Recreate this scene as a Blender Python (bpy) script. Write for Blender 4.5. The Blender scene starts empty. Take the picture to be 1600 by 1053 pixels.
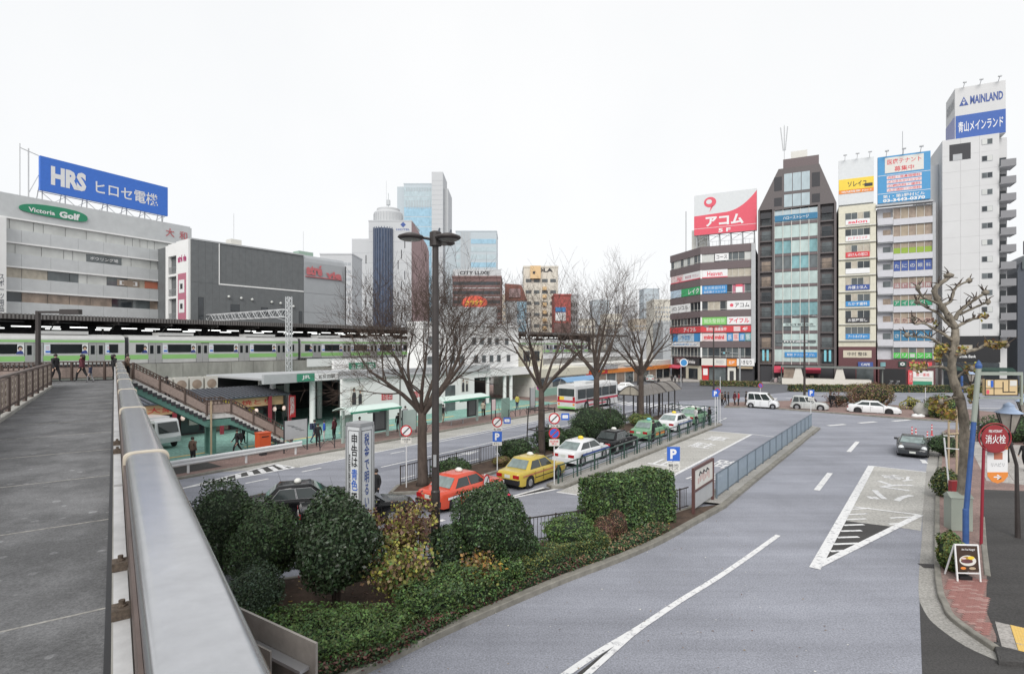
import bpy, math, random
from mathutils import Vector, Matrix
rnd = random.Random(7)
R = math.radians
S = bpy.context.scene
C = S.collection
# ---------------------------------------------------------------- camera, sky, sun, exposure
F, HY, H = 850.0, 540.0, 7.5          # focal length in photo pixels, horizon row, eye height
cam_data = bpy.data.cameras.new('camera')
cam = bpy.data.objects.new('camera', cam_data); C.objects.link(cam)
cam_data.sensor_width = 36; cam_data.lens = 36 * F / 1600
cam_data.shift_y = (HY - 526.5) / 1600
cam_data.clip_start = 0.05; cam_data.clip_end = 6000
cam.location = (0, 0, H); cam.rotation_euler = (R(90), 0, 0)
S.camera = cam
W = bpy.data.worlds.new('World'); S.world = W; W.use_nodes = True
nt = W.node_tree; nt.nodes.clear()
n_out = nt.nodes.new('ShaderNodeOutputWorld'); n_bg = nt.nodes.new('ShaderNodeBackground')
n_sky = nt.nodes.new('ShaderNodeTexSky'); n_sky.sky_type = 'NISHITA'; n_sky.sun_disc = False
n_sky.sun_elevation = R(40); n_sky.sun_rotation = R(168)
n_hs = nt.nodes.new('ShaderNodeHueSaturation'); n_hs.inputs['Saturation'].default_value = 0.25
n_mix = nt.nodes.new('ShaderNodeMixRGB'); n_mix.inputs[0].default_value = 0.93
n_no = nt.nodes.new('ShaderNodeTexNoise'); n_no.inputs['Scale'].default_value = 1.6; n_no.inputs['Detail'].default_value = 5
n_tc = nt.nodes.new('ShaderNodeTexCoord')
n_rp = nt.nodes.new('ShaderNodeValToRGB')
n_rp.color_ramp.elements[0].position = .3; n_rp.color_ramp.elements[1].position = .7
n_rp.color_ramp.elements[0].color = (5.55, 5.68, 5.80, 1); n_rp.color_ramp.elements[1].color = (6.1, 6.13, 6.16, 1)
L_ = nt.links.new
L_(n_tc.outputs['Generated'], n_no.inputs['Vector']); L_(n_no.outputs['Fac'], n_rp.inputs['Fac'])
L_(n_sky.outputs['Color'], n_hs.inputs['Color']); L_(n_hs.outputs['Color'], n_mix.inputs[1]); L_(n_rp.outputs['Color'], n_mix.inputs[2])
L_(n_mix.outputs['Color'], n_bg.inputs['Color']); L_(n_bg.outputs['Background'], n_out.inputs['Surface'])
n_bg.inputs['Strength'].default_value = 0.10
sun_d = bpy.data.lights.new('sun', 'SUN'); sun_d.energy = 1.5; sun_d.angle = R(30); sun_d.color = (1, .97, .93)
sun = bpy.data.objects.new('sun', sun_d); C.objects.link(sun)
sun.rotation_euler = (R(50), 0, R(-12))      # high, behind the camera
S.view_settings.view_transform = 'Standard'; S.view_settings.look = 'None'
S.view_settings.exposure = 0.74; S.view_settings.gamma = 1
S.cycles.max_bounces = 6

# ---------------------------------------------------------------- frames of reference
def G(px, py, z=0.0):
    d = F * (H - z) / (py - HY); return Vector(((px - 800) / F * d, d, z))
def P(px, py, d): return Vector(((px - 800) / F * d, d, H + (HY - py) / F * d))
def RF(s, t, z=0.0): return Vector((.6 * s + .8 * t, .8 * s - .6 * t, z))     # along / right of the avenue
HEAD = math.atan2(.8, .6)
def ST(v): return (.6 * v.x + .8 * v.y, .8 * v.x - .6 * v.y)
BV, BR = Vector((-.59, .807, 0)), Vector((.807, .59, 0))
def BF(a, b, z=0.0): return BV * a + BR * b + Vector((0, 0, z))                # along / right of the footbridge
FW = Vector((.888, -.46, 0)).normalized()
FANG = math.atan2(-.46, .888)
F0 = Vector((42.7, 116, 0))
def FA(px):                                                                  # photo column -> metres along the frontage line
    r = (px - 800) / F; return (116 * r - 42.7) / (FW.x - FW.y * r)
def FD(a): return 116 + FW.y * a
def FZ(py, a): return H + (HY - py) / F * FD(a)

# ---------------------------------------------------------------- materials
MATS = {}
def mat(name, col, rough=.7, var=.12, scale=2.0, bump=0.0, metal=0.0, spec=.4, detail=6, bscale=None, coat=0, col2=None, island=0.0, trans=0, alpha=1, stretch=None, emit=0):
    if name in MATS: return MATS[name]
    m = bpy.data.materials.new(name); m.use_nodes = True; MATS[name] = m
    t = m.node_tree; b = t.nodes['Principled BSDF']; N = t.nodes.new; K = t.links.new
    b.inputs['Roughness'].default_value = rough; b.inputs['Metallic'].default_value = metal
    b.inputs['Specular IOR Level'].default_value = spec
    if coat: b.inputs['Coat Weight'].default_value = coat; b.inputs['Coat Roughness'].default_value = .08
    if trans: b.inputs['Transmission Weight'].default_value = trans; b.inputs['IOR'].default_value = 1.1
    if alpha < 1: b.inputs['Alpha'].default_value = alpha
    tc = N('ShaderNodeTexCoord'); mp = N('ShaderNodeMapping'); K(tc.outputs['Object'], mp.inputs['Vector'])
    if stretch: mp.inputs['Scale'].default_value = stretch
    no = N('ShaderNodeTexNoise'); no.inputs['Scale'].default_value = scale; no.inputs['Detail'].default_value = detail
    no.inputs['Roughness'].default_value = .65
    K(mp.outputs['Vector'], no.inputs['Vector'])
    rp = N('ShaderNodeValToRGB'); e = rp.color_ramp.elements
    e[0].position = .3; e[1].position = .72
    c2 = col2 or tuple(min(1, c * (1 + var)) for c in col); c1 = tuple(c * (1 - var) for c in col)
    e[0].color = (*c1, 1); e[1].color = (*c2, 1)
    K(no.outputs['Fac'], rp.inputs['Fac'])
    last = rp.outputs['Color']
    if island:
        ge = N('ShaderNodeNewGeometry'); hs = N('ShaderNodeHueSaturation')
        mr = N('ShaderNodeMapRange'); mr.inputs['To Min'].default_value = 1 - island; mr.inputs['To Max'].default_value = 1 + island
        K(ge.outputs['Random Per Island'], mr.inputs['Value']); K(mr.outputs['Result'], hs.inputs['Value'])
        mr2 = N('ShaderNodeMapRange'); mr2.inputs['To Min'].default_value = .47; mr2.inputs['To Max'].default_value = .53
        K(ge.outputs['Random Per Island'], mr2.inputs['Value']); K(mr2.outputs['Result'], hs.inputs['Hue'])
        K(last, hs.inputs['Color']); last = hs.outputs['Color']
    K(last, b.inputs['Base Color'])
    if emit:
        K(last, b.inputs['Emission Color']); b.inputs['Emission Strength'].default_value = emit
    if bump:
        n2 = N('ShaderNodeTexNoise'); n2.inputs['Scale'].default_value = bscale or scale * 6; n2.inputs['Detail'].default_value = 4
        K(mp.outputs['Vector'], n2.inputs['Vector'])
        bp = N('ShaderNodeBump'); bp.inputs['Strength'].default_value = bump; bp.inputs['Distance'].default_value = .02
        K(n2.outputs['Fac'], bp.inputs['Height']); K(bp.outputs['Normal'], b.inputs['Normal'])
    return m
def road_mat(name, col, var, fine, spots=0):
    """asphalt or concrete: fine aggregate speckle, wide stains, worn wheel tracks along the avenue, thin cracks"""
    m = bpy.data.materials.new(name); m.use_nodes = True; MATS[name] = m
    t = m.node_tree; b = t.nodes['Principled BSDF']; N = t.nodes.new; K = t.links.new
    b.inputs['Roughness'].default_value = .85; b.inputs['Specular IOR Level'].default_value = .3
    ge = N('ShaderNodeNewGeometry')
    def noise(sc, det, vec=None):
        n = N('ShaderNodeTexNoise'); n.inputs['Scale'].default_value = sc; n.inputs['Detail'].default_value = det
        n.inputs['Roughness'].default_value = .7
        K(vec or ge.outputs['Position'], n.inputs['Vector']); return n.outputs['Fac']
    def ramp(fac, a, b_, ca, cb):
        r = N('ShaderNodeValToRGB'); e = r.color_ramp.elements; e[0].position = a; e[1].position = b_
        e[0].color = (ca,) * 3 + (1,); e[1].color = (cb,) * 3 + (1,); K(fac, r.inputs['Fac']); return r.outputs['Color']
    def mul(x, y):
        q = N('ShaderNodeMixRGB'); q.blend_type = 'MULTIPLY'; q.inputs[0].default_value = 1; K(x, q.inputs[1]); K(y, q.inputs[2]); return q.outputs[0]
    base = N('ShaderNodeRGB'); base.outputs[0].default_value = (*col, 1)
    c = mul(base.outputs[0], ramp(noise(.16, 5), .3, .7, 1 - var, 1 + var))
    c = mul(c, ramp(noise(fine, 2), .32, .68, .72, 1.28))
    mp = N('ShaderNodeMapping'); mp.inputs['Rotation'].default_value = (0, 0, -HEAD); mp.inputs['Scale'].default_value = (.03, .75, 1)
    K(ge.outputs['Position'], mp.inputs['Vector'])
    c = mul(c, ramp(noise(1.0, 3, mp.outputs['Vector']), .35, .65, .86, 1.10))
    vo = N('ShaderNodeTexVoronoi'); vo.feature = 'DISTANCE_TO_EDGE'; vo.inputs['Scale'].default_value = .16
    wn = N('ShaderNodeTexNoise'); wn.inputs['Scale'].default_value = .8; wn.inputs['Detail'].default_value = 6
    K(ge.outputs['Position'], wn.inputs['Vector'])
    ad = N('ShaderNodeMixRGB'); ad.blend_type = 'ADD'; ad.inputs[0].default_value = 1.5
    K(ge.outputs['Position'], ad.inputs[1]); K(wn.outputs['Color'], ad.inputs[2]); K(ad.outputs[0], vo.inputs['Vector'])
    c = mul(c, ramp(vo.outputs['Distance'], .0, .005, .93, 1.0))
    c = mul(c, ramp(noise(2.3, 8), .62, .74, 1.0, .84))
    if spots:
        v2 = N('ShaderNodeTexVoronoi'); v2.inputs['Scale'].default_value = spots; K(ge.outputs['Position'], v2.inputs['Vector'])
        sx = N('ShaderNodeSeparateColor'); K(v2.outputs['Color'], sx.inputs['Color']); ma = N('ShaderNodeMath'); ma.operation = 'MULTIPLY_ADD'; ma.inputs[1].default_value = .35
        K(sx.outputs[0], ma.inputs[0]); K(v2.outputs['Distance'], ma.inputs[2]); c = mul(c, ramp(ma.outputs[0], .20, .27, 1.6, 1.0))
        c = mul(c, ramp(noise(1.1, 7), .40, .60, .70, 1.12))
    K(c, b.inputs['Base Color'])
    bp = N('ShaderNodeBump'); bp.inputs['Strength'].default_value = .25; bp.inputs['Distance'].default_value = .01
    K(noise(fine * 1.5, 2), bp.inputs['Height']); K(bp.outputs['Normal'], b.inputs['Normal'])
    return m
road_mat('asphalt', (.255, .263, .298), .17, 22)
road_mat('asphalt_patch', (.205, .212, .245), .10, 26)
road_mat('asphalt_dark', (.058, .056, .055), .12, 22)
road_mat('asphalt_mid', (.13, .134, .148), .12, 22)
road_mat('concrete_lane', (.40, .39, .365), .12, 10)
road_mat('gutter', (.30, .29, .27), .15, 14)
road_mat('pave_pink', (.235, .165, .148), .15, 14)
road_mat('pave_grey', (.36, .34, .32), .12, 12)
road_mat('plaza_green', (.20, .36, .31), .10, 6)
road_mat('deck', (.145, .146, .150), .22, 55, 4.5)
def paint_mat(name, col, thr):
    """road paint: worn through to the asphalt in patches"""
    m = bpy.data.materials.new(name); m.use_nodes = True; MATS[name] = m
    t = m.node_tree; b = t.nodes['Principled BSDF']; N = t.nodes.new; K = t.links.new
    b.inputs['Roughness'].default_value = .7
    ge = N('ShaderNodeNewGeometry'); n = N('ShaderNodeTexNoise'); n.inputs['Scale'].default_value = 5; n.inputs['Detail'].default_value = 8
    n.inputs['Roughness'].default_value = .75
    K(ge.outputs['Position'], n.inputs['Vector'])
    r = N('ShaderNodeValToRGB'); e = r.color_ramp.elements; e[0].position = thr; e[1].position = thr + .12
    e[0].color = (.27, .27, .29, 1); e[1].color = (*col, 1)
    K(n.outputs['Fac'], r.inputs['Fac']); K(r.outputs['Color'], b.inputs['Base Color'])
paint_mat('road_paint', (.68, .68, .68), .36)
paint_mat('road_paint_worn', (.58, .57, .55), .43)
paint_mat('paint_yellow', (.62, .42, .12), .3)
def flat(name, col, rough=.6, **k): return mat(name, col, rough, var=k.pop('var', .05), **k)
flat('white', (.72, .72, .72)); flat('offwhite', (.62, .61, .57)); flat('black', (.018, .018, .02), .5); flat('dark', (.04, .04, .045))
mat('dark_steel', (.045, .038, .036), .45, .2, 3, .1); mat('brown_rail', (.095, .068, .058), .5, .2, 3, .15)
mat('brown_panel', (.30, .235, .205), .6, .22, 9, .4); flat('steel', (.42, .42, .43), .35, metal=.6); flat('galv', (.36, .37, .38), .45, metal=.3)
mat('cap_steel', (.50, .505, .52), .21, .10, 5, .003, metal=.9, bscale=50)
mat('cap_band', (.52, .46, .37), .45, .15, 8); flat('green_steel', (.10, .22, .185), .5, var=.15, scale=3); flat('dark_green', (.028, .062, .05), .5)
mat('concrete', (.34, .33, .305), .85, .25, .7, .3, bscale=8); mat('concrete_stain', (.30, .29, .265), .85, .35, .5, .3, stretch=(1, 1, .4))
mat('kerb', (.21, .20, .175), .85, .3, 2.5, .3); mat('soil', (.075, .05, .036), .95, .4, 3, .6)
mat('fascia_grey', (.40, .41, .42), .6, .07, 1.5); mat('facade_grey', (.52, .535, .54), .55, .08, .8, .02); mat('wall_white', (.76, .76, .75), .7, .03, .5)
mat('panel_grey', (.138, .146, .15), .6, .12, 1.2); mat('corner_grey', (.34, .355, .37), .5, .06, 1)
mat('brown_tile', (.135, .105, .108), .5, .15, 6, .1); mat('dark_tile', (.115, .10, .10), .5, .15, 5, .1); mat('cream', (.60, .575, .47), .6, .08, 2)
mat('lilac_wall', (.52, .52, .55), .6, .06, 2); mat('maroon_tile', (.12, .05, .055), .45, .2, 8, .1); mat('slate', (.07, .08, .10), .55, .12, 3)
def glass(name, col, rough=.06, var=.35, scale=.6, spec=.6): return mat(name, col, rough, var, scale, spec=spec, detail=2, stretch=(1, 1, .6))
glass('glass_dark', (.035, .042, .048)); glass('glass_mid', (.10, .115, .12)); glass('glass_pale', (.44, .54, .52), .1, .15); glass('glass_teal', (.17, .32, .34), .08)
glass('glass_blue', (.30, .47, .58), .12, .15); glass('glass_navy', (.035, .055, .10), .1); glass('blind', (.42, .38, .31), .35, .18, 1.5); glass('blind_white', (.52, .53, .51), .3, .12)
glass('blind_brown', (.27, .21, .165), .3, .3, 1.2); glass('glass_bluewhite', (.42, .50, .53), .12, .12)
def col(name, c, rough=.5, **k): flat(name, c, rough, **k)
col('red', (.50, .03, .035)); col('sign_pink', (.66, .095, .135)); col('sign_blue', (.035, .125, .50)); col('sign_azure', (.05, .24, .52)); col('sign_green', (.045, .34, .13))
col('sign_lime', (.20, .50, .14)); col('sign_yellow', (.75, .55, .06)); col('sign_orange', (.70, .24, .05)); col('navy', (.03, .045, .20)); col('magenta', (.42, .05, .16))
col('rose', (.45, .16, .22)); col('pale_pink', (.66, .53, .53)); col('pale_blue', (.45, .56, .66)); col('jr_green', (.045, .24, .15)); col('tan', (.42, .33, .22)); col('skin_tone', (.50, .33, .25))
col('train_green', (.24, .47, .16), .4, scale=.8); mat('train_steel', (.50, .50, .49), .38, .08, 1.5, metal=.25); col('train_door', (.36, .36, .355), .35, metal=.3)
col('tube_light', (.85, .87, .85), emit=1.6); col('lantern', (.80, .62, .55), emit=.25)
mat('bark', (.078, .060, .050), .9, .35, 5, .6, bscale=30, stretch=(1, 1, .35)); mat('bark_pale', (.20, .175, .14), .9, .6, 5, .8, bscale=22, stretch=(1, 1, .5), detail=8); mat('twig', (.075, .052, .040), .9, .25, 5)
def leafmat(name, c, isl=.45, **k): return mat(name, c, k.pop('rough', .5), .25, 1.2, island=isl, spec=k.pop('spec', .35), **k)
leafmat('leaf_dark', (.034, .056, .025), rough=.38, spec=.5); leafmat('leaf_deep', (.038, .063, .026)); leafmat('leaf_mid', (.060, .105, .036)); leafmat('leaf_bright', (.105, .165, .045)); leafmat('leaf_yellow', (.30, .27, .06))
leafmat('leaf_brown', (.20, .125, .075)); leafmat('leaf_red', (.12, .05, .045)); leafmat('leaf_olive', (.17, .17, .045)); leafmat('leaf_rust', (.33, .19, .045)); leafmat('flower', (.5, .03, .05))
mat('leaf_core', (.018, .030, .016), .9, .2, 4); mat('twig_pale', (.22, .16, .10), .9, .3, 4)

# ---------------------------------------------------------------- mesh helpers
class MB:
    def __init__(s): s.v, s.f, s.m = [], [], []
    def add(s, vs, fs, mi=0):
        o = len(s.v); s.v += [tuple(v) for v in vs]; s.f += [tuple(i + o for i in f) for f in fs]; s.m += [mi] * len(fs); return s
    def box(s, x0, x1, y0, y1, z0, z1, mi=0, X=None):
        vs = [(x, y, z) for z in (z0, z1) for y in (y0, y1) for x in (x0, x1)]
        if X is not None: vs = [X @ Vector(v) for v in vs]
        return s.add(vs, [(0, 2, 3, 1), (4, 5, 7, 6), (0, 1, 5, 4), (2, 6, 7, 3), (0, 4, 6, 2), (1, 3, 7, 5)], mi)
    def bar(s, p, q, w, h=None, mi=0, up=(0, 0, 1)):
        p, q = Vector(p), Vector(q); d = (q - p); l = d.length
        if l < 1e-6: return s
        d /= l; u = Vector(up)
        if abs(d.dot(u)) > .99: u = Vector((1, 0, 0))
        a = d.cross(u).normalized(); b = a.cross(d); h = h or w
        vs = [c + a * (w / 2 * i) + b * (h / 2 * j) for c in (p, q) for i, j in ((-1, -1), (1, -1), (1, 1), (-1, 1))]
        return s.add(vs, [(3, 2, 1, 0), (4, 5, 6, 7), (0, 1, 5, 4), (1, 2, 6, 5), (2, 3, 7, 6), (3, 0, 4, 7)], mi)
    def tube(s, pts, rad, n=8, mi=0, cap=True):
        pts = [Vector(p) for p in pts]; k = len(pts)
        if not isinstance(rad, (list, tuple)): rad = [rad] * k
        vs = []; prev = None
        for i, p in enumerate(pts):
            d = (pts[min(i + 1, k - 1)] - pts[max(i - 1, 0)]).normalized()
            a = prev - d * prev.dot(d) if prev else d.orthogonal()
            if a.length < 1e-5: a = d.orthogonal()
            a.normalize(); prev = a; b = d.cross(a)
            for j in range(n):
                t = 2 * math.pi * j / n; vs.append(p + (a * math.cos(t) + b * math.sin(t)) * rad[i])
        fs = [(i * n + j, i * n + (j + 1) % n, (i + 1) * n + (j + 1) % n, (i + 1) * n + j) for i in range(k - 1) for j in range(n)]
        if cap: fs += [tuple(range(n - 1, -1, -1)), tuple(range((k - 1) * n, k * n))]
        return s.add(vs, fs, mi)
    def lathe(s, prof, n=16, mi=0, X=None):
        vs = [Vector((r * math.cos(2 * math.pi * j / n), r * math.sin(2 * math.pi * j / n), z)) for r, z in prof for j in range(n)]
        if X is not None: vs = [X @ v for v in vs]
        k = len(prof)
        fs = [(i * n + j, i * n + (j + 1) % n, (i + 1) * n + (j + 1) % n, (i + 1) * n + j) for i in range(k - 1) for j in range(n)]
        fs += [tuple(range(n - 1, -1, -1)), tuple(range((k - 1) * n, k * n))]
        return s.add(vs, fs, mi)
    def prism(s, poly, z0, z1, mi=0, X=None):
        n = len(poly); vs = [Vector((p[0], p[1], z)) for z in (z0, z1) for p in poly]
        ar = sum(poly[i][0] * poly[(i + 1) % n][1] - poly[(i + 1) % n][0] * poly[i][1] for i in range(n))
        if ar < 0: vs = vs[:n][::-1] + vs[n:][::-1]
        if X is not None: vs = [X @ v for v in vs]
        return s.add(vs, [tuple(range(n - 1, -1, -1)), tuple(range(n, 2 * n))] + [(i, (i + 1) % n, n + (i + 1) % n, n + i) for i in range(n)], mi)
    def xprism(s, poly, x0, x1, mi=0):      # poly in (y, z), extruded along x
        n = len(poly); vs = [(x, p[0], p[1]) for x in (x0, x1) for p in poly]
        return s.add(vs, [tuple(range(n - 1, -1, -1)), tuple(range(n, 2 * n))] + [(i, (i + 1) % n, n + (i + 1) % n, n + i) for i in range(n)], mi)
    def yprism(s, poly, y0, y1, mi=0):      # poly in (x, z), extruded along y
        n = len(poly); vs = [(p[0], y, p[1]) for y in (y0, y1) for p in poly]
        return s.add(vs, [tuple(range(n)), tuple(range(2 * n - 1, n - 1, -1))] + [(n + i, n + (i + 1) % n, (i + 1) % n, i) for i in range(n)], mi)
    def quad(s, a, b, c, d, mi=0): return s.add([a, b, c, d], [(0, 1, 2, 3)], mi)
    def mesh(s, name, mats, smooth=False):
        me = bpy.data.meshes.new(name); me.from_pydata(s.v, [], s.f)
        for m in (mats if isinstance(mats, (list, tuple)) else [mats]): me.materials.append(MATS[m] if isinstance(m, str) else m)
        if any(s.m): me.polygons.foreach_set('material_index', s.m)
        if smooth: me.polygons.foreach_set('use_smooth', [True] * len(s.f))
        me.update(); return me
    def obj(s, name, mats, parent=None, loc=None, rz=0, smooth=False):
        return put(s.mesh(name, mats, smooth), name, parent, loc, rz)
KID = {}
def put(me, name, parent=None, loc=None, rz=0, rot=None):
    o = bpy.data.objects.new(name, me); C.objects.link(o)
    if loc is not None: o.location = loc
    if rot is not None: o.rotation_euler = rot
    elif rz: o.rotation_euler = (0, 0, rz)
    if parent is not None: o.parent = parent; KID.setdefault(parent.name, []).append(o)
    return o
def tag(o, label, cat, group=None):
    o['label'] = label; o['category'] = cat
    if group: o['group'] = group
    return o
def thing(name, label, cat, loc=(0, 0, 0), rz=0, group=None):
    o = bpy.data.objects.new(name, None); C.objects.link(o); o.empty_display_size = .2
    o.location = loc; o.rotation_euler = (0, 0, rz); return tag(o, label, cat, group)
def struct(o, kind='structure'): o['kind'] = kind; return o
def dup(root, loc, rz, label=None, group=None):
    r = root.copy(); C.objects.link(r); r.location = loc; r.rotation_euler = (0, 0, rz)
    if label: r['label'] = label
    if group: r['group'] = group
    def rec(a, b):
        for ch in KID.get(a.name, []):
            c = ch.copy(); C.objects.link(c); c.parent = b; KID.setdefault(b.name, []).append(c); rec(ch, c)
    rec(root, r); return r
def sheet(name, pts, z, m, parent=None):
    mb = MB(); pts = [(p[0], p[1]) for p in pts]; n = len(pts)
    ar = sum(pts[i][0] * pts[(i + 1) % n][1] - pts[(i + 1) % n][0] * pts[i][1] for i in range(n))
    if ar < 0: pts = pts[::-1]
    mb.add([(x, y, z) for x, y in pts], [tuple(range(n))]); o = mb.obj(name, m, parent)
    return o if parent else struct(o)
RZ = [0]
def ribbon(name, pts, w, z, m):          # painted line of even width through ground points
    RZ[0] = (RZ[0] + 1) % 40; z += RZ[0] * .00022
    pts = [Vector((p[0], p[1], 0)) for p in pts]; mb = MB(); vs = []
    for i, p in enumerate(pts):
        d = (pts[min(i + 1, len(pts) - 1)] - pts[max(i - 1, 0)]).normalized(); nn = Vector((d.y, -d.x, 0)) * w / 2
        vs += [(p - nn) + Vector((0, 0, z)), (p + nn) + Vector((0, 0, z))]
    mb.add(vs, [(2 * i, 2 * i + 1, 2 * i + 3, 2 * i + 2) for i in range(len(pts) - 1)]); return struct(mb.obj(name, m))
def smooth_pts(pts, k=4):                # Catmull-Rom through points
    out = []; n = len(pts)
    for i in range(n - 1):
        a, b, c, d = [Vector(pts[max(0, min(n - 1, i + j))]) for j in (-1, 0, 1, 2)]
        for q in range(k):
            t = q / k; out.append(.5 * ((2 * b) + (c - a) * t + (2 * a - 5 * b + 4 * c - d) * t * t + (3 * b - a - 3 * c + d) * t ** 3))
    out.append(Vector(pts[-1])); return out
def wallstrip(name, pts, w, z0, z1, m, parent=None, bevel=.02):   # kerb: swept, with a small chamfer
    pts = [Vector((p[0], p[1], 0)) for p in pts]; mb = MB(); vs = []
    prof = [(-w / 2, z0), (-w / 2, z1 - bevel), (-w / 2 + bevel, z1), (w / 2 - bevel, z1), (w / 2, z1 - bevel), (w / 2, z0)]
    k = len(prof)
    for i, p in enumerate(pts):
        d = (pts[min(i + 1, len(pts) - 1)] - pts[max(i - 1, 0)]).normalized(); nn = Vector((d.y, -d.x, 0))
        vs += [p + nn * a + Vector((0, 0, z)) for a, z in prof]
    fs = [(i * k + j, i * k + (j + 1) % k, (i + 1) * k + (j + 1) % k, (i + 1) * k + j) for i in range(len(pts) - 1) for j in range(k)]
    fs += [tuple(range(k)), tuple(range(len(vs) - 1, len(vs) - k - 1, -1))]
    mb.add(vs, fs); o = mb.obj(name, m, parent); return o if parent else struct(o)
TEXTS = []
def text(body, parent, loc, w, h, m, rot=(R(90), 0, 0), bold=.02, name='lettering', vertical=False):
    """flat lettering centred on loc in the parent's frame, fitted to w x h; made at the end in one go"""
    if any(0x4e00 <= ord(c) < 0xa000 for c in body): bold = min(bold * .4, .012)
    elif any(0x3040 <= ord(c) < 0x3100 for c in body): bold *= .7
    if vertical: body = '\n'.join(body)
    TEXTS.append((body, parent, Vector(loc), w, h, m, rot, bold, name))
def make_texts():
    uniq = {}
    for t in TEXTS:
        k = (t[0], t[7])
        if k not in uniq:
            c = bpy.data.curves.new('lettering', 'FONT'); c.body = t[0]; c.resolution_u = 2; c.offset = t[7]; c.align_x = 'CENTER'; c.space_line = .95
            o = bpy.data.objects.new('tmp', c); C.objects.link(o); uniq[k] = o
    dg = bpy.context.evaluated_depsgraph_get(); meshes = {}
    for k, o in uniq.items(): meshes[k] = bpy.data.meshes.new_from_object(o.evaluated_get(dg))
    for o in uniq.values():
        c = o.data; bpy.data.objects.remove(o); bpy.data.curves.remove(c)
    for k, me in meshes.items():
        xs = [v.co.x for v in me.vertices]; ys = [v.co.y for v in me.vertices]
        if not xs: continue
        cx, cy = (min(xs) + max(xs)) / 2, (min(ys) + max(ys)) / 2; sx, sy = max(xs) - min(xs), max(ys) - min(ys)
        for v in me.vertices: v.co = ((v.co.x - cx) / sx, (v.co.y - cy) / sy, 0)
        me.update()
    for body, parent, loc, w, h, m, rot, bold, name in TEXTS:
        src = meshes[(body, bold)]; me = src.copy(); me.materials.clear(); me.materials.append(MATS[m])
        o = put(me, name, parent, loc, rot=rot); o.scale = (w, h, 1)
        o['kind'] = 'structure' if parent is None else 'print'
        if parent is not None: del o['kind']
# ================================================================ ground, roads, kerbs, markings
sheet('ground', [(-900, -60), (900, -60), (900, 2500), (-900, 2500)], -.004, 'asphalt')
# cross street in front of the tall buildings and the street that leads away
sheet('road', [G(1128, 624), G(1236, 612), (130, 84), (130, 108), F0 + FW * -30 + Vector((-4, -10, 0)), (30, 190), (16, 190), (22, 105), (12, 78), RF(62, -33)], .0, 'asphalt_mid')
# station side pavement, plaza
KT = -33.3
def kerbline(t, s0, s1, k=12): return [RF(s0 + (s1 - s0) * i / k, t) for i in range(k + 1)]
sheet('pavement', [RF(-6, KT), RF(62, KT), RF(66, -36), RF(80, -40), RF(80, -70), RF(-6, -70)], .11, 'pave_pink')
sheet('plaza', [RF(-6, -36.5), RF(60, -37.2), RF(60, -68), RF(-6, -68)], .116, 'plaza_green')
wallstrip('kerb', kerbline(KT, -6, 62), .22, -.01, .13, 'kerb')
struct(MB().box(-6, 20, -.1, .1, 0, .03).obj('kerb', 'kerb', None, RF(12, -36.2, .117), HEAD))
sheet('pavement', [RF(-6, -34.2), RF(16, -34.2), RF(16, -36.4), RF(-6, -36.4)], .119, 'asphalt_dark')
for k in range(7):
    ribbon('road_marking', [RF(12 + k * 8, -39.5 + .12 * k), RF(18 + k * 8, -39.5 + .12 * k)], .3, .121, 'paint_yellow')
# concrete bus bay along the station kerb
sheet('bus_bay', [RF(15.5, KT + .1), RF(60, KT + .1), RF(60, -30.6), RF(19, -30.6)], .002, 'concrete_lane')
hz = [G(285, 763), G(429, 725), G(460, 730.5)]
sheet('hatched_area', hz, .006, 'asphalt_dark')
ribbon('road_marking', [hz[0], hz[1]], .18, .01, 'road_paint'); ribbon('road_marking', [hz[0], hz[2]], .22, .012, 'road_paint'); ribbon('road_marking', [hz[1], hz[2]], .16, .014, 'road_paint')
for f in (.32, .46, .58, .70, .82, .92):
    a = hz[0].lerp(hz[2], f); b = hz[0].lerp(hz[1], min(1, f + .10)); ribbon('road_marking', [a, a.lerp(b, .8)], .3, .016, 'road_paint')
for t, s0, s1, dash in ((-30.6, 19, 60, 0), (-29.4, 15, 30, 2.6), (-26.6, 22, 62, 0), (-23.4, 15, 31, 2.2), (-30.0, 30, 62, 0)):
    if not dash: ribbon('road_marking', [RF(s0, t), RF(s1, t)], .16, .006, 'road_paint')
    else:
        s = s0
        while s < s1: ribbon('road_marking', [RF(s, t), RF(s + dash * .5, t)], .16, .006, 'road_paint'); s += dash * 1.3
for s, t in ((25.5, -25.2), (50, -25.0), (50, -28.2)):       # lane arrows
    mb = MB(); pts = [RF(s, t - .09), RF(s + 2.6, t - .09), RF(s + 2.6, t - .42), RF(s + 4.4, t), RF(s + 2.6, t + .42), RF(s + 2.6, t + .09), RF(s, t + .09)]
    sheet('road_marking', pts, .006, 'road_paint')
for k in range(13):                                          # zebra crossing
    t = -32.6 + k * .95; sheet('road_marking', [RF(63.5, t), RF(67.5, t), RF(67.5, t + .48), RF(63.5, t + .48)], .008, 'road_paint')
for s in (62.3,): ribbon('road_marking', [RF(s, -27), RF(s, -21)], .3, .008, 'road_paint')
for k in range(9):
    c = G(905 + k * 15, 612 - k * .6); ribbon('road_marking', [c, c + Vector((2.6, 1.2, 0))], .5, .008, 'road_paint')
# planted strip between the avenue and the taxi rank
strip = [RF(18.2, -21.3), RF(19.4, -22.1)] + [RF(s, -22.25) for s in (24, 34, 44, 56)] + [RF(58.5, -21.2), RF(56, -20.1)] + [RF(s, -20.0) for s in (44, 34, 24, 19.6)]
def closed(p): return p + [p[0]]
sheet('planting_bed', strip, .12, 'soil'); wallstrip('kerb', closed(strip), .2, -.01, .14, 'kerb')
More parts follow.
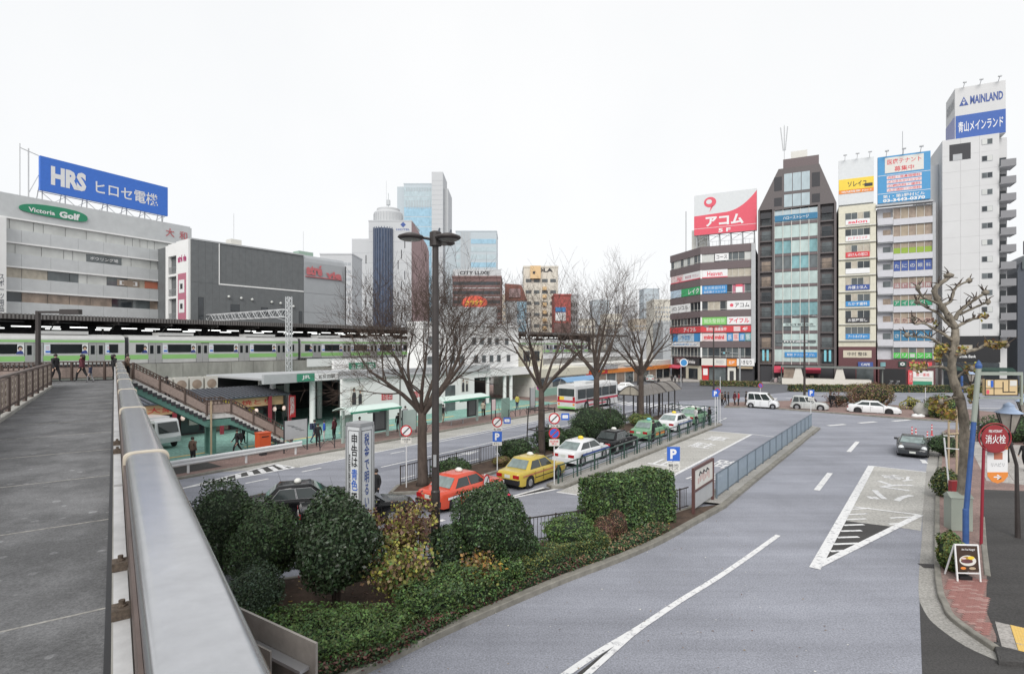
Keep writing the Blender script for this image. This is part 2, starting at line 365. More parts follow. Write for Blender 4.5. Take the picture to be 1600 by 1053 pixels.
# taxi rank kerb with the green rail
rk = [RF(24.4, -15.9), RF(53, -15.9), RF(53.4, -15.5), RF(53, -15.0), RF(24.4, -15.0), RF(24.1, -15.45)]
sheet('rail_island', rk, .13, 'gutter'); wallstrip('kerb', closed(rk), .16, -.01, .145, 'kerb')
# pale concrete parking lane and its lettering
sheet('parking_lane', [RF(23.6, -14.9), RF(48.6, -14.9), RF(48.9, -11.4), RF(24.2, -11.4)], .003, 'concrete_lane')
ribbon('road_marking', [RF(23.7, -14.9), RF(24.2, -11.4)], .16, .008, 'road_paint')
ribbon('road_marking', [RF(26, -11.4), RF(49, -11.4)], .2, .008, 'road_paint'); ribbon('road_marking', [RF(48.7, -14.9), RF(48.9, -11.4)], .16, .010, 'road_paint')
ribbon('road_marking', [RF(49, -11.4), RF(48.6, -8.4)], .16, .010, 'road_paint')
def roadtext(body, c, w, h, flip=False, m='road_paint', ang=None):
    text(body, None, c, w, h, m, rot=(0, 0, (HEAD - R(90) if ang is None else ang) + (math.pi if flip else 0)), bold=.03, name='road_marking')
z_ = Vector((0, 0, .012))
roadtext('車', RF(45.0, -13.1) + z_, 1.6, 2.4); roadtext('駐', RF(41.4, -13.1) + z_, 1.6, 2.4); roadtext('止', RF(34.2, -13.1) + z_, 1.6, 2.8)
roadtext('路', RF(35.6, -9.8) + z_, 1.6, 2.6); roadtext('線', RF(31.6, -9.8) + z_, 1.6, 2.6)
ribbon('road_marking', [RF(36.5, -14.2), RF(38.6, -14.2)], .16, .008, 'road_paint_worn')
ribbon('road_marking', [RF(20.5, -16.4), RF(24.2, -15.2)], .18, .008, 'road_paint'); ribbon('road_marking', [RF(20.5, -16.4), RF(24.0, -15.9)], .18, .010, 'road_paint')
sheet('hatched_area', [RF(21.6, -16.15), RF(24, -15.8), RF(24.1, -15.4)], .004, 'asphalt_dark')
ribbon('road_marking', [G(560, 842), G(650, 812)], .3, .008, 'road_paint'); ribbon('road_marking', [G(597, 790), G(640, 782)], .2, .008, 'road_paint')
ribbon('road_marking', [G(660, 822), G(694, 812)], .25, .008, 'road_paint')
# fence median, continuing as the garden kerb
med = [RF(25.9, -8.35), RF(55.8, -8.35), RF(56.6, -7.9), RF(55.8, -7.25), RF(26.2, -7.3)]
gk = [G(1080, 820), G(1035, 845), G(970, 874), G(880, 908), G(790, 946), G(700, 986), G(620, 1024), G(550, 1058), G(440, 1120), G(330, 1210)]
gk = smooth_pts([Vector((p.x, p.y, 0)) for p in [RF(26.2, -7.3)] + gk], 3)
rear = [Vector(p + (0,)) for p in [(-11, 15.6), (-8, 16.9), (-3, 18.7), (.67, 20.3), (3.45, 21.6), (6, 23.2), (8, 24.7)]]
rear_s = smooth_pts(rear, 3)
sheet('median', med, .14, 'gutter')
sheet('garden_bed', gk + [Vector((-10, 6, 0)), Vector((-14, 12, 0))] + rear_s, .13, 'soil')
wallstrip('kerb', gk, .26, -.01, .17, 'kerb'); wallstrip('kerb', rear_s + [RF(26, -8.35)], .16, -.01, .16, 'kerb')
for i in range(7):                                             # median kerb laid in long blocks, each a little off
    s0 = 26.2 + i * 4.22; dz = rnd.uniform(-.015, .015)
    for t, w in ((-7.3 + rnd.uniform(-.03, .03), .26), (-8.35, .2)):
        o = wallstrip('kerb', [RF(s0, t), RF(s0 + 4.16, t)], w, -.01, .165 + dz, 'kerb')
# main road markings
ln = smooth_pts([G(880, 1056), G(930, 1022), G(1000, 980), G(1060, 940), G(1120, 903), G(1170, 869), G(1216, 836)], 3)
ribbon('road_marking', ln, .19, .008, 'road_paint')
ribbon('road_marking', [G(912, 1058), G(950, 1024), G(985, 993), G(1010, 974)], .16, .010, 'road_paint')
sheet('hatched_area', [G(894, 1058), G(908, 1058), G(975, 1001), G(940, 1022)], .004, 'asphalt_dark')
for a, b in (((1276, 766), (1297, 739)), ((1326, 706), (1340, 690))):
    ribbon('road_marking', [G(*a), G(*b)], .28, .008, 'road_paint')
for x, y in ((1307, 664), (1355, 660), (1408, 657), (1458, 655)):
    ribbon('road_marking', [G(x - 13, y + 1), G(x + 13, y - 1)], .45, .008, 'road_paint')
for k in range(8):
    c = G(1130 - k * 7, 655 + k * 3.2); ribbon('road_marking', [c, c + RF(1.2, 0)], .16, .008, 'road_paint')
# bus stop box on the right
sheet('bus_stop_box', [G(1361, 728), G(1447, 737.5), G(1442, 795), G(1439, 829), G(1394, 822.5), G(1321.6, 813.5)], .003, 'concrete_lane')
sheet('hatched_area', [G(1321.6, 813.5), G(1394, 822.5), G(1288, 876)], .004, 'asphalt_dark')
for a, b, w in (((1361.5, 728), (1273, 888), .34), ((1437.5, 804.4), (1276, 885), .26), ((1361, 728), (1447, 737.6), .16), ((1331, 791.5), (1437, 804.4), .16),
                ((1331, 796), (1360, 794), .14), ((1325, 804), (1356, 802.6), .14), ((1322, 812), (1353, 810.6), .14), ((1318, 820.8), (1350, 819.6), .16), ((1313, 830), (1346, 829), .16), ((1308, 840), (1342, 839), .16),
                ((1302, 850.5), (1342, 849), .16), ((1297, 861.5), (1320, 860.5), .16), ((1391, 809.5), (1425, 807.8), .14), ((1389, 818.8), (1408, 817.6), .14)):
    ribbon('road_marking', [G(*a), G(*b)], w, .009, 'road_paint')
ang = math.atan2(*(G(1361, 728) - G(1300, 838)).yx) - R(90)
for ch, (x, y), w, h in (('停', (1402, 746.5), 1.5, 1.5), ('ス', (1398, 759), 1.7, 1.7), ('バ', (1391, 776), 1.9, 2.1)):
    roadtext(ch, G(x, y) + z_, w, h, True, ang=ang)
ribbon('road_marking', [G(1441, 718), G(1446, 724)], .3, .008, 'road_paint')
# gutter and kerb on the right, turning into the side street
gl = [(1452, 700), (1447, 737), (1442, 795), (1441, 832), (1435.5, 901), (1437, 940), (1448, 961), (1464.5, 978.5), (1507.5, 1008.6), (1559, 1032)]
kl = [(1474, 676), (1468, 737), (1465, 772), (1464.5, 875), (1469, 927), (1477, 947), (1486, 965.6), (1518, 991), (1557, 1017)]
sheet('gutter', smooth_pts([G(*p) for p in gl], 3) + smooth_pts([G(*p) for p in kl], 3)[::-1], .002, 'gutter')
kg = smooth_pts([G(*p) for p in kl], 4); wallstrip('kerb', kg, .17, -.01, .13, 'kerb')
sheet('side_street', [G(1437, 945)] + smooth_pts([G(*p) for p in gl[5:]], 3) + [G(1600, 1032), G(1760, 1053), G(1700, 1300), G(1455, 1300), G(1441, 1053)], .003, 'asphalt_dark')
E2 = [(1474, 676), (1500, 676), (1560, 676), (1900, 690), (1900, 780)]
sheet('pavement', kg + [G(1557, 1000), G(1541, 960), G(1542, 905), G(1535, 800), G(1536, 768), G(1700, 774), G(1800, 690), G(1480, 672)], .11, 'pave_pink')
sheet('forecourt', [G(1536, 768, .0), G(1535, 800), G(1542, 905), G(1541, 960), G(1557, 1000), G(1564, 1038), G(1640, 1040), G(2300, 1070), G(2300, 800), G(1700, 774)], .117, 'asphalt_dark')
wallstrip('kerb', [G(1557, 1010), G(1562, 1038), G(1640, 1041), G(2300, 1072)], .12, -.01, .119, 'asphalt_dark')
wallstrip('kerb', [G(1535, 812), G(1538, 860), G(1543, 905)], .16, .05, .15, 'kerb')
for i, (x, y, w, l) in enumerate(((560, 735, 1.4, 7),)):
    c = G(x, y); u2, n2 = Vector((.6, .8, 0)), Vector((.8, -.6, 0)); sheet('road_patch', [c, c + u2 * l, c + u2 * l + n2 * w, c + n2 * w], .0012, 'asphalt_patch')
for i, (x, y) in enumerate(((575, 703),)):
    mh = thing('manhole_cover', ['round iron manhole cover in the avenue beside the first tree', 'round iron manhole cover in the main road right of the long white line', 'round iron manhole cover near the forked white line', 'round iron manhole cover beside the end of the mesh fence'][i], 'manhole', G(x, y, .001), 0, 'manhole covers'); MB().lathe([(.33, 0), (.33, .005)], 24).obj('rim', 'dark_steel', mh); MB().lathe([(.29, .0052), (.29, .008)], 24).obj('lid', 'gutter', mh)
drain = thing('drain_grate', 'cast iron drain grate in the gutter below the kerb', 'drain', G(1455, 884, .004))
mb = MB()
for i in range(9): mb.box(-.3 + i * .066, -.265 + i * .066, -.16, .16, 0, .008)
mb.obj('grate_bar', 'dark_steel', drain); MB().box(-.33, .33, -.19, .19, -.003, .001).obj('recess', 'black', drain); drain.rotation_euler[2] = R(-8)
# brick pavers, near part of the right pavement
pav = bpy.data.objects.new('brick_paving', None); C.objects.link(pav); struct(pav)
bm_ = MB().box(-.098, .098, -.048, .048, 0, .018).mesh('brick', 'brickp' if 'brickp' in MATS else [mat('brickp', (.27, .13, .115), .85, .3, 30, .2)])
bm2 = MB().box(-.098, .098, -.048, .048, 0, .018).mesh('brick', [mat('brickp2', (.33, .20, .18), .85, .3, 30, .2)])
def inside(p, poly):
    c = False; n = len(poly)
    for i in range(n):
        a, b = poly[i], poly[(i + 1) % n]
        if (a[1] > p[1]) != (b[1] > p[1]) and p[0] < (b[0] - a[0]) * (p[1] - a[1]) / (b[1] - a[1]) + a[0]: c = not c
    return c
area = [G(1480, 905, .11), G(1500, 902, .11), G(1541, 905, .11), G(1541, 960, .11), G(1550, 1000, .11), G(1512, 972, .11), G(1490, 948, .11), G(1481, 925, .11)]
cnt = 0
for i in range(60):
    for j in range(60):
        p = Vector((10.5 + i * .205 + (.1 if j % 2 else 0), 12.5 + j * .104, 0))
        if inside(p, area) and cnt < 300:
            cnt += 1; put(bm_ if rnd.random() < .7 else bm2, 'brick', pav, (p.x, p.y, .104 + rnd.uniform(-.003, .003)))
# pale slabs farther up the right pavement
slab = bpy.data.objects.new('slab_paving', None); C.objects.link(slab); struct(slab)
sm = MB().box(-.59, .59, -.59, .59, 0, .014).mesh('slab', 'pave_grey')
for i in range(6):
    for j in range(13): put(sm, 'slab', slab, RF(40 + j * 1.2, 3.5 + i * 1.2, .108 + rnd.uniform(-.002, .002)), HEAD)
tp = bpy.data.objects.new('tactile_paving', None); C.objects.link(tp); struct(tp)
tm = MB().box(-.145, .145, -.145, .145, 0, .012)
for i in range(5):
    for j in range(5): tm.lathe([(.018, .012), (.012, .018)], 6, X=Matrix.Translation((-.116 + i * .058, -.116 + j * .058, 0)))
tm = tm.mesh('tactile_tile', 'paint_yellow')
tw = MB().box(-.145, .145, -.145, .145, 0, .010).mesh('tile', 'pave_grey')
for i in range(5):
    for j in range(4): put(tm if 0 < j < 3 else tw, 'tactile_tile' if 0 < j < 3 else 'tile', tp, G(1574, 1000, .117) + Vector((.8, -.6, 0)) * (.3 * j) - Vector((.6, .8, 0)) * (.3 * i) + Vector((.6, .8, 0)) * .9, HEAD)
# island with bushes beside the parked cars; verge of the far carriageway
isl = [G(1133, 637), G(1180, 636.5), G(1250, 642), G(1420, 655), G(1600, 667), G(1640, 670), G(1640, 655), G(1500, 640), G(1250, 627), G(1140, 630)]
sheet('traffic_island', isl, .13, 'pave_pink'); wallstrip('kerb', closed(isl), .2, -.01, .15, 'kerb')
for k in range(10):
    y = 617 + (k % 2) * 5; x = 1180 + k * 48; ribbon('road_marking', [G(x, y), G(x + 28, y + .4)], .4, .008, 'road_paint')
ribbon('road_marking', [G(1180, 630), G(1640, 640)], .5, .012, 'road_paint')
ribbon('road_marking', [G(1196, 634), G(1210, 622)], .8, .014, 'road_paint')
# far pavement in front of the tall buildings
sheet('pavement', [F0 + FW * -14 + Vector((-16, 22, 0)), F0 + FW * -9 + Vector((-4, -7, 0)), F0 + Vector((1, -5.5, 0)), F0 + FW * 52 + Vector((-3, -6, 0)), F0 + FW * 75, F0 + FW * 75 + Vector((10, 20, 0)), F0 + Vector((5, 20, 0))], .12, 'pave_grey')
wallstrip('kerb', [F0 + FW * -9 + Vector((-4, -7, 0)), F0 + Vector((1, -5.5, 0)), F0 + FW * 52 + Vector((-3, -6, 0))], .25, -.01, .15, 'kerb')

# ================================================================ footbridge
DZ = 5.3
fb = thing('footbridge', 'grey paved footbridge with a broad steel cap rail in the foreground', 'footbridge')
for i in range(16):                                           # deck slabs with open joints
    a0 = -3 + i * 2.9; mb = MB()
    for (p, q) in ((0, 1),):
        c = [BF(a0 + .012, -2.62), BF(a0 + .012, -.02), BF(a0 + 2.888, -.02), BF(a0 + 2.888, -2.62)]
        mb.prism([(v.x, v.y) for v in c], DZ - .1, DZ + rnd.uniform(-.002, .002))
    mb.obj('deck_slab', 'deck', fb)
    c = [BF(a0 - .014, -2.62), BF(a0 - .014, -.02), BF(a0 + .010, -.02), BF(a0 + .010, -2.62)]; MB().prism([(v.x, v.y) for v in c], DZ - .05, DZ + .0035).obj('joint_strip', 'gutter', fb)
mb = MB(); c = [BF(-3, -3.0), BF(-3, .5), BF(43.5, .5), BF(43.5, -3.0)]; mb.prism([(v.x, v.y) for v in c], DZ - .75, DZ - .11)
c = [BF(37.9, -9), BF(37.9, -3.002), BF(43.5, -3.002), BF(43.5, -9)]; mb.prism([(v.x, v.y) for v in c], DZ - .75, DZ - .11)
mb.obj('girder', 'concrete', fb)
mb = MB(); c = [BF(37.9, -9), BF(37.9, -2.63), BF(43.4, -2.63), BF(43.4, -9)]; mb.prism([(v.x, v.y) for v in c], DZ - .1, DZ)
c = [BF(43.42, -9), BF(43.42, .49), BF(43.5, .49), BF(43.5, -9)]; mb.prism([(v.x, v.y) for v in c], DZ - .1, DZ + .06)
mb.obj('landing', 'deck', fb)
def bstrip(mb, a0, a1, b0, b1, z0, z1):
    c = [BF(a0, b0), BF(a0, b1), BF(a1, b1), BF(a1, b0)]; mb.prism([(v.x, v.y) for v in c], z0, z1)
mb = MB(); bstrip(mb, -3, 43, -.018, .52, DZ - .1, DZ + .05); mb.obj('edge_beam', 'concrete', fb)
mb = MB(); bstrip(mb, -3, 37.6, -2.80, -2.63, DZ - .1, DZ + .10); bstrip(mb, 37.6, 37.8, -9, -2.63, DZ - .1, DZ + .10); mb.obj('edge_beam', 'concrete', fb)
# broad rounded cap of the near rail, in lengths with seams
prof = []
for k in range(17):
    t = math.pi * (1 - k / 16); prof.append((.245 + .163 * (1 if math.cos(t) > 0 else -1) * abs(math.cos(t)) ** .45, H - 1.075 + .075 * math.sin(t) ** .7))
prof = [(.085, H - 1.26), (.082, H - 1.16)] + prof + [(.408, H - 1.16), (.405, H - 1.26)]
def cap_mesh(a0, a1, grow=0.0):
    mb = MB(); n = len(prof); vs = []
    for a in (a0, a1):
        for b, z in prof:
            bb = .245 + (b - .245) * (1 + grow * 2); vs.append(BF(a, bb, z + (grow * .12 if z > H - 1.15 else -.0)))
    fs = [(i, i + 1, n + i + 1, n + i) for i in range(n - 1)]; mb.add(vs, fs); mb.add(vs[:n], [tuple(range(n))]); mb.add(vs[n:], [tuple(range(n - 1, -1, -1))]); return mb
seams = [-2, 1.62] + [6.2 + 4.6 * i for i in range(9)]
for a0, a1 in zip(seams[:-1], seams[1:]): cap_mesh(a0 + .004, min(a1, 42.6) - .004).obj('rail_cap', 'cap_steel', fb, smooth=True)
for a in seams[2:-1]: cap_mesh(a - .05, a + .05, .06).obj('rail_band', 'cap_band', fb)
mb = MB(); bstrip(mb, -2, 42, .12, .37, DZ + .05, H - 1.2); mb.obj('rail_wall', 'brown_panel', fb)
for i in range(11):
    mb = MB(); a = -1.6 + i * 4.0; bstrip(mb, a, a + 3.9, -.004, .062, DZ + .12, H - 1.32); mb.obj('side_rail', 'steel' if False else 'galv_pale' if 'galv_pale' in MATS else mat('galv_pale', (.52, .52, .52), .45, .2, 3, .1, metal=.2), fb)
mat('rust', (.11, .085, .065), .8, .5, 40, .5)
for a in (3.22, 3.92, 8.2, 8.9):
    mb = MB(); bstrip(mb, a, a + .10, -.012, .064, H - 1.318, H - 1.27); br = mb.obj('rail_bracket', 'rust', fb); c = BF(a + .05, .03, H - 1.269); MB().lathe([(.022, 0), (.022, .008), (.014, .009), (.014, .03)], 10).obj('bolt', 'rust', br, c)
mb = MB(); bstrip(mb, -2, 42.5, .066, .0805, H - 1.27, H - 1.10); mb.obj('cap_lip', 'brown_rail', fb)
mb = MB(); bstrip(mb, -3, 42.9, -.06, -.019, DZ - .05, DZ + .006); mb.obj('drain_gap', 'black', fb)
# steel side plate outside the rail
pA, pB = Vector((-1.284, 2.65, 6.2)), Vector((-.858, 2.376, 6.2)); dv = (pB - pA).normalized(); pA = pA - dv * .5
nn = Vector((-dv.y, dv.x, 0))
def plate(a, b, off, th, z0, z1):
    c = [a + nn * off, b + nn * off, b + nn * (off + th), a + nn * (off + th)]; return MB().prism([(v.x, v.y) for v in c], z0, z1)
plate(pA, pB, 0, .012, 5.5, 6.2).obj('side_plate', 'plate_grey' if 'plate_grey' in MATS else mat('plate_grey', (.26, .24, .22), .6, .25, 6, .1, metal=.2), fb)
plate(pA, pB - dv * .04, -.05, .048, 6.075, 6.09).obj('plate_rail', 'steel', fb)
plate(pB - dv * .36, pB - dv * .24, -.06, .009, 5.5, 6.12).obj('plate_bracket', 'plate_grey', fb)
# brown rail posts and decorative panels: left side and far end
def rail_run(pts, z0s, h=1.12, post_every=1, parent=fb, panel='brown_panel'):
    for p in pts: MB().box(-.06, .06, -.06, .06, .0, h + .03).obj('rail_post', 'brown_rail', parent, p)
    for p, q in zip(pts[:-1], pts[1:]):
        p, q = Vector(p), Vector(q); mb = MB()
        up = Vector((0, 0, 1))
        mb.bar(p + up * h, q + up * h, .13, .07); mb.bar(p + up * (h * .72), q + up * (h * .72), .045, .045); mb.bar(p + up * .12, q + up * .12, .05, .05)
        mb.obj('hand_rail', 'brown_rail', parent)
        m2 = MB(); l = (q - p).length; k = max(3, int(l / .2))
        for i in range(1, k):
            c = p.lerp(q, i / k); m2.bar(c + up * .74 * h, c + up * h * .98, .05, .05)
        m2.obj('baluster', 'brown_rail', parent)
        d = (q - p).normalized(); side = Vector((-d.y, d.x, 0)).normalized() * .02
        a, b = p + d * .07, q - d * .07; m3 = MB()
        vs = [a - side + up * .16, b - side + up * .16, b - side + up * .70 * h, a - side + up * .70 * h, a + side + up * .16, b + side + up * .16, b + side + up * .70 * h, a + side + up * .70 * h]
        m3.add(vs, [(0, 1, 2, 3), (7, 6, 5, 4), (0, 4, 5, 1), (3, 2, 6, 7), (0, 3, 7, 4), (1, 5, 6, 2)]); m3.obj('rail_panel', panel, parent)
lp = [BF(9.3 + 2.03 * i, -2.74, DZ + .1) for i in range(15)]
for p in lp: MB().box(-.05, .05, -.05, .05, 0, 1.12).obj('rail_post', 'brown_rail', fb, p)
for p, q in zip(lp[:-1], lp[1:]):
    up = Vector((0, 0, 1)); mb = MB(); mb.bar(p + up * 1.15, q + up * 1.15, .15, .07); mb.bar(p + up * .15, q + up * .15, .05, .06); mb.obj('hand_rail', 'brown_rail', fb)
    m3 = MB(); m3.bar((p * .97 + q * .03) + up * .63, (p * .03 + q * .97) + up * .63, .04, .86); m3.obj('rail_panel', 'brown_panel', fb)
    for f in (.33, .66):
        m4 = MB(); pts = []
        for i in range(11):
            pts.append(p.lerp(q, f + .03 * math.sin(i * 1.9)) + up * (.25 + .075 * i) + BR * .03)
        m4.tube(pts, .012, 5); m4.obj('ornament', 'cap_band', fb)
rail_run([BF(43.3, -8.6 + 1.62 * i, DZ + .06) for i in range(6)] + [BF(43.3, .35, DZ + .06)], 0)
rail_run([BF(43.3, .45, DZ + .06), BF(42.2, .48, DZ + .06)], 0)
rail_run([BF(37.7, -2.75, DZ + .1), BF(37.7, -4.8, DZ + .1), BF(37.7, -6.9, DZ + .1), BF(37.7, -9, DZ + .1)], 0)

# ---- staircase down to the plaza
S0 = Vector((-23.2, 33.3, DZ)); S1 = Vector((-16.3, 40.0, .12))
hd = Vector((S1.x - S0.x, S1.y - S0.y, 0)); HL = hd.length; hd.normalize(); hn = Vector((hd.y, -hd.x, 0))     # hn: towards the camera side
st = thing('footbridge_stairs', 'green steel staircase with brown rails leading down from the footbridge to the plaza', 'stairs')
Sg = Vector((S0.x, S0.y, 0)); NS = 32; land = 1.5; run = (HL - land) / NS; rise = (DZ - .12) / NS; WD = 2.0
def spt(i, side=0.0): # nosing i (0 at top) incl. landing after 16
    l = i * run + (land if i > 16 else 0); return S0 + hd * l - hn * side + Vector((0, 0, -i * rise))
tread = MB().box(0, run + .03, -WD / 2, WD / 2, -.05, 0).mesh('tread', 'concrete')
riser = MB().box(0, .02, -WD / 2, WD / 2, -rise, -.05).mesh('riser', 'green_steel')
ang_s = math.atan2(hd.y, hd.x)
for i in range(NS):
    l = i * run + (land if i >= 16 else 0); z = DZ - (i + 1) * rise
    put(tread, 'tread', st, Sg + hd * l - hn * (WD / 2) + Vector((0, 0, z)), ang_s); put(riser, 'riser', st, Sg + hd * l - hn * (WD / 2) + Vector((0, 0, z + rise)), ang_s)
lz = DZ - 16 * rise
MB().box(0, land + run, -WD / 2, WD / 2, -.06, -.002).obj('landing', 'concrete', st, Sg + hd * (16 * run) - hn * (WD / 2) + Vector((0, 0, lz)), ang_s)
def stringer(off, th, dz0, dz1, m, name):
    mb = MB(); L = [(0, DZ), (16 * run, lz), (16 * run + land, lz), (HL, .12)]
    poly = [(x, z + dz1) for x, z in L] + [(x, max(.12, z + dz0)) for x, z in L[::-1]]
    mb.yprism(poly, off, off + th); mb.obj(name, m, st, (S0.x, S0.y, 0), ang_s)
for off in (-.0, WD - .12):
    stringer(off + .02 if off <= 0 else off, .1, -.62, -.17, 'green_steel', 'stringer')
for off in (-.03, WD - .05): stringer(off, .08, -.10, .16, 'white_edge' if 'white_edge' in MATS else mat('white_edge', (.55, .55, .54), .7, .12, 4), 'stair_edge')
# saw-tooth of step ends under the pale edge
for i in range(NS):
    l = i * run + (land if i >= 16 else 0); z = DZ - (i + 1) * rise
    MB().box(l, l + run * .96, -.034, -.03, z - .17, z + rise * .4).obj('step_end', 'dark', st, (S0.x, S0.y, 0), ang_s)
for off in (-.06, WD + .02):
    pts = [S0 + hd * x + Vector((0, 0, z - DZ + .14)) - hn * off for x, z in [(0, DZ), (HL * .145, DZ - (DZ - lz) * .33), (HL * .29, DZ - (DZ - lz) * .67), (16 * run, lz), (16 * run + land, lz), (16 * run + land + 1.45, lz - lz * .33), (16 * run + land + 2.9, lz * .34), (HL, .12)]]
    rail_run(pts, 0, h=1.0, parent=st)
for x, y in ((16 * run + .5, .5), (16 * run + .5, 1.5)): MB().box(-.18, .18, -.18, .18, .1, lz - .3).obj('pier', 'green_steel', st, S0 * 1 + hd * x - hn * y - Vector((0, 0, DZ)), ang_s)
for x, zt in ((16 * run + 2.6, 1.55), (16 * run + 4.6, .85)): MB().box(-.04, .04, -.04, .04, .1, zt).obj('brace_post', 'green_steel', st, S0 + hd * x - hn * .1 - Vector((0, 0, DZ)), ang_s)
MB().tube([S0 + hd * (16 * run + .25) + hn * .12 - Vector((0, 0, DZ - .1)), S0 + hd * (16 * run + .25) + hn * .12 - Vector((0, 0, DZ - lz - 1.1))], .06, 8).obj('drain_pipe', 'tan', st)
# lamp on the bridge's far end
lb = thing('footbridge_lamp', 'dark square lamp post with an arm at the end of the left bridge rail', 'lamp', BF(37.4, -3.2, DZ + .1))
MB().box(-.08, .08, -.08, .08, 0, 3.9).obj('post', 'dark_steel', lb); MB().box(-.06, 1.5, -.06, .06, 3.78, 3.9).obj('arm', 'dark_steel', lb); MB().box(1.2, 2.2, -.13, .13, 3.72, 3.98).obj('lamp_head', 'dark_steel', lb)
# ================================================================ railway, station
def RT(name, label, cat, s, t, z=0, group=None): return thing(name, label, cat, RF(s, t, z), HEAD, group)    # local x along the avenue, local y away from it
def pane_row(parent, x0, x1, z0, z1, n, y, mats, gap=.06, th=.04, name='pane', seed=None):
    w = (x1 - x0) / n; cache = {}
    for i in range(n):
        m = mats[i % len(mats)] if seed is None else seed.choice(mats)
        if m not in cache: cache[m] = MB().box(gap / 2, w - gap / 2, 0, th, z0 + gap / 2, z1 - gap / 2).mesh(name, m)
        put(cache[m], name, parent, (x0 + i * w, y, 0))
def board(parent, x0, x1, z0, z1, y, m, th=.06, name='sign_board'): return MB().box(x0, x1, y, y + th, z0, z1).obj(name, m, parent)
def sign(parent, x0, x1, z0, z1, y, m, body=None, tm='white', fx=.85, fz=.6, bold=.02, name='sign_board', th=.08, dx=0, dz=0):
    b = board(parent, x0, x1, z0, z1, y, m, th, name)
    if body: text(body, b, ((x0 + x1) / 2 + dx, y - .012, (z0 + z1) / 2 + dz), (x1 - x0) * fx, (z1 - z0) * fz, tm, bold=bold)
    return b
def vd(name, label): # concrete viaduct carrying the tracks
    t = RT(name, label, 'viaduct', 0, -66.7)
    MB().box(-30, 150, 0, 22, 4.9, 5.35).obj('track_slab', 'concrete', t)
    for i in range(15):
        if 20 <= i * 2.7 + 8 <= 44: MB().box(i * 2.7 + 8, i * 2.7 + 10.66, -.06, .4, .1, 5.55).obj('wall_panel', 'concrete_stain', t)
    MB().box(-30, 22, .6, 1, .1, 5.3).obj('wall', 'concrete_stain', t)
    MB().box(42.4, 150, -.1, .35, 4.6, 5.75).obj('parapet', 'wall_white', t)
    MB().box(42.4, 150, .0, 1, .1, 4.5).obj('wall', 'concrete', t)
    MB().box(41.2, 150, -.16, .40, 5.76, 5.84).obj('coping', 'dark', t)
    for z in (5.40,):
        for y in (1.0, 2.1): MB().box(-30, 150, y - .04, y + .04, 5.352, 5.5).obj('rail', 'dark_steel', t)
    return t
vd('railway_viaduct', 'stained concrete railway viaduct wall carrying the green and silver train')
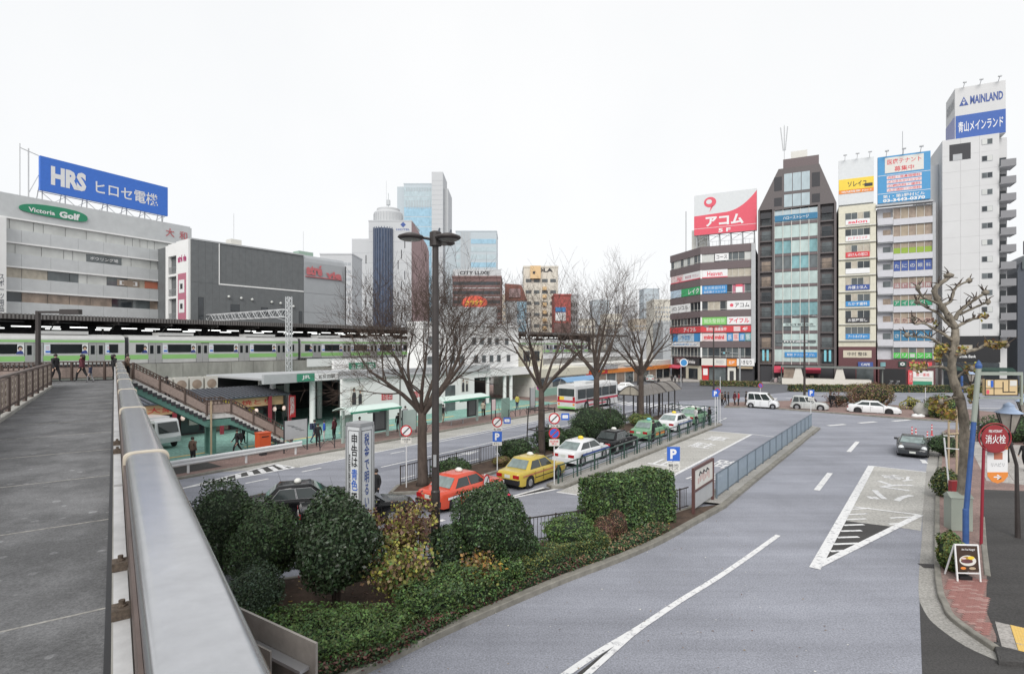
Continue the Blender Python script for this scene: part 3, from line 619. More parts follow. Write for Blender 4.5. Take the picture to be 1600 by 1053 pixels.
# ---- train cars
glass('train_glass', (.014, .017, .019), .12, .3, .6, .15)
def train_car():
    t = RT('train_car', 'x', 'train', 0, -67.1, 5.62)
    L = 19.6
    prof = [(0, .0), (0, 2.25), (.03, 2.55), (.22, 2.82), (.7, 2.98), (1.4, 3.02), (2.1, 2.98), (2.58, 2.82), (2.77, 2.55), (2.8, 2.25), (2.8, 0)]
    MB().xprism(prof[::-1], 0, L).obj('body', 'train_steel', t)
    MB().box(0.02, L - .02, -.012, -.002, .42, .90).obj('stripe', 'train_green', t); MB().box(.02, L - .02, -.012, -.002, 2.22, 2.42).obj('stripe', 'train_green', t)
    MB().box(.3, L - .3, .15, 2.65, -.45, -.02).obj('underframe', 'dark', t)
    for x in (1.5, 4.2, 14.0, 16.8):
        for y in (.35, 2.3): MB().lathe([(.40, 0), (.43, .05), (.43, .12), (.3, .13)], 16, X=Matrix.Translation((x, y, -.0)) @ Matrix.Rotation(R(90), 4, 'X') @ Matrix.Translation((0, 0, 0))).obj('wheel', 'dark_steel', t)
    doors = (2.45, 7.35, 12.25, 17.15)
    for i, c in enumerate(doors):
        for k in (-1, 1):
            d = MB().box(c + (k * .66 if k < 0 else .012), c + (-.012 if k < 0 else .66), -.03, -.001, -.02, 2.12).obj('door', 'train_door', t)
            MB().box(c + k * .34 - .17, c + k * .34 + .17, -.036, -.031, 1.0, 1.9).obj('pane', 'train_glass', d)
        MB().box(c - .7, c + .7, -.008, -.004, -.03, 2.16).obj('door_gap', 'dark', t)
    for c, w in ((1.0, .8), (4.9, 2.5), (9.8, 2.5), (14.7, 2.5), (18.6, .8)):
        f = MB().box(c - w / 2, c + w / 2, -.02, -.003, 1.12, 2.02).obj('window', 'black', t)
        MB().box(c - w / 2 + .05, c + w / 2 - .05, -.026, -.021, 1.17, 1.97).obj('pane', 'train_glass', f)
    for c in doors[:]:
        for k, x in ((0, c - 1.02), (1, c + 1.02)):
            if x < .5 or x > L - .5: continue
            if k == 0:
                mb = MB(); mb.box(x - .3, x + .3, -.02, -.003, 1.08, 1.95, 0)
                def disc(cx, cz, rx, rz, y, mi, n=14): mb.add([(cx + rx * math.cos(2 * math.pi * j / n), y, cz + rz * math.sin(2 * math.pi * j / n)) for j in range(n)], [tuple(range(n))], mi)
                disc(x + .03, 1.66, .19, .22, -.022, 1); disc(x + .04, 1.56, .13, .16, -.024, 2)
                mb.add([(x - .28, -.026, 1.09), (x + .28, -.026, 1.09), (x + .2, -.026, 1.36), (x + .06, -.026, 1.42), (x - .16, -.026, 1.34)], [(0, 1, 2, 3, 4)], 3)
                mb.obj('poster', ['white', 'black', 'skin_tone', 'navy'], t)
            else:
                p = MB().box(x - .28, x + .28, -.02, -.003, 1.08, 1.95).obj('poster', 'pale_poster' if 'pale_poster' in MATS else flat('pale_poster', (.62, .66, .70)), t)
                MB().box(x - .18, x + .18, -.024, -.021, 1.2, 1.38).obj('print', 'sign_blue', p)
                for q in range(2): MB().box(x - .16, x + .12, -.024, -.021, 1.55 + .18 * q, 1.6 + .18 * q).obj('print', 'rose', p)
    MB().box(3, 6.6, .5, 2.3, 3.0, 3.32).obj('air_conditioner', 'train_steel', t); MB().box(12.8, 16.6, .5, 2.3, 3.0, 3.32).obj('air_conditioner', 'train_steel', t)
    MB().box(7.2, 8.1, -.016, -.003, 2.1, 2.2).obj('destination_display', 'black', t)
    MB().box(L, L + .42, .25, 2.55, .1, 2.75).obj('gangway', 'dark', t)
    text('JR', t, (5.9, -.016, .66), .5, .3, 'white', bold=.03)
    return t
tc = train_car()
labs = ['silver commuter train car with green stripes cut by the left picture edge', 'silver and green train car between the two dark gangways above the staircase', 'silver and green train car behind the bare tree and lattice mast', 'silver and green train car hidden mostly behind white station building', 'silver and green train car seen past the white station building, far down the track', 'last visible silver and green train car toward the road bridge']
for i in range(6):
    o = tc if i == 0 else dup(tc, RF(1.8 + 20 * i, -67.1, 5.62), HEAD)
    o.location = RF(1.8 + 20 * i, -67.1, 5.62); o['label'] = labs[i]; o['group'] = 'commuter train cars'
# ---- platform roof
pr = RT('platform_roof', 'long dark corrugated platform roof with strip lights above the train', 'roof', 0, -69.4)
MB().box(-30, 150, 0, 14, 10.25, 10.4).obj('roof_deck', 'dark_steel', pr)
MB().box(-30, 150, -.08, -.002, 10.05, 10.55).obj('fascia', 'dark_steel', pr)
mb = MB()
for i in range(620): mb.box(-30 + i * .29, -29.85 + i * .29, -.11, -.082, 10.08, 10.6)
mb.obj('corrugation', 'roof_rib' if 'roof_rib' in MATS else mat('roof_rib', (.14, .132, .128), .7, .2, 2), pr)
for i in range(30):
    x = -20 + i * 5.2; mb = MB(); mb.box(x - .07, x + .07, .1, 13, 9.75, 10.24); mb.bar((x, 5, 8.2), (x, 1, 9.85), .1); mb.obj('roof_beam', 'dark_steel', pr)
    MB().box(x - .1, x + .1, 5, 5.2, 5.4, 9.8).obj('roof_post', 'dark_steel', pr)
tl = MB().box(-.75, .75, -.05, .05, -.05, .05).mesh('strip_light', 'tube_light')
for i in range(56):
    x = -14 + i * 2.35
    put(tl, 'strip_light', pr, (x, 3.2, 9.45))
    if i % 2: put(tl, 'strip_light', pr, (x + 1.1, 7.5, 9.35))
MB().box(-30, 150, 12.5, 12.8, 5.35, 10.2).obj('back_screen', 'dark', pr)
MB().box(-30, 150, 3.2, 12, 5.36, 6.4).obj('platform', 'concrete', pr)
# ---- lattice gantry
def lattice(mb, p, q, w, n, up, bar=.055):
    p, q = Vector(p), Vector(q); d = (q - p).normalized(); a = Vector(up); b = d.cross(a).normalized()
    cs = [a * (w / 2 * i) + b * (w / 2 * j) for i, j in ((1, 1), (1, -1), (-1, -1), (-1, 1))]
    for c in cs: mb.bar(p + c, q + c, bar * 1.4)
    for k in range(n):
        A, B = p.lerp(q, k / n), p.lerp(q, (k + 1) / n)
        for i in range(4):
            c1, c2 = cs[i], cs[(i + 1) % 4]
            if k % 2: c1, c2 = c2, c1
            mb.bar(A + c1, B + c2, bar)
def gantry(s, label, zt=13.9, far=27):
    g = RT('overhead_line_gantry', label, 'gantry', s, -66.2, 0, 'gantries over the tracks')
    mb = MB(); lattice(mb, (0, 0, 3.6), (0, 0, zt), .55, 20, (1, 0, 0)); mb.obj('mast', 'white_lattice' if 'white_lattice' in MATS else flat('white_lattice', (.55, .56, .57)), g)
    mb = MB(); lattice(mb, (0, .3, zt - 2.1), (0, far, zt - 2.1), .95, 26, (0, 0, 1)); mb.bar((0, .3, zt - 3.2), (0, 3.2, zt - 2.6), .06); mb.obj('beam', 'white_lattice', g)
    mb = MB(); lattice(mb, (0, far, 5.4), (0, far, zt - .5), .5, 14, (1, 0, 0)); mb.obj('mast', 'white_lattice', g)
gantry(39.5, 'white lattice gantry mast standing in front of the train left of centre'); gantry(94, 'white lattice gantry far down the tracks behind the bare trees', 14.6, 20)
# ---- station entrance hall under the viaduct
se = RT('station_entrance', 'station entrance hall with grey fascia and dark interior behind the plaza', 'station', 18, -44)
MB().box(6, 36, .0, .35, 4.25, 5.05).obj('fascia', 'fascia_grey', se); MB().box(8, 44, .36, 15, 4.37, 4.5).obj('roof_slab', 'fascia_grey', se)
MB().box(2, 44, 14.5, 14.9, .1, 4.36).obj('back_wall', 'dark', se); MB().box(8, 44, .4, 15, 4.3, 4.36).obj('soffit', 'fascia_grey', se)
for x, y in ((11.2, 1.0), (14.6, 5), (9.6, 5), (10.6, 9), (13.4, 9), (17.4, 2.6), (20, 9)): MB().tube([(x, y, .1), (x, y, 4.4)], .26, 14).obj('column', 'wall_white', se)
b = sign(se, 9.0, 10.7, 4.32, 5.0, -.12, 'jr_green', 'JR', 'white', .5, .6); b = sign(se, 10.72, 13.2, 4.32, 5.0, -.12, 'white', '五反田駅', 'black', .72, .5, .015)
for x0, x1, m in ((8.2, 10.5, 'glass_mid'), (15, 16.4, 'blind_white')): MB().box(x0, x1, 14.2, 14.48, .3, 3.0).obj('interior_panel', m, se)
sign(se, 15.1, 16.5, 3.3, 3.9, 2.2, 'jr_green', 'JR 五反田', 'white', .8, .5)
# white wall with green letters above the entrance
pw = RT('station_sign_wall', 'white station wall with green lettering panel below the train', 'wall', 40.6, -58)
MB().box(0, 30, 0, .4, 3, 5.7).obj('wall', 'wall_white', pw); sign(pw, 2.2, 6.4, 4.35, 5.3, -.08, 'jr_green', '五反田駅', 'white', .85, .6)
# white hoarding with posters
hd_ = RT('white_hoarding', 'white shop hoarding with red square logos and fashion posters beside the station entrance', 'hoarding', 30.7, -42.6)
MB().box(0, 9.6, 0, .3, .1, 4.4).obj('panel', 'wall_white', hd_); MB().box(9.62, 18.6, .0, .3, .1, 4.35).obj('panel', 'wall_white', hd_)
MB().box(0, 18.6, -.3, .5, 4.42, 4.6).obj('coping', 'fascia_grey', hd_)
def logo(x, z, w):
    for i, ch in enumerate(('ユニ\nクロ', 'UNI\nQLO')):
        x0 = x + i * (w + .12); sign(hd_, x0, x0 + w, z, z + w, -.03, 'red', ch, 'white', .78, .78, .02, 'logo', .03)
logo(4.6, 2.1, .62); logo(8.9, 2.05, .62)
def fashion(par, x, z, w, h, n=2):
    mb = MB(); mb.box(x, x + w, -.03, -.002, z, z + h, 0)
    def e(cx, cz, rx, rz, y, mi): mb.add([(cx + rx * math.cos(2 * math.pi * j / 14), y, cz + rz * math.sin(2 * math.pi * j / 14)) for j in range(14)], [tuple(range(14))], mi)
    for i in range(n):
        cx = x + w * (.28 + .46 * i); s = 1 - .15 * i
        e(cx, z + h * .82 * s + .02, w * .10 * s, h * .12 * s, -.034, 1); e(cx + .01, z + h * .80 * s, w * .055, h * .075, -.038, 2)
        mb.add([(cx - w * .15 * s, -.036, z + h * .02), (cx + w * .15 * s, -.036, z + h * .02), (cx + w * .15 * s, -.036, z + h * .5), (cx + w * .11 * s, -.036, z + h * .69 * s), (cx - w * .11 * s, -.036, z + h * .69 * s), (cx - w * .17 * s, -.036, z + h * .45)], [(0, 1, 2, 3, 4, 5)], 3)
    mb.obj('poster', ['offwhite', 'black', 'skin_tone', 'dark'], par)
fashion(hd_, .9, 1.9, 1.5, 1.75); fashion(hd_, 16.2, 2.1, 1.4, 1.6)
MB().box(13.6, 15.2, -.06, -.003, .15, 3.0).obj('door', 'glass_mid', hd_)
# white multi-storey station building
wb = RT('station_building', 'white station building with two rows of small square windows', 'building', 43.6, -46.4)
MB().box(.9, 19.8, 0, 2.6, 4.45, 10.1).obj('wall', 'wall_white', wb); MB().box(.8, 19.9, -.15, 2.7, 10.1, 10.35).obj('parapet', 'wall_white', wb)
wpane = None
for zc, px_list in ((8.1, (2.2, 6.5, 10.0, 11.6, 13.2, 14.8, 17.0)), (5.75, (2.0, 6.0, 7.7, 10.4, 12.0, 13.6, 15.2, 17.4))):
    for x in px_list:
        f = MB().box(x - .42, x + .42, -.04, .02, zc - .5, zc + .5).obj('window', 'galv', wb); MB().box(x - .34, x + .34, -.05, -.041, zc - .42, zc + .42).obj('pane', 'glass_mid', f)
for z in (5.0, 6.95, 8.9): MB().box(.92, 19.78, -.012, -.001, z, z + .03).obj('joint', 'fascia_grey', wb)
MB().box(4.5, 22, -2.2, 0, 3.5, 4.44).obj('canopy', 'wall_white', wb)
for x in (10.6, 14.2, 15.6): MB().tube([(x, -1.8, .1), (x, -1.8, 3.5)], .24, 12).obj('column', 'wall_white', wb)
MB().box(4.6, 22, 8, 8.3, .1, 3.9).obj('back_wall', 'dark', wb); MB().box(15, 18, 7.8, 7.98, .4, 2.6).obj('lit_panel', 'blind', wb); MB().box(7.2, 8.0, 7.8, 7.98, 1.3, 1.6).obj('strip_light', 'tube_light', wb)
sign(wb, 9.2, 12.2, 2.9, 3.35, -1.0, 'black', '東急線', 'white', .5, .6)
cw = RT('cream_annex', 'low cream station annex with tall windows and green base beside the bus', 'building', 64, -43.5)
MB().box(0, 15, 0, 8, 2.9, 4.1).obj('fascia', 'cream', cw); MB().box(0, 15, .5, 8, .1, 2.9).obj('wall', 'offwhite', cw); MB().box(0, 15, .3, .5, .1, 1.2).obj('base_panel', 'green_pale' if 'green_pale' in MATS else flat('green_pale', (.28, .45, .38)), cw)
pane_row(cw, .6, 14.6, 1.25, 2.8, 7, .42, ['glass_mid', 'blind_white', 'glass_mid'], .3)
MB().box(-1, 9, 5, 9, 4.1, 7.5).obj('upper_wall', 'cream', cw)
for x in (3.5, 6.2): f = MB().box(x, x + 1.7, 4.93, 5, 5.0, 6.7).obj('window', 'galv', cw); MB().box(x + .1, x + 1.6, 4.9, 4.925, 5.1, 6.6).obj('pane', 'glass_dark', f)
aw = RT('blue_awning', 'curved blue awning over the pavement behind the bus', 'awning', 64, -38.6)
mb = MB(); arc = [(0 + 2.4 * k / 6, 2.5 + .55 * math.sin(math.pi * k / 6)) for k in range(7)]
mb.xprism([(y, z) for y, z in arc] + [(y, z - .06) for y, z in arc[::-1]], 0, 9); mb.obj('cover', 'sign_blue_soft' if 'sign_blue_soft' in MATS else flat('sign_blue_soft', (.16, .30, .48)), aw)
for x in (.2, 3, 6, 8.8): MB().box(x - .04, x + .04, 1.1, 1.18, .1, 2.95).obj('post', 'steel', aw)
sw = RT('shop_row', 'low shops with white roller fascia and orange signs under the viaduct', 'shop', 80, -47)
MB().box(0, 45, 0, 6, .1, 4.2).obj('wall', 'offwhite', sw); MB().box(0, 45, -.3, -.01, 2.3, 3.1).obj('fascia', 'sign_orange', sw); MB().box(0, 16, -.5, 1, 3.12, 3.9).obj('hood', 'fascia_grey', sw)
for i in range(11): MB().box(.4 + 4 * i, 3.8 + 4 * i, -.08, -.01, .2, 2.2).obj('shop_window', rnd.choice(['glass_dark', 'glass_mid', 'blind_brown']), sw)
sign(sw, 1, 12, 2.35, 3.05, -.36, 'red', '串カツ 居酒屋', 'sign_yellow', .8, .6)
# ---- restaurants with lanterns below the stairs
rs = RT('lantern_restaurant', 'low restaurant with lantern rows, dark tiled roof and orange sign behind the staircase', 'restaurant', 9, -47.4)
MB().box(0, 18.6, 1.2, 9, .1, 2.9).obj('wall', 'maroon_tile', rs); MB().box(-1, 18.8, 3.45, 9.5, 2.95, 3.2).obj('flat_roof', 'concrete', rs)
mb = MB(); mb.xprism([(-.9, 2.98), (3.4, 3.55), (3.4, 3.7), (-.9, 3.1)], 6, 18.9); mb.obj('tiled_roof', 'slate', rs)
mb = MB()
for i in range(32): mb.bar((6.2 + i * .4, -.88, 3.14), (6.2 + i * .4, 3.3, 3.72), .1, .06)
mb.obj('roof_rib', 'dark', rs)
sign(rs, 6.2, 18.4, 2.15, 2.92, -.55, 'tan_sign' if 'tan_sign' in MATS else flat('tan_sign', (.55, .36, .20)), '大衆酒場 串かつ 焼とり', 'red', .8, .6); sign(rs, 9.8, 13.6, 2.2, 2.9, -.62, 'sign_yellow', 'もつ焼 24', 'black', .8, .6)
sign(rs, 0, 5.0, 2.0, 2.7, -.3, 'tan_sign', '酒場', 'red', .5, .6)
lan = MB().lathe([(.05, -.2), (.12, -.17), (.17, 0), (.12, .17), (.05, .2)], 10).mesh('lantern', 'lantern', True)
for x in (1.0, 1.75, 2.5, 3.3, 4.1, 9.9, 12.0, 13.6, 14.6, 15.9, 17.6, 18.5): put(lan, 'lantern', rs, (x, -.5, 1.75))
for x in (5.4, 9.2, 12.8, 17.0, 18.9): MB().box(x - .12, x + .12, -.9, -.66, .1, 2.3 if x < 16 else 3.0).obj('red_post', 'post_red' if 'post_red' in MATS else flat('post_red', (.26, .035, .05)), rs)
for i in range(9): MB().box(.4 + 2 * i, 2.2 + 2 * i, 1.1, 1.19, .2, 1.9).obj('shop_window', rnd.choice(['glass_dark', 'blind_brown', 'dark', 'glass_mid']), rs)
for x in (11.0, 15.2): MB().box(x, x + .7, 1.0, 1.09, .9, 1.6).obj('menu_board', 'offwhite', rs)
MB().lathe([(.01, 0), (.36, .0), (.36, .05)], 18, X=Matrix.Translation((16.2, .9, 1.6)) @ Matrix.Rotation(R(90), 4, 'X')).obj('round_sign', 'sign_yellow', rs)
bn = RT('red_banner', 'narrow red banner with white writing at the end of the restaurant', 'banner', 27.6, -46.3)
MB().tube([(0, 0, .1), (0, 0, 3)], .025, 6).obj('pole', 'steel', bn); bb = MB().box(0, .7, -.01, .01, .9, 2.9).obj('cloth', 'red', bn); text('居酒屋', bb, (.35, -.015, 1.9), .45, 1.7, 'white', vertical=True)
acs = ['air conditioner farthest left on the restaurant roof', 'second air conditioner from the left on the restaurant roof', 'third air conditioner from the left on the restaurant roof', 'air conditioner farthest right on the restaurant roof']
for i in range(4):
    a = RT('air_conditioner', acs[i], 'air conditioner', 19.4 + 1.3 * i, -53.0, 3.2, 'air conditioners on the restaurant roof')
    MB().box(0, 1.1, 0, .5, .1, 1.45).obj('casing', 'cream_grey' if 'cream_grey' in MATS else flat('cream_grey', (.52, .51, .47)), a)
    MB().lathe([(.02, 0), (.40, 0), (.42, .03), (.1, .05)], 18, X=Matrix.Translation((.55, .0, .78)) @ Matrix.Rotation(R(90), 4, 'X')).obj('fan_grille', 'blind_brown', a)
    MB().box(.1, .2, .05, .45, 0, .1).obj('foot', 'dark', a); MB().box(.9, 1.0, .05, .45, 0, .1).obj('foot', 'dark', a)

# ================================================================ buildings on the left
ob = thing('office_building', 'light grey office building with long window bands and green oval sign', 'building', (-56.2, 95, 0), R(60))
XL = -46
MB().box(XL, 0, .5, 26, 0, 26.5).obj('core', 'fascia_grey', ob); MB().box(XL, 0, 0, .5, 25.0, 28.2).obj('parapet', 'facade_grey', ob); MB().box(XL, 0, .5, 26, 26.5, 27.8).obj('roof', 'concrete', ob)
MB().box(-.01, .25, .0, 8, 23, 28.0).obj('end_wall', 'facade_grey', ob)
rr = random.Random(3)
for k in range(6):
    zt = 24.75 - 3.3 * k
    for i in range(14):
        x0 = XL + i * 3.286; MB().box(x0 + .01, x0 + 3.276, 0, .5, zt - 3.05, zt - 1.35).obj('spandrel_panel', 'facade_grey', ob)
    MB().box(XL, 0, -.05, .5, zt + .02, zt + .24).obj('ledge', 'wall_white', ob)
    pool = [['blind_white'] * 6, ['blind_white'] * 4 + ['glass_mid'], ['blind_brown', 'blind_brown', 'blind', 'glass_mid', 'blind_white'], ['glass_mid', 'blind', 'blind_brown', 'glass_dark'], ['glass_mid', 'glass_dark'], ['glass_mid']][k]
    x = XL
    while x < -.3:
        w = rr.choice([2.6, 2.6, 2.9, 1.1]); w = min(w, -.05 - x); MB().box(x + .03, x + w - .03, .28, .33, zt - 1.33, zt).obj('pane', rr.choice(pool), ob); x += w
MB().box(-7.2, -.6, .2, .27, 24.75 - 6.6 - 1.25, 24.75 - 6.6 - .15).obj('window_poster', 'sign_rust' if 'sign_rust' in MATS else flat('sign_rust', (.46, .16, .10)), ob)
sign(ob, -15.3, -10.6, 20.15, 21.3, .2, 'glass_mid', 'ボウリング場', 'white', .8, .45)
sign(ob, -11.2, -8.0, 16.95, 17.9, .2, 'blind_brown', '[  ]', 'white', .8, .7)
MB().box(-25.9, -24.9, -1.0, -.02, 9, 24.6).obj('pillar_sign', 'wall_white', ob); text('スポーツ用品', ob, (-25.4, -1.02, 14.5), .5, 5.0, 'slate', vertical=True)
el = MB(); n = 40
pts = []
for j in range(n):
    a = 2 * math.pi * j / n; x = 4.0 * (1 if math.cos(a) > 0 else -1) * abs(math.cos(a)) ** .8; z = 1.0 * (1 if math.sin(a) > 0 else -1) * abs(math.sin(a)) ** .7 * (.8 + .2 * math.cos(a - 1)); pts.append((x, z + .05 * x * 0))
el.yprism(pts, -.18, -.02); ov = el.obj('oval_sign', 'sign_green_dk' if 'sign_green_dk' in MATS else flat('sign_green_dk', (.03, .24, .13)), ob, (-19.3, 0, 26.5))
text('Victoria', ov, (-1.5, -.2, -.03), 3.0, .62, 'white', bold=.025); text('Golf', ov, (1.75, -.2, -.02), 2.5, .95, 'white', bold=.05)
text('大', ob, (-3.4, -.1, 26.6), 1.4, 1.4, 'sign_red_soft' if (flat('sign_red_soft', (.48, .14, .15)), 1) else '', bold=.03); text('和', ob, (-1.2, -.1, 26.45), 1.3, 1.4, 'sign_red_soft', bold=.03)
# rooftop billboard
bl = thing('rooftop_billboard', 'long blue rooftop billboard with white lettering on the grey office building', 'billboard', (-69.9, 80.6, 27.8), math.atan2(16.4, 8.5))
MB().box(0, 18.5, 0, .5, 2.75, 7.85).obj('panel', 'sign_blue_hi' if 'sign_blue_hi' in MATS else flat('sign_blue_hi', (.045, .16, .58), .45), bl)
text('HRS', bl, (3.6, -.02, 5.3), 4.6, 2.9, 'white', bold=.055); text('ヒロセ電機', bl, (12.0, -.02, 5.1), 9.6, 2.1, 'white', bold=.045)
for i in range(7):
    x = .6 + i * 2.9; mb = MB(); mb.bar((x, .9, 0), (x, .9, 7.4), .12); mb.bar((x, 3.4, 0), (x, .8, 6.5), .1); mb.bar((x, .9, .3), (min(18.2, x + 2.9), .9, 2.6), .07); mb.bar((min(18.2, x + 2.9), .9, .3), (x, .9, 2.6), .07); mb.obj('frame', 'white_lattice', bl)
mb = MB(); mb.bar((0, .9, 1.5), (18.5, .9, 1.5), .1); mb.bar((0, .9, 2.7), (18.5, .9, 2.7), .1); mb.obj('frame_rail', 'white_lattice', bl)
mb = MB(); mb.bar((-1.2, .5, 0), (-1.2, .5, 8.6), .14); mb.bar((-2.2, .5, 0), (-2.2, .5, 9), .1); mb.bar((-2.2, .5, 8.4), (0, .5, 7.9), .1); mb.bar((-1.2, .5, 2), (0, .5, 5), .08); mb.obj('ladder', 'white_lattice', bl)
# dark clad shopping building
at = RT('shopping_building', 'charcoal clad shopping building with white stair tower and red lettering', 'building', 36.8, -88.5)
MB().box(.25, 18.9, .2, 26, 0, 23.5).obj('core', 'panel_grey', at)
for i in range(18):
    x0 = .02 + i * 1.048
    MB().box(x0, x0 + 1.035, 0, .2, 5, 17.2).obj('wall_panel', 'panel_grey', at)
    MB().box(x0, x0 + 1.035, (.08 if i > 3 else .0), .2, 17.22, 23.6).obj('wall_panel', 'panel_grey', at)
MB().box(4.2, 18.9, -.04, .06, 17.1, 17.3).obj('trim', 'wall_white', at); MB().box(4.1, 4.24, -.04, .06, 17.1, 23.6).obj('trim', 'wall_white', at); MB().box(0, 18.9, -.05, .3, 23.62, 23.85).obj('coping', 'fascia_grey', at)
for x0, x1, z0, z1 in ((1.1, 1.75, 11, 14.9), (1.3, 2.0, 6, 9.2), (18.0, 18.5, 9.5, 13.6), (18.1, 18.5, 5, 7.5), (6.0, 7.3, 13.1, 14.1), (11.0, 12.1, 12.9, 13.9), (15.0, 16.1, 12.7, 13.7), (6.2, 7.4, 7.3, 8.3), (11.2, 12.2, 7.0, 8.0)):
    f = MB().box(x0 - .06, x1 + .06, -.03, -.001, z0 - .06, z1 + .06).obj('window', 'dark', at); MB().box(x0, x1, -.04, -.031, z0, z1).obj('pane', 'glass_dark', f)
lampm = MB().lathe([(.02, 0), (.2, .05), (.24, .2), (.1, .34)], 10, X=Matrix.Rotation(R(90), 4, 'X')).mesh('wall_lamp', 'blind_white', True)
for x, z in ((5.6, 15.3), (7.6, 15.2), (9.4, 15.1), (12.8, 14.9), (14.4, 14.8), (16.8, 14.4), (4.6, 9.3), (7.7, 9.2), (9.6, 9.1)): put(lampm, 'wall_lamp', at, (x, 0, z))
# grey corner, rounded at its top
mb = MB(); mb.xprism([(26, 0), (26, 23.9), (.9, 23.9), (.45, 23.75), (.15, 23.3), (.0, 22.6), (0, 0)], 18.95, 27.6); mb.obj('corner_block', 'corner_grey', at)
text('atré', at, (20.9, -.25, 21.2), 3.3, 1.9, 'sign_red_soft', bold=.05); text('vie', at, (25.0, -.25, 20.7), 3.4, 1.3, 'sign_red_soft', bold=.05); MB().box(19.2, 26.8, -.24, -.02, 19.9, 20.05).obj('trim', 'sign_red_soft', at)
for z in (6.5, 10, 13.5, 17): MB().box(18.96, 27.5, -.012, -.001, z, z + .05).obj('joint', 'panel_grey', at)
MB().tube([(27.4, -.5, 8), (27.4, -.5, 22.6)], .12, 8).obj('down_pipe', 'dark', at)
# white end wall with stair openings and the poster column
ew = MB(); ew.box(-.3, .2, .2, 4.4, 0, 23.7); ew.box(-.3, .2, 7.4, 8.4, 0, 23.4); ew.box(-.3, .2, 4.4, 7.4, 21.6, 23.55)
for z in (3.5, 7.3, 11.1, 14.9, 18.4): ew.box(-.3, .2, 4.4, 7.4, z, z + .35)
ew.box(3.2, 3.4, 4.4, 7.4, 0, 23.4); ew.obj('stair_tower', 'wall_white', at)
for z in (3.85, 7.65, 11.45, 15.25, 18.75):
    mb = MB()
    for k in range(12): mb.bar((-.2, 4.5 + k * .25, z), (-.2, 4.5 + k * .25, z + 1.1), .04)
    mb.bar((-.2, 4.4, z + 1.1), (-.2, 7.4, z + 1.1), .06)
    mb.obj('stair_rail', 'galv', at)
pc = MB().box(-.36, -.305, .9, 3.7, 6, 18.6).obj('poster_column', 'rose', at)
for k in range(4):
    MB().box(-.40, -.365, 1.35, 3.25, 15.6 - 3.05 * k, 17.6 - 3.05 * k).obj('poster', ['white', 'white', 'cream', 'magenta'][k], pc); MB().box(-.43, -.405, 1.9, 2.7, 16.2 - 3.05 * k, 17.0 - 3.05 * k).obj('print', ['dark', 'dark', 'tan', 'black'][k], pc)
text('atré vie', at, (-.33, 2.3, 20.9), 3.0, 1.1, 'magenta', rot=(R(90), 0, R(-90)), bold=.04)
# roof plant behind
for nm, lab, x, y, sz, m in (('roof_tank', 'pale concrete stair head and tank on the roof behind the charcoal building', 12, 14, (5, 5, 3.2), 'offwhite'), ('roof_plant', 'green roof plant housing behind the charcoal building', 30, 22, (9, 6, 4.2), 'plant_green')):
    if m == 'plant_green': flat(m, (.30, .40, .34))
    o = RT(nm, lab, 'roof plant', 36.8 + x, -88.5 - y, 23.5); w, d, h = sz
    MB().prism([(0, .8), (.8, 0), (w - .8, 0), (w, .8), (w, d), (0, d)], 0, h * .8).obj('housing', m, o); MB().box(.3 * w, .7 * w, .3 * d, .7 * d, h * .8, h * 1.3).obj('cap', m, o); MB().tube([(w / 2, d / 2, h), (w / 2, d / 2, h + 6)], .05, 5).obj('mast', 'white_lattice', o)
# ================================================================ tall buildings across the cross street
def FT(name, label, cat, a, y=0, z=0, group=None): return thing(name, label, cat, F0 + FW * a + Vector((-FW.y, FW.x, 0)) * y + Vector((0, 0, z)), FANG, group)
def mull(parent, x0, x1, z0, z1, n, y, m='offwhite', w=.06, th=.08, rails=()):
    mb = MB()
    for i in range(n + 1): x = x0 + (x1 - x0) * i / n; mb.box(x - w / 2, x + w / 2, y, y + th, z0, z1)
    for z in rails: mb.box(x0, x1, y + .01, y + th - .01, z - .03, z + .03)
    return mb.obj('window_frame', m, parent)
# ---- A: brown banded corner building
A = FT('corner_building', 'brown banded corner building with shop signs in every window row', 'building', -2.35)
WA = 10.55
wing_w = 12.25
FLO = [(25.3, 27.1), (21.9, 23.7), (18.5, 20.35), (15.0, 16.95), (11.9, 13.6), (8.4, 10.2), (5.0, 7.1)]
MB().box(0.4, WA, .5, 16, 0, 28.2).obj('core', 'dark', A)
wg = MB().box(0, wing_w + .1, .5, 8, 0, 28.2).obj('wing_core', 'dark', A, (-8.2, 9.1, 0), math.atan2(-9.1, 8.2))
tops = [28.7] + [f[0] for f in FLO]; bots = [f[1] for f in FLO] + [4.85]
for zt, zb in zip(tops, bots):
    MB().box(-.12, WA, 0, .5, zb, zt).obj('spandrel_band', 'brown_tile', A); MB().box(-.1, wing_w + .02, 0.005, .5, zb, zt).obj('spandrel_band', 'brown_tile', wg)
MB().box(10.0, WA + .25, -.25, .45, 4, 28.6).obj('end_pilaster', 'fascia_grey', A)
for k, (z0, z1) in enumerate(FLO):
    pool = [['glass_mid', 'glass_dark', 'blind_white'], ['blind', 'blind'], ['glass_mid', 'glass_dark', 'rose'], ['glass_dark', 'blind'], ['glass_dark', 'glass_mid'], ['glass_teal', 'blind_white'], ['glass_dark', 'glass_dark', 'glass_mid']][k]
    pane_row(A, .25, 9.95, z0, z1, 8, .22, pool, .05, seed=rnd); mull(A, .25, 9.95, z0, z1, 8, .16, rails=(z0 + .25,))
    pane_row(wg, .1, wing_w - .1, z0, z1, 9, .22, pool if k in (0, 4, 6) else ['glass_dark', 'glass_mid'], .05, seed=rnd); mull(wg, .1, wing_w - .1, z0, z1, 9, .16, rails=(z0 + .25,))
    MB().box(-.05, .25, .02, .35, z0, z1).obj('column', 'wall_white', A)
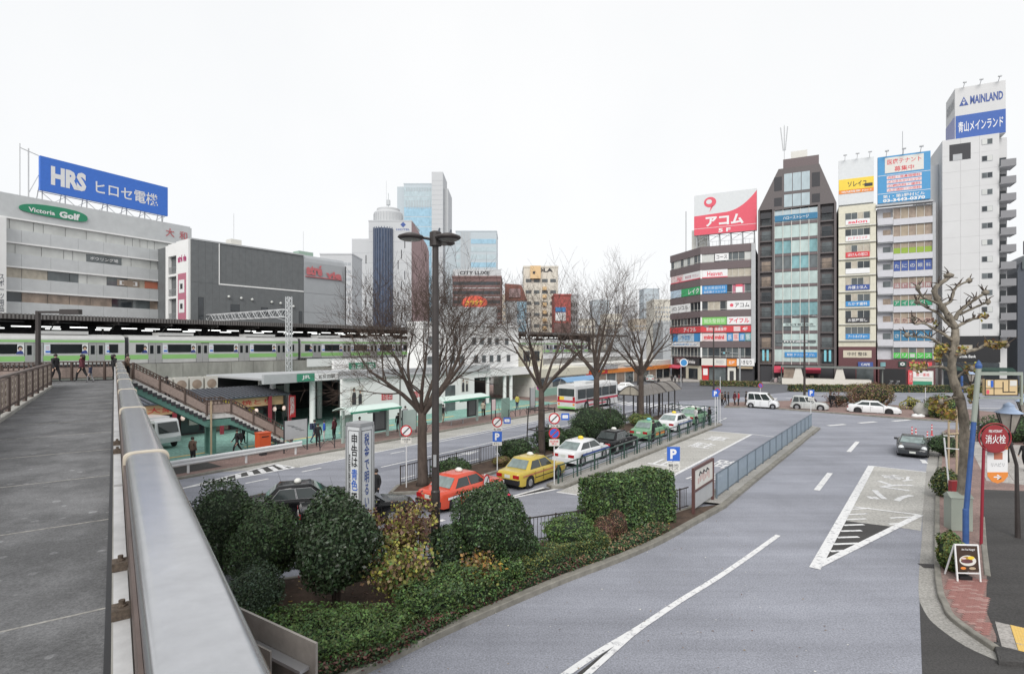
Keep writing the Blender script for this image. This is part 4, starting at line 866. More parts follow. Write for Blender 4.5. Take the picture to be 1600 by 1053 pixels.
sign(A, 2.9, 5.6, 25.5, 27.0, .05, 'white', 'コース', 'dark', .8, .5); sign(A, .3, 5.4, 22.0, 23.65, .05, 'white', 'Heaven', 'sign_pink', .6, .6); MB().box(.3, 5.4, -.0, .045, 21.95, 22.15).obj('sign_trim', 'sign_pink', A)
b = sign(A, .3, 5.3, 18.6, 20.3, .05, 'sign_azure', '東京美容外科', 'pale_blue', .85, .4, dz=.35); text('五反田クリニック', b, (2.8, .03, 18.95), 4.4, .5, 'white')
MB().box(7.0, 8.3, .04, .1, 18.6, 19.8).obj('poster', 'white', A); MB().box(7.0, 8.3, .03, .09, 19.82, 20.3).obj('poster', 'sign_pink', A)
b = sign(A, 5.3, 9.95, 15.05, 16.9, .05, 'white', 'アコム', 'dark', .6, .5, dx=.6); text('●', b, (6.2, .03, 16.0), .7, .7, 'sign_pink')
b = sign(A, .3, 5.2, 11.95, 13.55, .05, 'sign_lime', '鍼灸整骨院', 'sign_pale_lime' if (flat('sign_pale_lime', (.55, .70, .48)), 1) else '', .85, .6)
sign(A, 5.3, 9.95, 11.95, 13.55, .05, 'white', 'アイフル', 'sign_pink', .85, .65, .05)
b = sign(A, 0, 9.95, 10.35, 11.65, -.12, 'sign_red' if (flat('sign_red', (.58, .06, .07)), 1) else '', '新規会員募集中', 'white', .4, .6, dx=-1.8); text('4F', b, (8.8, -.15, 11.0), 1.0, .7, 'white'); board(b, 6.6, 7.9, 10.5, 11.5, -.16, 'pale_pink', .03)
b = sign(A, .3, 5.1, 8.45, 10.15, .05, 'pale_pink', 'mini mini', 'sign_red', .85, .5, .05)
for i, m in enumerate(('sign_azure', 'pale_pink', 'sign_azure', 'glass_teal')): sign(A, 5.3 + 1.17 * i, 6.4 + 1.17 * i, 8.5, 10.1, .05, m, ('歯科', '内科', '皮膚', '眼科')[i], 'white' if i != 1 else 'sign_red', .6, .8, name='sign_board')
sign(wg, .2, 5.4, 22.0, 23.65, .02, 'pale_pink', 'Hair', 'sign_pink', .4, .7, dx=1.2); sign(wg, 5.5, 12.1, 22.0, 23.65, .02, 'white', '美容室 サロン', 'rose', .8, .4); MB().box(.2, 12.1, -.04, .015, 21.95, 22.15).obj('sign_trim', 'sign_pink', wg)
sign(wg, .1, 4.6, 18.6, 20.3, .02, 'pale_blue'); sign(wg, 4.7, 12.1, 18.6, 20.3, .02, 'sign_green', 'レイク', 'white', .55, .7, .04, dx=1.2)
sign(wg, .1, 8.2, 15.05, 16.9, .02, 'white', '(C) シコル', 'dark', .8, .6, .03)
sign(wg, 0, 12.2, 10.35, 11.65, -.12, 'sign_red', 'アイフル', 'white', .4, .75, .04, dx=2.2)
sign(wg, 1.2, 12.0, 8.4, 10.15, .02, 'pale_blue', '学習塾', 'sign_azure', .3, .6); MB().box(1.2, 3.2, -.02, .015, 8.4, 10.15).obj('sign_trim', 'sign_azure', wg); MB().box(9.8, 12, -.02, .015, 8.4, 10.15).obj('sign_trim', 'sign_azure', wg)
sign(wg, 0, 12, 7.25, 8.3, -.1, 'white', '五反田駅前ビル', 'sign_azure', .8, .5)
# street level shops
for x0, x1, m, tx, tm in ((.1, 6.4, 'offwhite', 'KFC', 'red'), (6.45, 8.4, 'sign_orange', '吉野家', 'white'), (8.45, 12.4, 'white', 'ゆず庵', 'dark')):
    pass
sign(A, .2, 5.2, 3.3, 4.8, -.35, 'offwhite', 'FRIED', 'fascia_grey', .3, .5, dx=1.2); MB().box(.2, 5.2, -.4, -.36, 3.05, 3.28).obj('sign_trim', 'red', A)
sign(A, 5.3, 7.2, 3.2, 4.7, -.35, 'sign_orange', '松屋', 'white', .6, .5); sign(A, 7.25, 10.6, 3.3, 4.8, -.35, 'white', 'いきなり', 'dark', .7, .6)
for x0, x1, m in ((.3, 1.6, 'red'), (1.7, 5.0, 'glass_mid'), (5.4, 7.0, 'offwhite'), (7.3, 10.4, 'dark')):
    f = MB().box(x0, x1, .1, .45, .15, 3.0).obj('shop_front', m, A)
MB().box(.5, 1.4, .05, .09, 1.2, 2.6).obj('poster', 'white', A); MB().box(5.8, 6.6, .02, .09, .2, 2.2).obj('door', 'dark', A); MB().box(7.4, 10.3, -.6, .05, 2.75, 3.1).obj('awning', 'tan', A)
sign(wg, 6.2, 12.1, 3.2, 4.7, -.3, 'dark', 'Drinks', 'white', .5, .5, .04); sign(wg, 2.0, 6.1, 3.2, 4.8, -.2, 'maroon_tile', 'TEA', 'white', .5, .5)
MB().box(6.4, 12, .1, .45, .15, 3.1).obj('shop_front', 'cream', wg); MB().box(7.6, 11, .02, .09, .2, 2.5).obj('door', 'glass_dark', wg)
mb = MB(); mb.xprism([(0, 3.1), (-1.6, 2.5), (-1.6, 2.3), (0, 2.9)], .2, 6.0); mb.obj('awning', 'awn_red' if (flat('awn_red', (.50, .06, .10)), 1) else '', wg); MB().box(.3, 6, .1, .45, .15, 2.8).obj('shop_front', 'dark', wg)
# roof clutter and billboard
mb = MB()
for k in range(14): mb.bar((k * .8, .4, 28.7), (k * .8, .4, 29.7), .05)
mb.bar((0, .4, 29.7), (10.4, .4, 29.7), .06); mb.obj('roof_rail', 'galv', A)
MB().box(-2.5, .8, 4, 7.5, 28.2, 33.2).obj('stair_head', 'offwhite', A); MB().tube([(-4, 5.5, 28), (-4, 5.5, 38)], .09, 6).obj('antenna', 'galv', A)
BB = FT('red_rooftop_billboard', 'red and white rooftop billboard with large white katakana on the brown corner building', 'billboard', -3.9, 1.2, 28.3)
MB().box(0, 12.5, 0, .9, 3.2, 11.9).obj('panel', 'billboard_white' if (flat('billboard_white', (.60, .62, .63)), 1) else '', BB)
mb = MB(); pts = [(0, 3.2), (12.5, 3.2), (12.5, 11.5)] + [(12.5 - 6.6 * (k / 10), 11.5 - 3.9 * (1 - (1 - k / 10) ** 2.2)) for k in range(1, 11)] + [(0, 7.35)]
mb.yprism(pts, -.03, -.002); mb.obj('red_field', 'sign_pink', BB)
text('アコム', BB, (6.2, -.05, 5.95), 7.6, 2.2, 'white', bold=.06); text('5 F', BB, (6.2, -.05, 3.85), 2.4, .8, 'white', bold=.04); MB().box(0, 12.5, -.045, -.032, 4.55, 4.62).obj('line', 'white', BB)
mb = MB(); n = 24
mb.yprism([(3.3 + 1.25 * math.cos(2 * math.pi * j / n), 10.1 + 1.1 * math.sin(2 * math.pi * j / n)) for j in range(n)], -.05, -.004); mb.yprism([(3.5, 9.2), (3.2, 8.0), (4.0, 9.3)], -.05, -.004); em = mb.obj('emblem', 'sign_pink', BB)
mb = MB(); mb.yprism([(3.1 + .6 * math.cos(2 * math.pi * j / n), 10.2 + .5 * math.sin(2 * math.pi * j / n)) for j in range(n)], -.07, -.055); mb.obj('emblem_eye', 'billboard_white', em)
for i in range(6):
    x = .5 + i * 2.3; mb = MB(); mb.bar((x, .5, 0), (x, .5, 3.2), .18); mb.bar((x, 3.5, 0), (x, .8, 5), .12); mb.bar((x, .5, 1.6), (min(12, x + 2.3), .5, 3.1), .09); mb.bar((x, .3, 3.1), (min(12, x + 2.3), .3, 2.5), .09); mb.obj('frame', 'galv', BB)
# ---- B: dark tapering tower
B = FT('tapered_tower', 'dark brown tower with sloping shoulders and pale green glass bays', 'building', 8.9)
WB = 13.9
mb = MB(); mb.yprism([(0, 0), (WB, 0), (WB, 34.9), (11.0, 43.2), (3.8, 43.2), (0, 34.9)], .9, 15); mb.obj('core', 'dark_tile', B)
mb = MB(); mb.yprism([(2.9, 34.9), (3.0, 0), (10.9, 0), (10.9, 34.9), (WB, 34.9), (11.0, 43.2), (3.8, 43.2), (0, 34.9)][0:1] + [(2.9, 35.2), (0, 35.2), (3.8, 43.2), (11.0, 43.2), (13.9, 35.2), (10.9, 35.2)], 0, .9)
mb.obj('gable', 'dark_tile', B)
for x0, x1 in ((0, .35), (2.65, 3.05), (10.75, 11.15), (13.5, 13.9)): MB().box(x0, x1, 0, .95, 0, 35.19).obj('pier', 'dark_tile', B)
for k in range(10):
    zt = 31.75 - 3.12 * k + (3.12 if k == 0 else 3.12)
    zt = 34.87 - 3.12 * k
    pool = [['glass_bluewhite'], ['glass_pale'], ['glass_pale', 'glass_teal', 'glass_pale'], ['glass_teal', 'glass_mid', 'glass_teal', 'glass_pale'], ['glass_pale'], ['glass_pale'], ['glass_teal'], ['glass_pale', 'glass_mid'], ['glass_pale', 'glass_mid', 'glass_pale'], ['glass_pale']][k]
    pane_row(B, 3.05, 10.75, zt - 2.55, zt, 5, .3, pool, .05, seed=rnd)
    MB().box(3.05, 10.75, .2, .9, zt - 3.12 + .01, zt - 2.56).obj('spandrel', 'brown_tile', B)
    for x0 in (.35, 11.15):
        MB().box(x0, x0 + 2.3, .15, .9, zt - 3.1, zt - 2.85).obj('balcony_slab', 'dark_tile', B); m2 = MB()
        for q in range(12): m2.box(x0 + .05 + q * .2, x0 + .08 + q * .2, .16, .2, zt - 2.85, zt - 1.75)
        m2.box(x0, x0 + 2.3, .14, .22, zt - 1.78, zt - 1.7); m2.obj('balcony_rail', 'dark', B)
        MB().box(x0 + .3, x0 + 2.0, .84, .89, zt - 2.8, zt - .8).obj('balcony_door', rnd.choice(['glass_dark', 'glass_mid', 'blind_brown']), B)
mb = MB()
for i in range(6): x = 3.05 + 7.7 * i / 5; mb.box(x - .05, x + .05, .12, .3, 3.7, 34.9)
mb.obj('mullion', 'offwhite', B)
sign(B, 3.1, 10.7, 32.6, 33.8, .05, 'sign_azure_dk' if (flat('sign_azure_dk', (.04, .17, .30)), 1) else '', 'ハローストレージ', 'white', .6, .55)
for zt, hh in ((42.1, 3.7), (37.9, 2.6)):
    pane_row(B, 4.75, 9.4, zt - hh, zt, 3, -.04, ['glass_bluewhite'], .12)
    for x0 in (3.0, 9.7): MB().box(x0, x0 + 1.4, -.03, -.002, zt - hh + .4, zt - .5).obj('vent_louver', 'dark', B)
for x0 in (.5, 11.4): MB().box(x0, x0 + 1.9, -.02, .02, 33.4, 34.6).obj('vent_louver', 'dark', B)
sign(B, 4.9, 10.6, 8.4 - 3.2, 6.2, .1, 'sign_azure', '駅前 クリニック ジム', 'white', .85, .5); sign(B, 4.6, 10.4, 11.4, 12.0, .1, 'glass_pale', '住友不動産販売', 'dark', .85, .8); sign(B, 3.4, 10.4, 8.1, 8.6, .1, 'glass_mid', 'FITNESS', 'white', .6, .6)
for x0 in (.8, 11.8):
    for q in range(2): MB().box(x0 + q * .8, x0 + q * .8 + .4, .05, .1, 4.4, 6.6).obj('banner', 'banner_cyan' if (flat('banner_cyan', (.20, .50, .58)), 1) else '', B)
MB().box(.4, 13.4, .2, .8, 0, 3.3).obj('shop_front', 'dark', B)
for x0, x1, m in ((3.0, 5.6, 'awn_red'), (8.5, 11.2, 'awn_red')):
    mb = MB(); mb.xprism([(.1, 3.4), (-1.5, 2.8), (-1.5, 2.1), (.1, 2.4)], x0, x1); mb.obj('awning', m, B)
for i in range(10): MB().box(3.0 + i * .8, 3.6 + i * .8, -.6, .1, .15, 1.0 + .3 * (i % 3)).obj('display_shelf', rnd.choice(['rose', 'tan', 'pale_pink', 'offwhite', 'magenta']), B)
MB().box(4.6, 11, 2, 9, 43.2, 45.6).obj('plant_room', 'brown_tile', B); MB().box(6, 9, 4, 8, 45.3, 47.6).obj('water_tank', 'offwhite', B)
mb = MB(); mb.bar((4.8, 3, 43.2), (4.8, 3, 53), .12)
for dx in (-.7, 0, .6): mb.bar((4.8 + dx * .3, 3, 47.8), (4.8 + dx, 3, 52.6), .2)
mb.obj('antenna', 'galv', B)
# ---- C: narrow cream building
Cb = FT('narrow_cream_building', 'narrow cream building with a sign under each window row and yellow roof sign', 'building', 23.1)
WC = 6.1
MB().box(.05, WC, .35, 14, 7.3, 34.4).obj('core', 'cream', Cb); MB().box(.05, WC, .0, 14, 0, 7.28).obj('base', 'maroon_tile', Cb)
sg = [('white', 'salon', 'sign_pink'), ('white', '(+) クリニック', 'sign_pink'), ('sign_red', 'ほけんの窓口', 'white'), ('white', None, None), ('navy_sign', '弁護士法人', 'white'), ('sign_azure', 'たかす歯科', 'white'), ('dark', 'お部屋探し', 'white'), ('sign_azure', 'アートネイチャー', 'white')]
flat('navy_sign', (.05, .09, .28))
for k in range(9):
    zt = 33.0 - 3.13 * k
    if k == 8: break
    MB().box(.05, WC, .02, .34, zt - 3.0 + .45, zt - 1.45).obj('spandrel_panel', 'cream', Cb); MB().box(.05, WC, -.08, .34, zt - 3.0 + .3, zt - 3.0 + .44).obj('ledge', 'offwhite', Cb)
    for x0, x1 in ((.05, 1.1), (5.2, WC)): MB().box(x0, x1, .02, .34, zt - 1.44, zt + .1).obj('pier', 'cream', Cb)
    pane_row(Cb, 1.15, 5.15, zt - 1.43, zt, 4, .25, ['glass_dark', 'glass_mid', 'blind'], .06, seed=rnd); mull(Cb, 1.15, 5.15, zt - 1.43, zt, 4, .19, 'offwhite', .05)
    m, tx, tm = sg[k]; sign(Cb, 1.2, 5.1, zt - 2.35, zt - 1.35, -.12, m, tx, tm or 'white', .8, .6, .03)
sign(Cb, .8, 5.4, 5.2, 6.6, -.08, 'tan_pale' if (flat('tan_pale', (.55, .50, .40)), 1) else '', '中村 整体', 'dark', .7, .5); sign(Cb, 3.2, 5.6, 3.5, 4.4, -.4, 'navy_sign', 'CAFE', 'white', .6, .5)
MB().box(.6, 2.8, -.05, .0, .2, 3.2).obj('shop_front', 'dark', Cb); MB().box(3.0, 5.7, -.05, .0, .2, 3.2).obj('shop_front', 'glass_mid', Cb)
CS = FT('yellow_roof_sign', 'tall white rooftop sign with yellow and red bands on the narrow cream building', 'billboard', 23.2, .4, 34.4)
MB().box(0, 5.7, 0, .5, .3, 8.9).obj('panel', 'billboard_white', CS); b = sign(CS, 0, 5.7, 3.1, 5.2, -.06, 'sign_yellow', 'ソレイユ', 'dark', .55, .5, .03, dx=.2); sign(CS, 0, 5.7, 2.4, 3.08, -.06, 'sign_orange', '地域情報 No.1', 'white', .85, .6)
board(b, 4.2, 5.5, 3.4, 4.0, -.1, 'dark', .03); MB().box(0, 5.7, .5, .9, .0, .29).obj('base_rail', 'galv', CS)
for x in (1, 3, 5): mb = MB(); mb.bar((x, 0, 8.9), (x, -1.0, 9.6), .06); mb.box(x - .3, x + .3, -1.2, -.9, 9.5, 9.65); mb.obj('sign_lamp', 'galv', CS)
# ---- D: building with five wide panes per floor
D = FT('tan_window_building', 'lilac grey building with rows of five tan windows and balconies', 'building', 29.5)
WD_ = 8.75
MB().box(0, WD_, .9, 15, 4.9, 33.4).obj('core', 'lilac_wall', D); MB().box(0, WD_, .2, 15, 0, 4.88).obj('base', 'maroon_tile', D)
txs = [None, None, ('sign_olive', None), ('navy_sign', 'たにの眼科'), ('rose_dark', '法律事務所'), ('sign_green_dk', 'アイデイ'), ('tan_rose', 'たかはし塾'), ('sign_azure_dk', 'さくらクリ'), ('sign_green_hi', 'グリーンスパ')]
flat('sign_olive', (.25, .36, .05)); flat('rose_dark', (.30, .17, .17)); flat('tan_rose', (.40, .30, .25)); flat('sign_green_hi', (.08, .48, .08))
for k in range(9):
    zt = 33.1 - 3.24 * k
    MB().box(2.4, 8.3, 0, .88, zt - 3.23, zt - 2.08).obj('spandrel_panel', 'lilac_wall', D) if k < 8 else None
    pane_row(D, 2.4, 8.3, zt - 2.07, zt, 5, .35, ['blind_brown', 'blind_tan' if (glass('blind_tan', (.33, .27, .20), .25, .2), 1) else ''] if k < 7 else ['glass_mid', 'blind_brown'], .08); mull(D, 2.4, 8.3, zt - 2.07, zt, 5, .28, 'offwhite', .07)
    if k < 8:
        MB().box(0, 2.35, -.1, .05, zt - 3.0, zt - 1.75).obj('balcony_parapet', 'lilac_wall', D); MB().box(0, 2.35, .05, .88, zt - 3.2, zt - 3.02).obj('balcony_slab', 'fascia_grey', D); MB().box(.9, 2.1, .8, .88, zt - 2.6, zt - .6).obj('balcony_door', rnd.choice(['glass_dark', 'blind_brown', 'glass_mid']), D)
    if txs[k]:
        m, tx = txs[k]
        for i in range(5):
            x0 = 2.4 + 1.18 * i; b = MB().box(x0 + .08, x0 + 1.1, .29, .345, zt - 2.0, zt - 1.0 if k not in (3, 7) else zt - .1).obj('window_sign', m, D)
            if tx and i < len(tx): text(tx[i], b, (x0 + .59, .27, zt - 1.5 if k not in (3, 7) else zt - 1.1), .7, .7, 'blind_white' if k not in (6,) else 'maroon_tile')
MB().box(8.3, WD_, .02, .88, 4.9, 33.4).obj('end_pier', 'fascia_grey', D)
sign(D, 3.2, 4.4, 3.6, 4.6, -.02, 'dark_green', '◎', 'white', .6, .6); sign(D, 4.8, 8.2, 3.7, 4.5, -.02, 'sign_red', 'ドラッグ 薬', 'white', .7, .6); sign(D, .4, 1.2, 3.6, 4.4, -.02, 'glass_teal')
MB().box(.3, 4.3, .0, .18, .2, 3.2).obj('shop_front', 'black', D); MB().box(4.8, 8.4, .0, .18, .2, 2.9).obj('shop_front', 'offwhite', D); sign(D, 5.4, 8.2, 1.7, 2.7, -.1, 'white', '第一薬局', 'sign_red', .7, .6); MB().box(5.4, 8.2, -.1, -.02, .3, 1.0).obj('shop_shelf', 'jr_green', D); sign(D, 4.6, 5.3, .4, 3.0, -.2, 'sign_red', 'くすり', 'white', .6, .8)
DS = FT('blue_medical_billboard', 'blue rooftop billboard with red lettering in a pale box and a phone number', 'billboard', 29.6, .1, 33.3)
MB().box(-.1, 7.9, 0, .6, .9, 9.6).obj('panel', 'sign_sky' if (flat('sign_sky', (.07, .27, .50)), 1) else '', DS); b = MB().box(1.0, 6.9, -.05, -.003, 6.4, 9.3).obj('sign_box', 'offwhite', DS)
text('医療テナント', b, (3.95, -.06, 8.45), 5.2, 1.0, 'sign_red', bold=.02); text('募集中', b, (3.95, -.06, 7.05), 3.0, .95, 'sign_red', bold=.02)
MB().box(-.1, 7.9, -.03, -.003, 6.0, 6.08).obj('line', 'white', DS); MB().box(-.1, 7.9, -.03, -.003, 2.6, 2.68).obj('line', 'white', DS)
for i, s_ in enumerate(('内科・耳鼻咽喉科', 'メンタルクリニック', '心療内科・歯科', '人工透析・小児科')):
    b = MB().box(1.3, 6.6, -.02, -.003, 5.25 - .78 * i, 5.85 - .78 * i).obj('sign_strip', 'pale_pink', DS); text(s_, b, (3.95, -.03, 5.55 - .78 * i), 4.9, .5, 'sign_red', bold=.015)
text('第1・第2野村ビル', DS, (3.9, -.03, 2.05), 6.4, .62, 'white', bold=.03); text('03-3443-0370', DS, (3.9, -.03, 1.3), 6.4, .6, 'white', bold=.04)
mb = MB(); mb.xprism([(-.9, .2), (-.9, .35), (.6, .85), (.6, .2)], -.4, 8.2); mb.obj('skirt', 'fascia_grey', DS)
for x in (1.2, 3.8, 6.4): mb = MB(); mb.bar((x, 0, 9.6), (x, -1.0, 10.4), .07); mb.box(x - .3, x + .3, -1.3, -.9, 10.2, 10.4); mb.obj('sign_lamp', 'galv', DS)
MB().tube([(3.8, .5, 9.6), (3.8, .5, 14)], .05, 5).obj('antenna', 'galv', DS)
mat('tower_white', (.56, .56, .56), .7, .03, .3)
# ---- E: white apartment tower
E_ = FT('white_apartment_tower', 'tall white apartment tower with small windows and stacked grey balconies', 'building', 39.2)
WE = 7.9
for k in range(12):                                            # rendered wall fields with joints, floor by floor
    z0 = 9.2 + 2.93 * k
    for x0, x1 in ((0, 2.6), (2.61, 5.2), (5.21, WE)): MB().box(x0, x1 - .01, 0, .3, z0, z0 + 2.915).obj('wall_panel', 'tower_white', E_)
    f = MB().box(5.5, 7.0, -.05, -.002, z0 + 1.2, z0 + 2.2).obj('window', 'galv', E_)
    for q in range(2): MB().box(5.56 + .72 * q, 6.22 + .72 * q, -.07, -.052, z0 + 1.27, z0 + 2.13).obj('pane', ['glass_mid', 'glass_dark', 'blind_white'][(k + q) % 3], f)
    if k < 11:
        MB().box(WE + .02, WE + 2.0, -.6, 2.6, z0 - .2, z0 - .02).obj('balcony_slab', 'tower_white', E_); MB().box(WE + .02, WE + 2.0, -.66, -.601, z0 - .25, z0 + 1.0).obj('balcony_parapet', 'balc_grey' if (flat('balc_grey', (.22, .22, .23)), 1) else '', E_); MB().box(WE + 2.0, WE + 2.06, -.66, 2.6, z0 - .25, z0 + 1.0).obj('balcony_parapet', 'balc_grey', E_)
        MB().box(WE + .3, WE + 1.5, 2.3, 2.5, z0, z0 + 2.1).obj('balcony_door', 'glass_dark', E_)
MB().box(.02, WE, .31, 16, 0, 44.3).obj('core', 'tower_white', E_); MB().box(WE + .01, WE + 1.7, 2.6, 14, 0, 44.2).obj('rear_wing', 'tower_white', E_)
MB().box(-1.8, .0, 3, 16, 0, 41).obj('rear_wing', 'tower_white', E_)
for k in range(9):
    for y in (4.2, 8.5, 12): MB().box(-1.86, -1.82, y, y + 1.6, 15 + 2.93 * k, 17 + 2.93 * k).obj('side_window', 'glass_dark', E_)
MB().box(-.02, WE + .1, -.12, .29, 4.6, 9.18).obj('black_base', 'black', E_); MB().box(1.6, 4.2, -.2, -.13, 6.4, 7.6).obj('shop_window', 'blind', E_); text('Accela Bank', E_, (3.4, -.16, 5.6), 2.6, .5, 'white')
MB().box(.2, WE, -.1, .25, .2, 4.5).obj('shop_front', 'glass_dark', E_); mb = MB(); mb.xprism([(-.12, 3.7), (-1.8, 3.3), (-1.8, 3.1), (-.12, 3.4)], -.2, 9.6); mb.obj('awning', 'dark_green', E_)
MB().box(1.0, 4.0, -.02, .02, 40.5, 43.4).obj('roof_recess', 'dark', E_); MB().box(1.5, 2.8, -.05, -.022, 40.5, 41.6).obj('roof_unit', 'fascia_grey', E_)
ES = FT('white_blue_rooftop_sign', 'white and blue rooftop sign cube on the white apartment tower', 'billboard', 41.2, 1, 44.3)
MB().box(0, 7.0, 0, 6.5, 0.2, 9.4).obj('panel', 'tower_white', ES); MB().box(.1, 7.0, -.06, -.003, .3, 4.4).obj('blue_field', 'sign_blue_dk' if (flat('sign_blue_dk', (.045, .11, .36)), 1) else '', ES); MB().box(-.06, -.003, .1, 6.4, .3, 4.4).obj('blue_field', 'lilac_blue' if (flat('lilac_blue', (.25, .27, .45)), 1) else '', ES)
text('青山メインランド', ES, (3.55, -.08, 2.3), 6.2, 1.9, 'white', bold=.03); text('MAINLAND', ES, (4.4, -.03, 6.9), 4.5, 1.5, 'navy_sign', bold=.03)
text('MAINLAND', ES, (-.03, 3.2, 7.0), 5.2, 1.8, 'fascia_grey', rot=(R(90), 0, R(-90)), bold=.03)
mb = MB(); mb.yprism([(.6, 6.1), (1.9, 6.1), (1.25, 7.7)], -.04, -.003); em = mb.obj('emblem', 'navy_sign', ES); mb = MB(); mb.yprism([(1.0, 6.75), (1.5, 6.75), (1.25, 6.2)], -.06, -.045); mb.yprism([(1.1, 6.95), (1.4, 6.95), (1.25, 7.35)], -.06, -.045); mb.obj('emblem_cutout', 'tower_white', em)
for x in (1.2, 3.5, 6): mb = MB(); mb.bar((x, 0, 9.4), (x, -.9, 9.9), .07); mb.box(x - .25, x + .25, -1.1, -.8, 9.8, 10.0); mb.obj('sign_lamp', 'galv', ES)
# ---- F: slate apartment block at the right picture edge
Fb = FT('slate_apartment_block', 'dark slate apartment block with curved roof at the right picture edge', 'building', 50.6, 4)
MB().box(0, 14, 0, 12, 0, 20.5).obj('wall', 'slate', Fb); mb = MB(); mb.yprism([(0, 20.5), (14, 20.5), (14, 24.5), (3.4, 24.5), (1.6, 23.5), (.4, 22)], .3, 12); mb.obj('curved_roof', 'slate', Fb)
for k in range(6):
    z0 = 4.5 + 2.95 * k; MB().box(1.4, 13, -.5, -.001, z0 - .25, z0 - .05).obj('balcony_slab', 'slate', Fb)
    for q in range(4): MB().box(1.7 + 2.9 * q, 4.2 + 2.9 * q, -.02, -.001, z0, z0 + 1.9).obj('window', rnd.choice(['glass_mid', 'glass_dark', 'blind_white']), Fb)
MB().box(.6, 1.0, -.02, -.001, 21, 23.2).obj('window', 'glass_mid', Fb); MB().box(1.6, 3.4, .2, .29, 21.3, 23.2).obj('window', 'glass_mid', Fb)
MB().box(3, 8, 2, 8, 24.5, 27).obj('plant_room', 'slate', Fb)
for i in range(4): MB().box(1 + i * .8, 1.7 + i * .8, -2.2, -1.4, .1, .8).obj('stacked_crate', 'sign_blue', Fb)
# ---- white subway entrance walls in front
ue = FT('underpass_entrance', 'white underpass entrance with tapering piers and flat canopy in front of the dark tower', 'entrance', 13.4, -5.4)
MB().box(0, 14.5, 0, .35, .1, 1.25).obj('wall', 'cream_white' if (flat('cream_white', (.64, .61, .55)), 1) else '', ue); MB().box(0, 14.5, 2.6, 2.9, .1, 1.25).obj('wall', 'cream_white', ue)
for x in (2.8, 9.6):
    mb = MB(); mb.yprism([(x - .9, 1.26), (x + .9, 1.26), (x + .45, 3.3), (x - .45, 3.3)], .0, .4); mb.obj('pier', 'cream_white', ue)
MB().box(-.2, 16.5, -.3, 3.1, 3.31, 3.6).obj('canopy', 'galv_dark' if (flat('galv_dark', (.17, .18, .17)), 1) else '', ue); MB().box(.3, 2.2, .1, .16, 1.3, 3.3).obj('glass_screen', 'blind_brown', ue)
MB().box(-.2, .0, 1, 1.2, .1, 3.3).obj('post', 'galv_dark', ue)
MB().box(16.2, 16.4, 1, 1.2, .1, 3.3).obj('post', 'galv_dark', ue)

# ================================================================ distant buildings in the middle
def block(name, label, px0, px1, ytop, d, depth, m, rows=0, cols=0, pm='glass_mid', rz=0, wf=.6, hf=.5, ztop_off=1.2, z_from=6, parapet=True, cat='building'):
    k = d / F; w = (px1 - px0) * k; h = H + (HY - ytop) * k
    o = thing(name, label, cat, ((px0 - 800) * k, d, 0), rz)
    MB().box(0, w, 0, depth, 0, h).obj('wall', m, o)
    if parapet: MB().box(-.15, w + .15, -.15, depth + .15, h + .002, h + .5).obj('parapet', m, o)
    if rows:
        ph = (h - ztop_off - z_from) / rows; pw = (w - .6) / cols
        me = MB().box(0, pw * wf, -.06, -.002, 0, ph * hf).mesh('window', pm)
        for i in range(rows):
            for j in range(cols): put(me, 'window', o, (.3 + (j + (1 - wf) / 2) * pw, 0, z_from + i * ph))
    return o, w, h, k
flat('far_white', (.48, .49, .50)); flat('far_pale', (.44, .49, .52)); flat('far_grey', (.45, .47, .48)); flat('far_cream', (.60, .57, .50)); mat('far_brown', (.30, .21, .21), .6, .1, 1); mat('far_dark', (.17, .10, .095), .6, .15, .6); flat('far_orange', (.66, .47, .26)); flat('far_tan', (.48, .42, .34)); flat('far_red', (.40, .09, .08)); flat('far_line', (.35, .37, .39))  # the pale tower tones carry distance haze in their base colour
o, w, h, k = block('white_tower', 'white panelled tower with navy glass bay and round top behind the bare tree', 576, 643, 346, 260, 22, 'far_white')
MB().box(-8.6, -.05, 2, 20, 0, H + (HY - 372) * k).obj('side_wing', 'far_white', o)
mb = MB(); c = (w * .36, 9); mb.lathe([(7, h), (7, h + 5.6), (6.6, h + 6.2), (5.6, h + 6.6), (5.6, h + 7.8), (0.5, h + 8.1)], 32, X=Matrix.Translation((c[0], c[1], 0))); mb.obj('round_top', 'far_white', o)
mb = MB()
for j in range(30):
    a = 2 * math.pi * j / 30; mb.bar((c[0] + 7.1 * math.cos(a), c[1] + 7.1 * math.sin(a), h + .6), (c[0] + 7.1 * math.cos(a), c[1] + 7.1 * math.sin(a), h + 5.2), .18)
mb.obj('fin', 'far_grey', o); mb = MB(); mb.bar((c[0], c[1], h + 8), (c[0], c[1], h + 16), .25); mb.bar((c[0] - 1, c[1], h + 8), (c[0] - 1, c[1], h + 22), .12); mb.box(c[0] - .8, c[0] + .8, c[1] - .8, c[1] + .8, h + 10, h + 12.5); mb.obj('antenna', 'far_grey', o)
mb = MB(); cx = w * .34
mb.lathe([(5.0, 0), (5.0, H + (HY - 358) * k)], 24, X=Matrix.Translation((cx, 1.6, 0))); mb.obj('glass_bay', 'glass_navy', o)
mb = MB()
for j in range(13):
    a = math.pi + math.pi * j / 12; mb.bar((cx + 5.1 * math.cos(a), 1.6 + 5.1 * math.sin(a), 0), (cx + 5.1 * math.cos(a), 1.6 + 5.1 * math.sin(a), H + (HY - 356) * k), .35)
mb.obj('bay_mullion', 'navy_grey' if (flat('navy_grey', (.10, .12, .17)), 1) else '', o)
for z in range(12, 66, 5): MB().box(.05, w - .05, -.03, -.001, z, z + .12).obj('joint', 'far_line', o); MB().box(-8.5, -.1, 1.97, 1.999, z, z + .12).obj('joint', 'far_line', o) if z < 56 else None
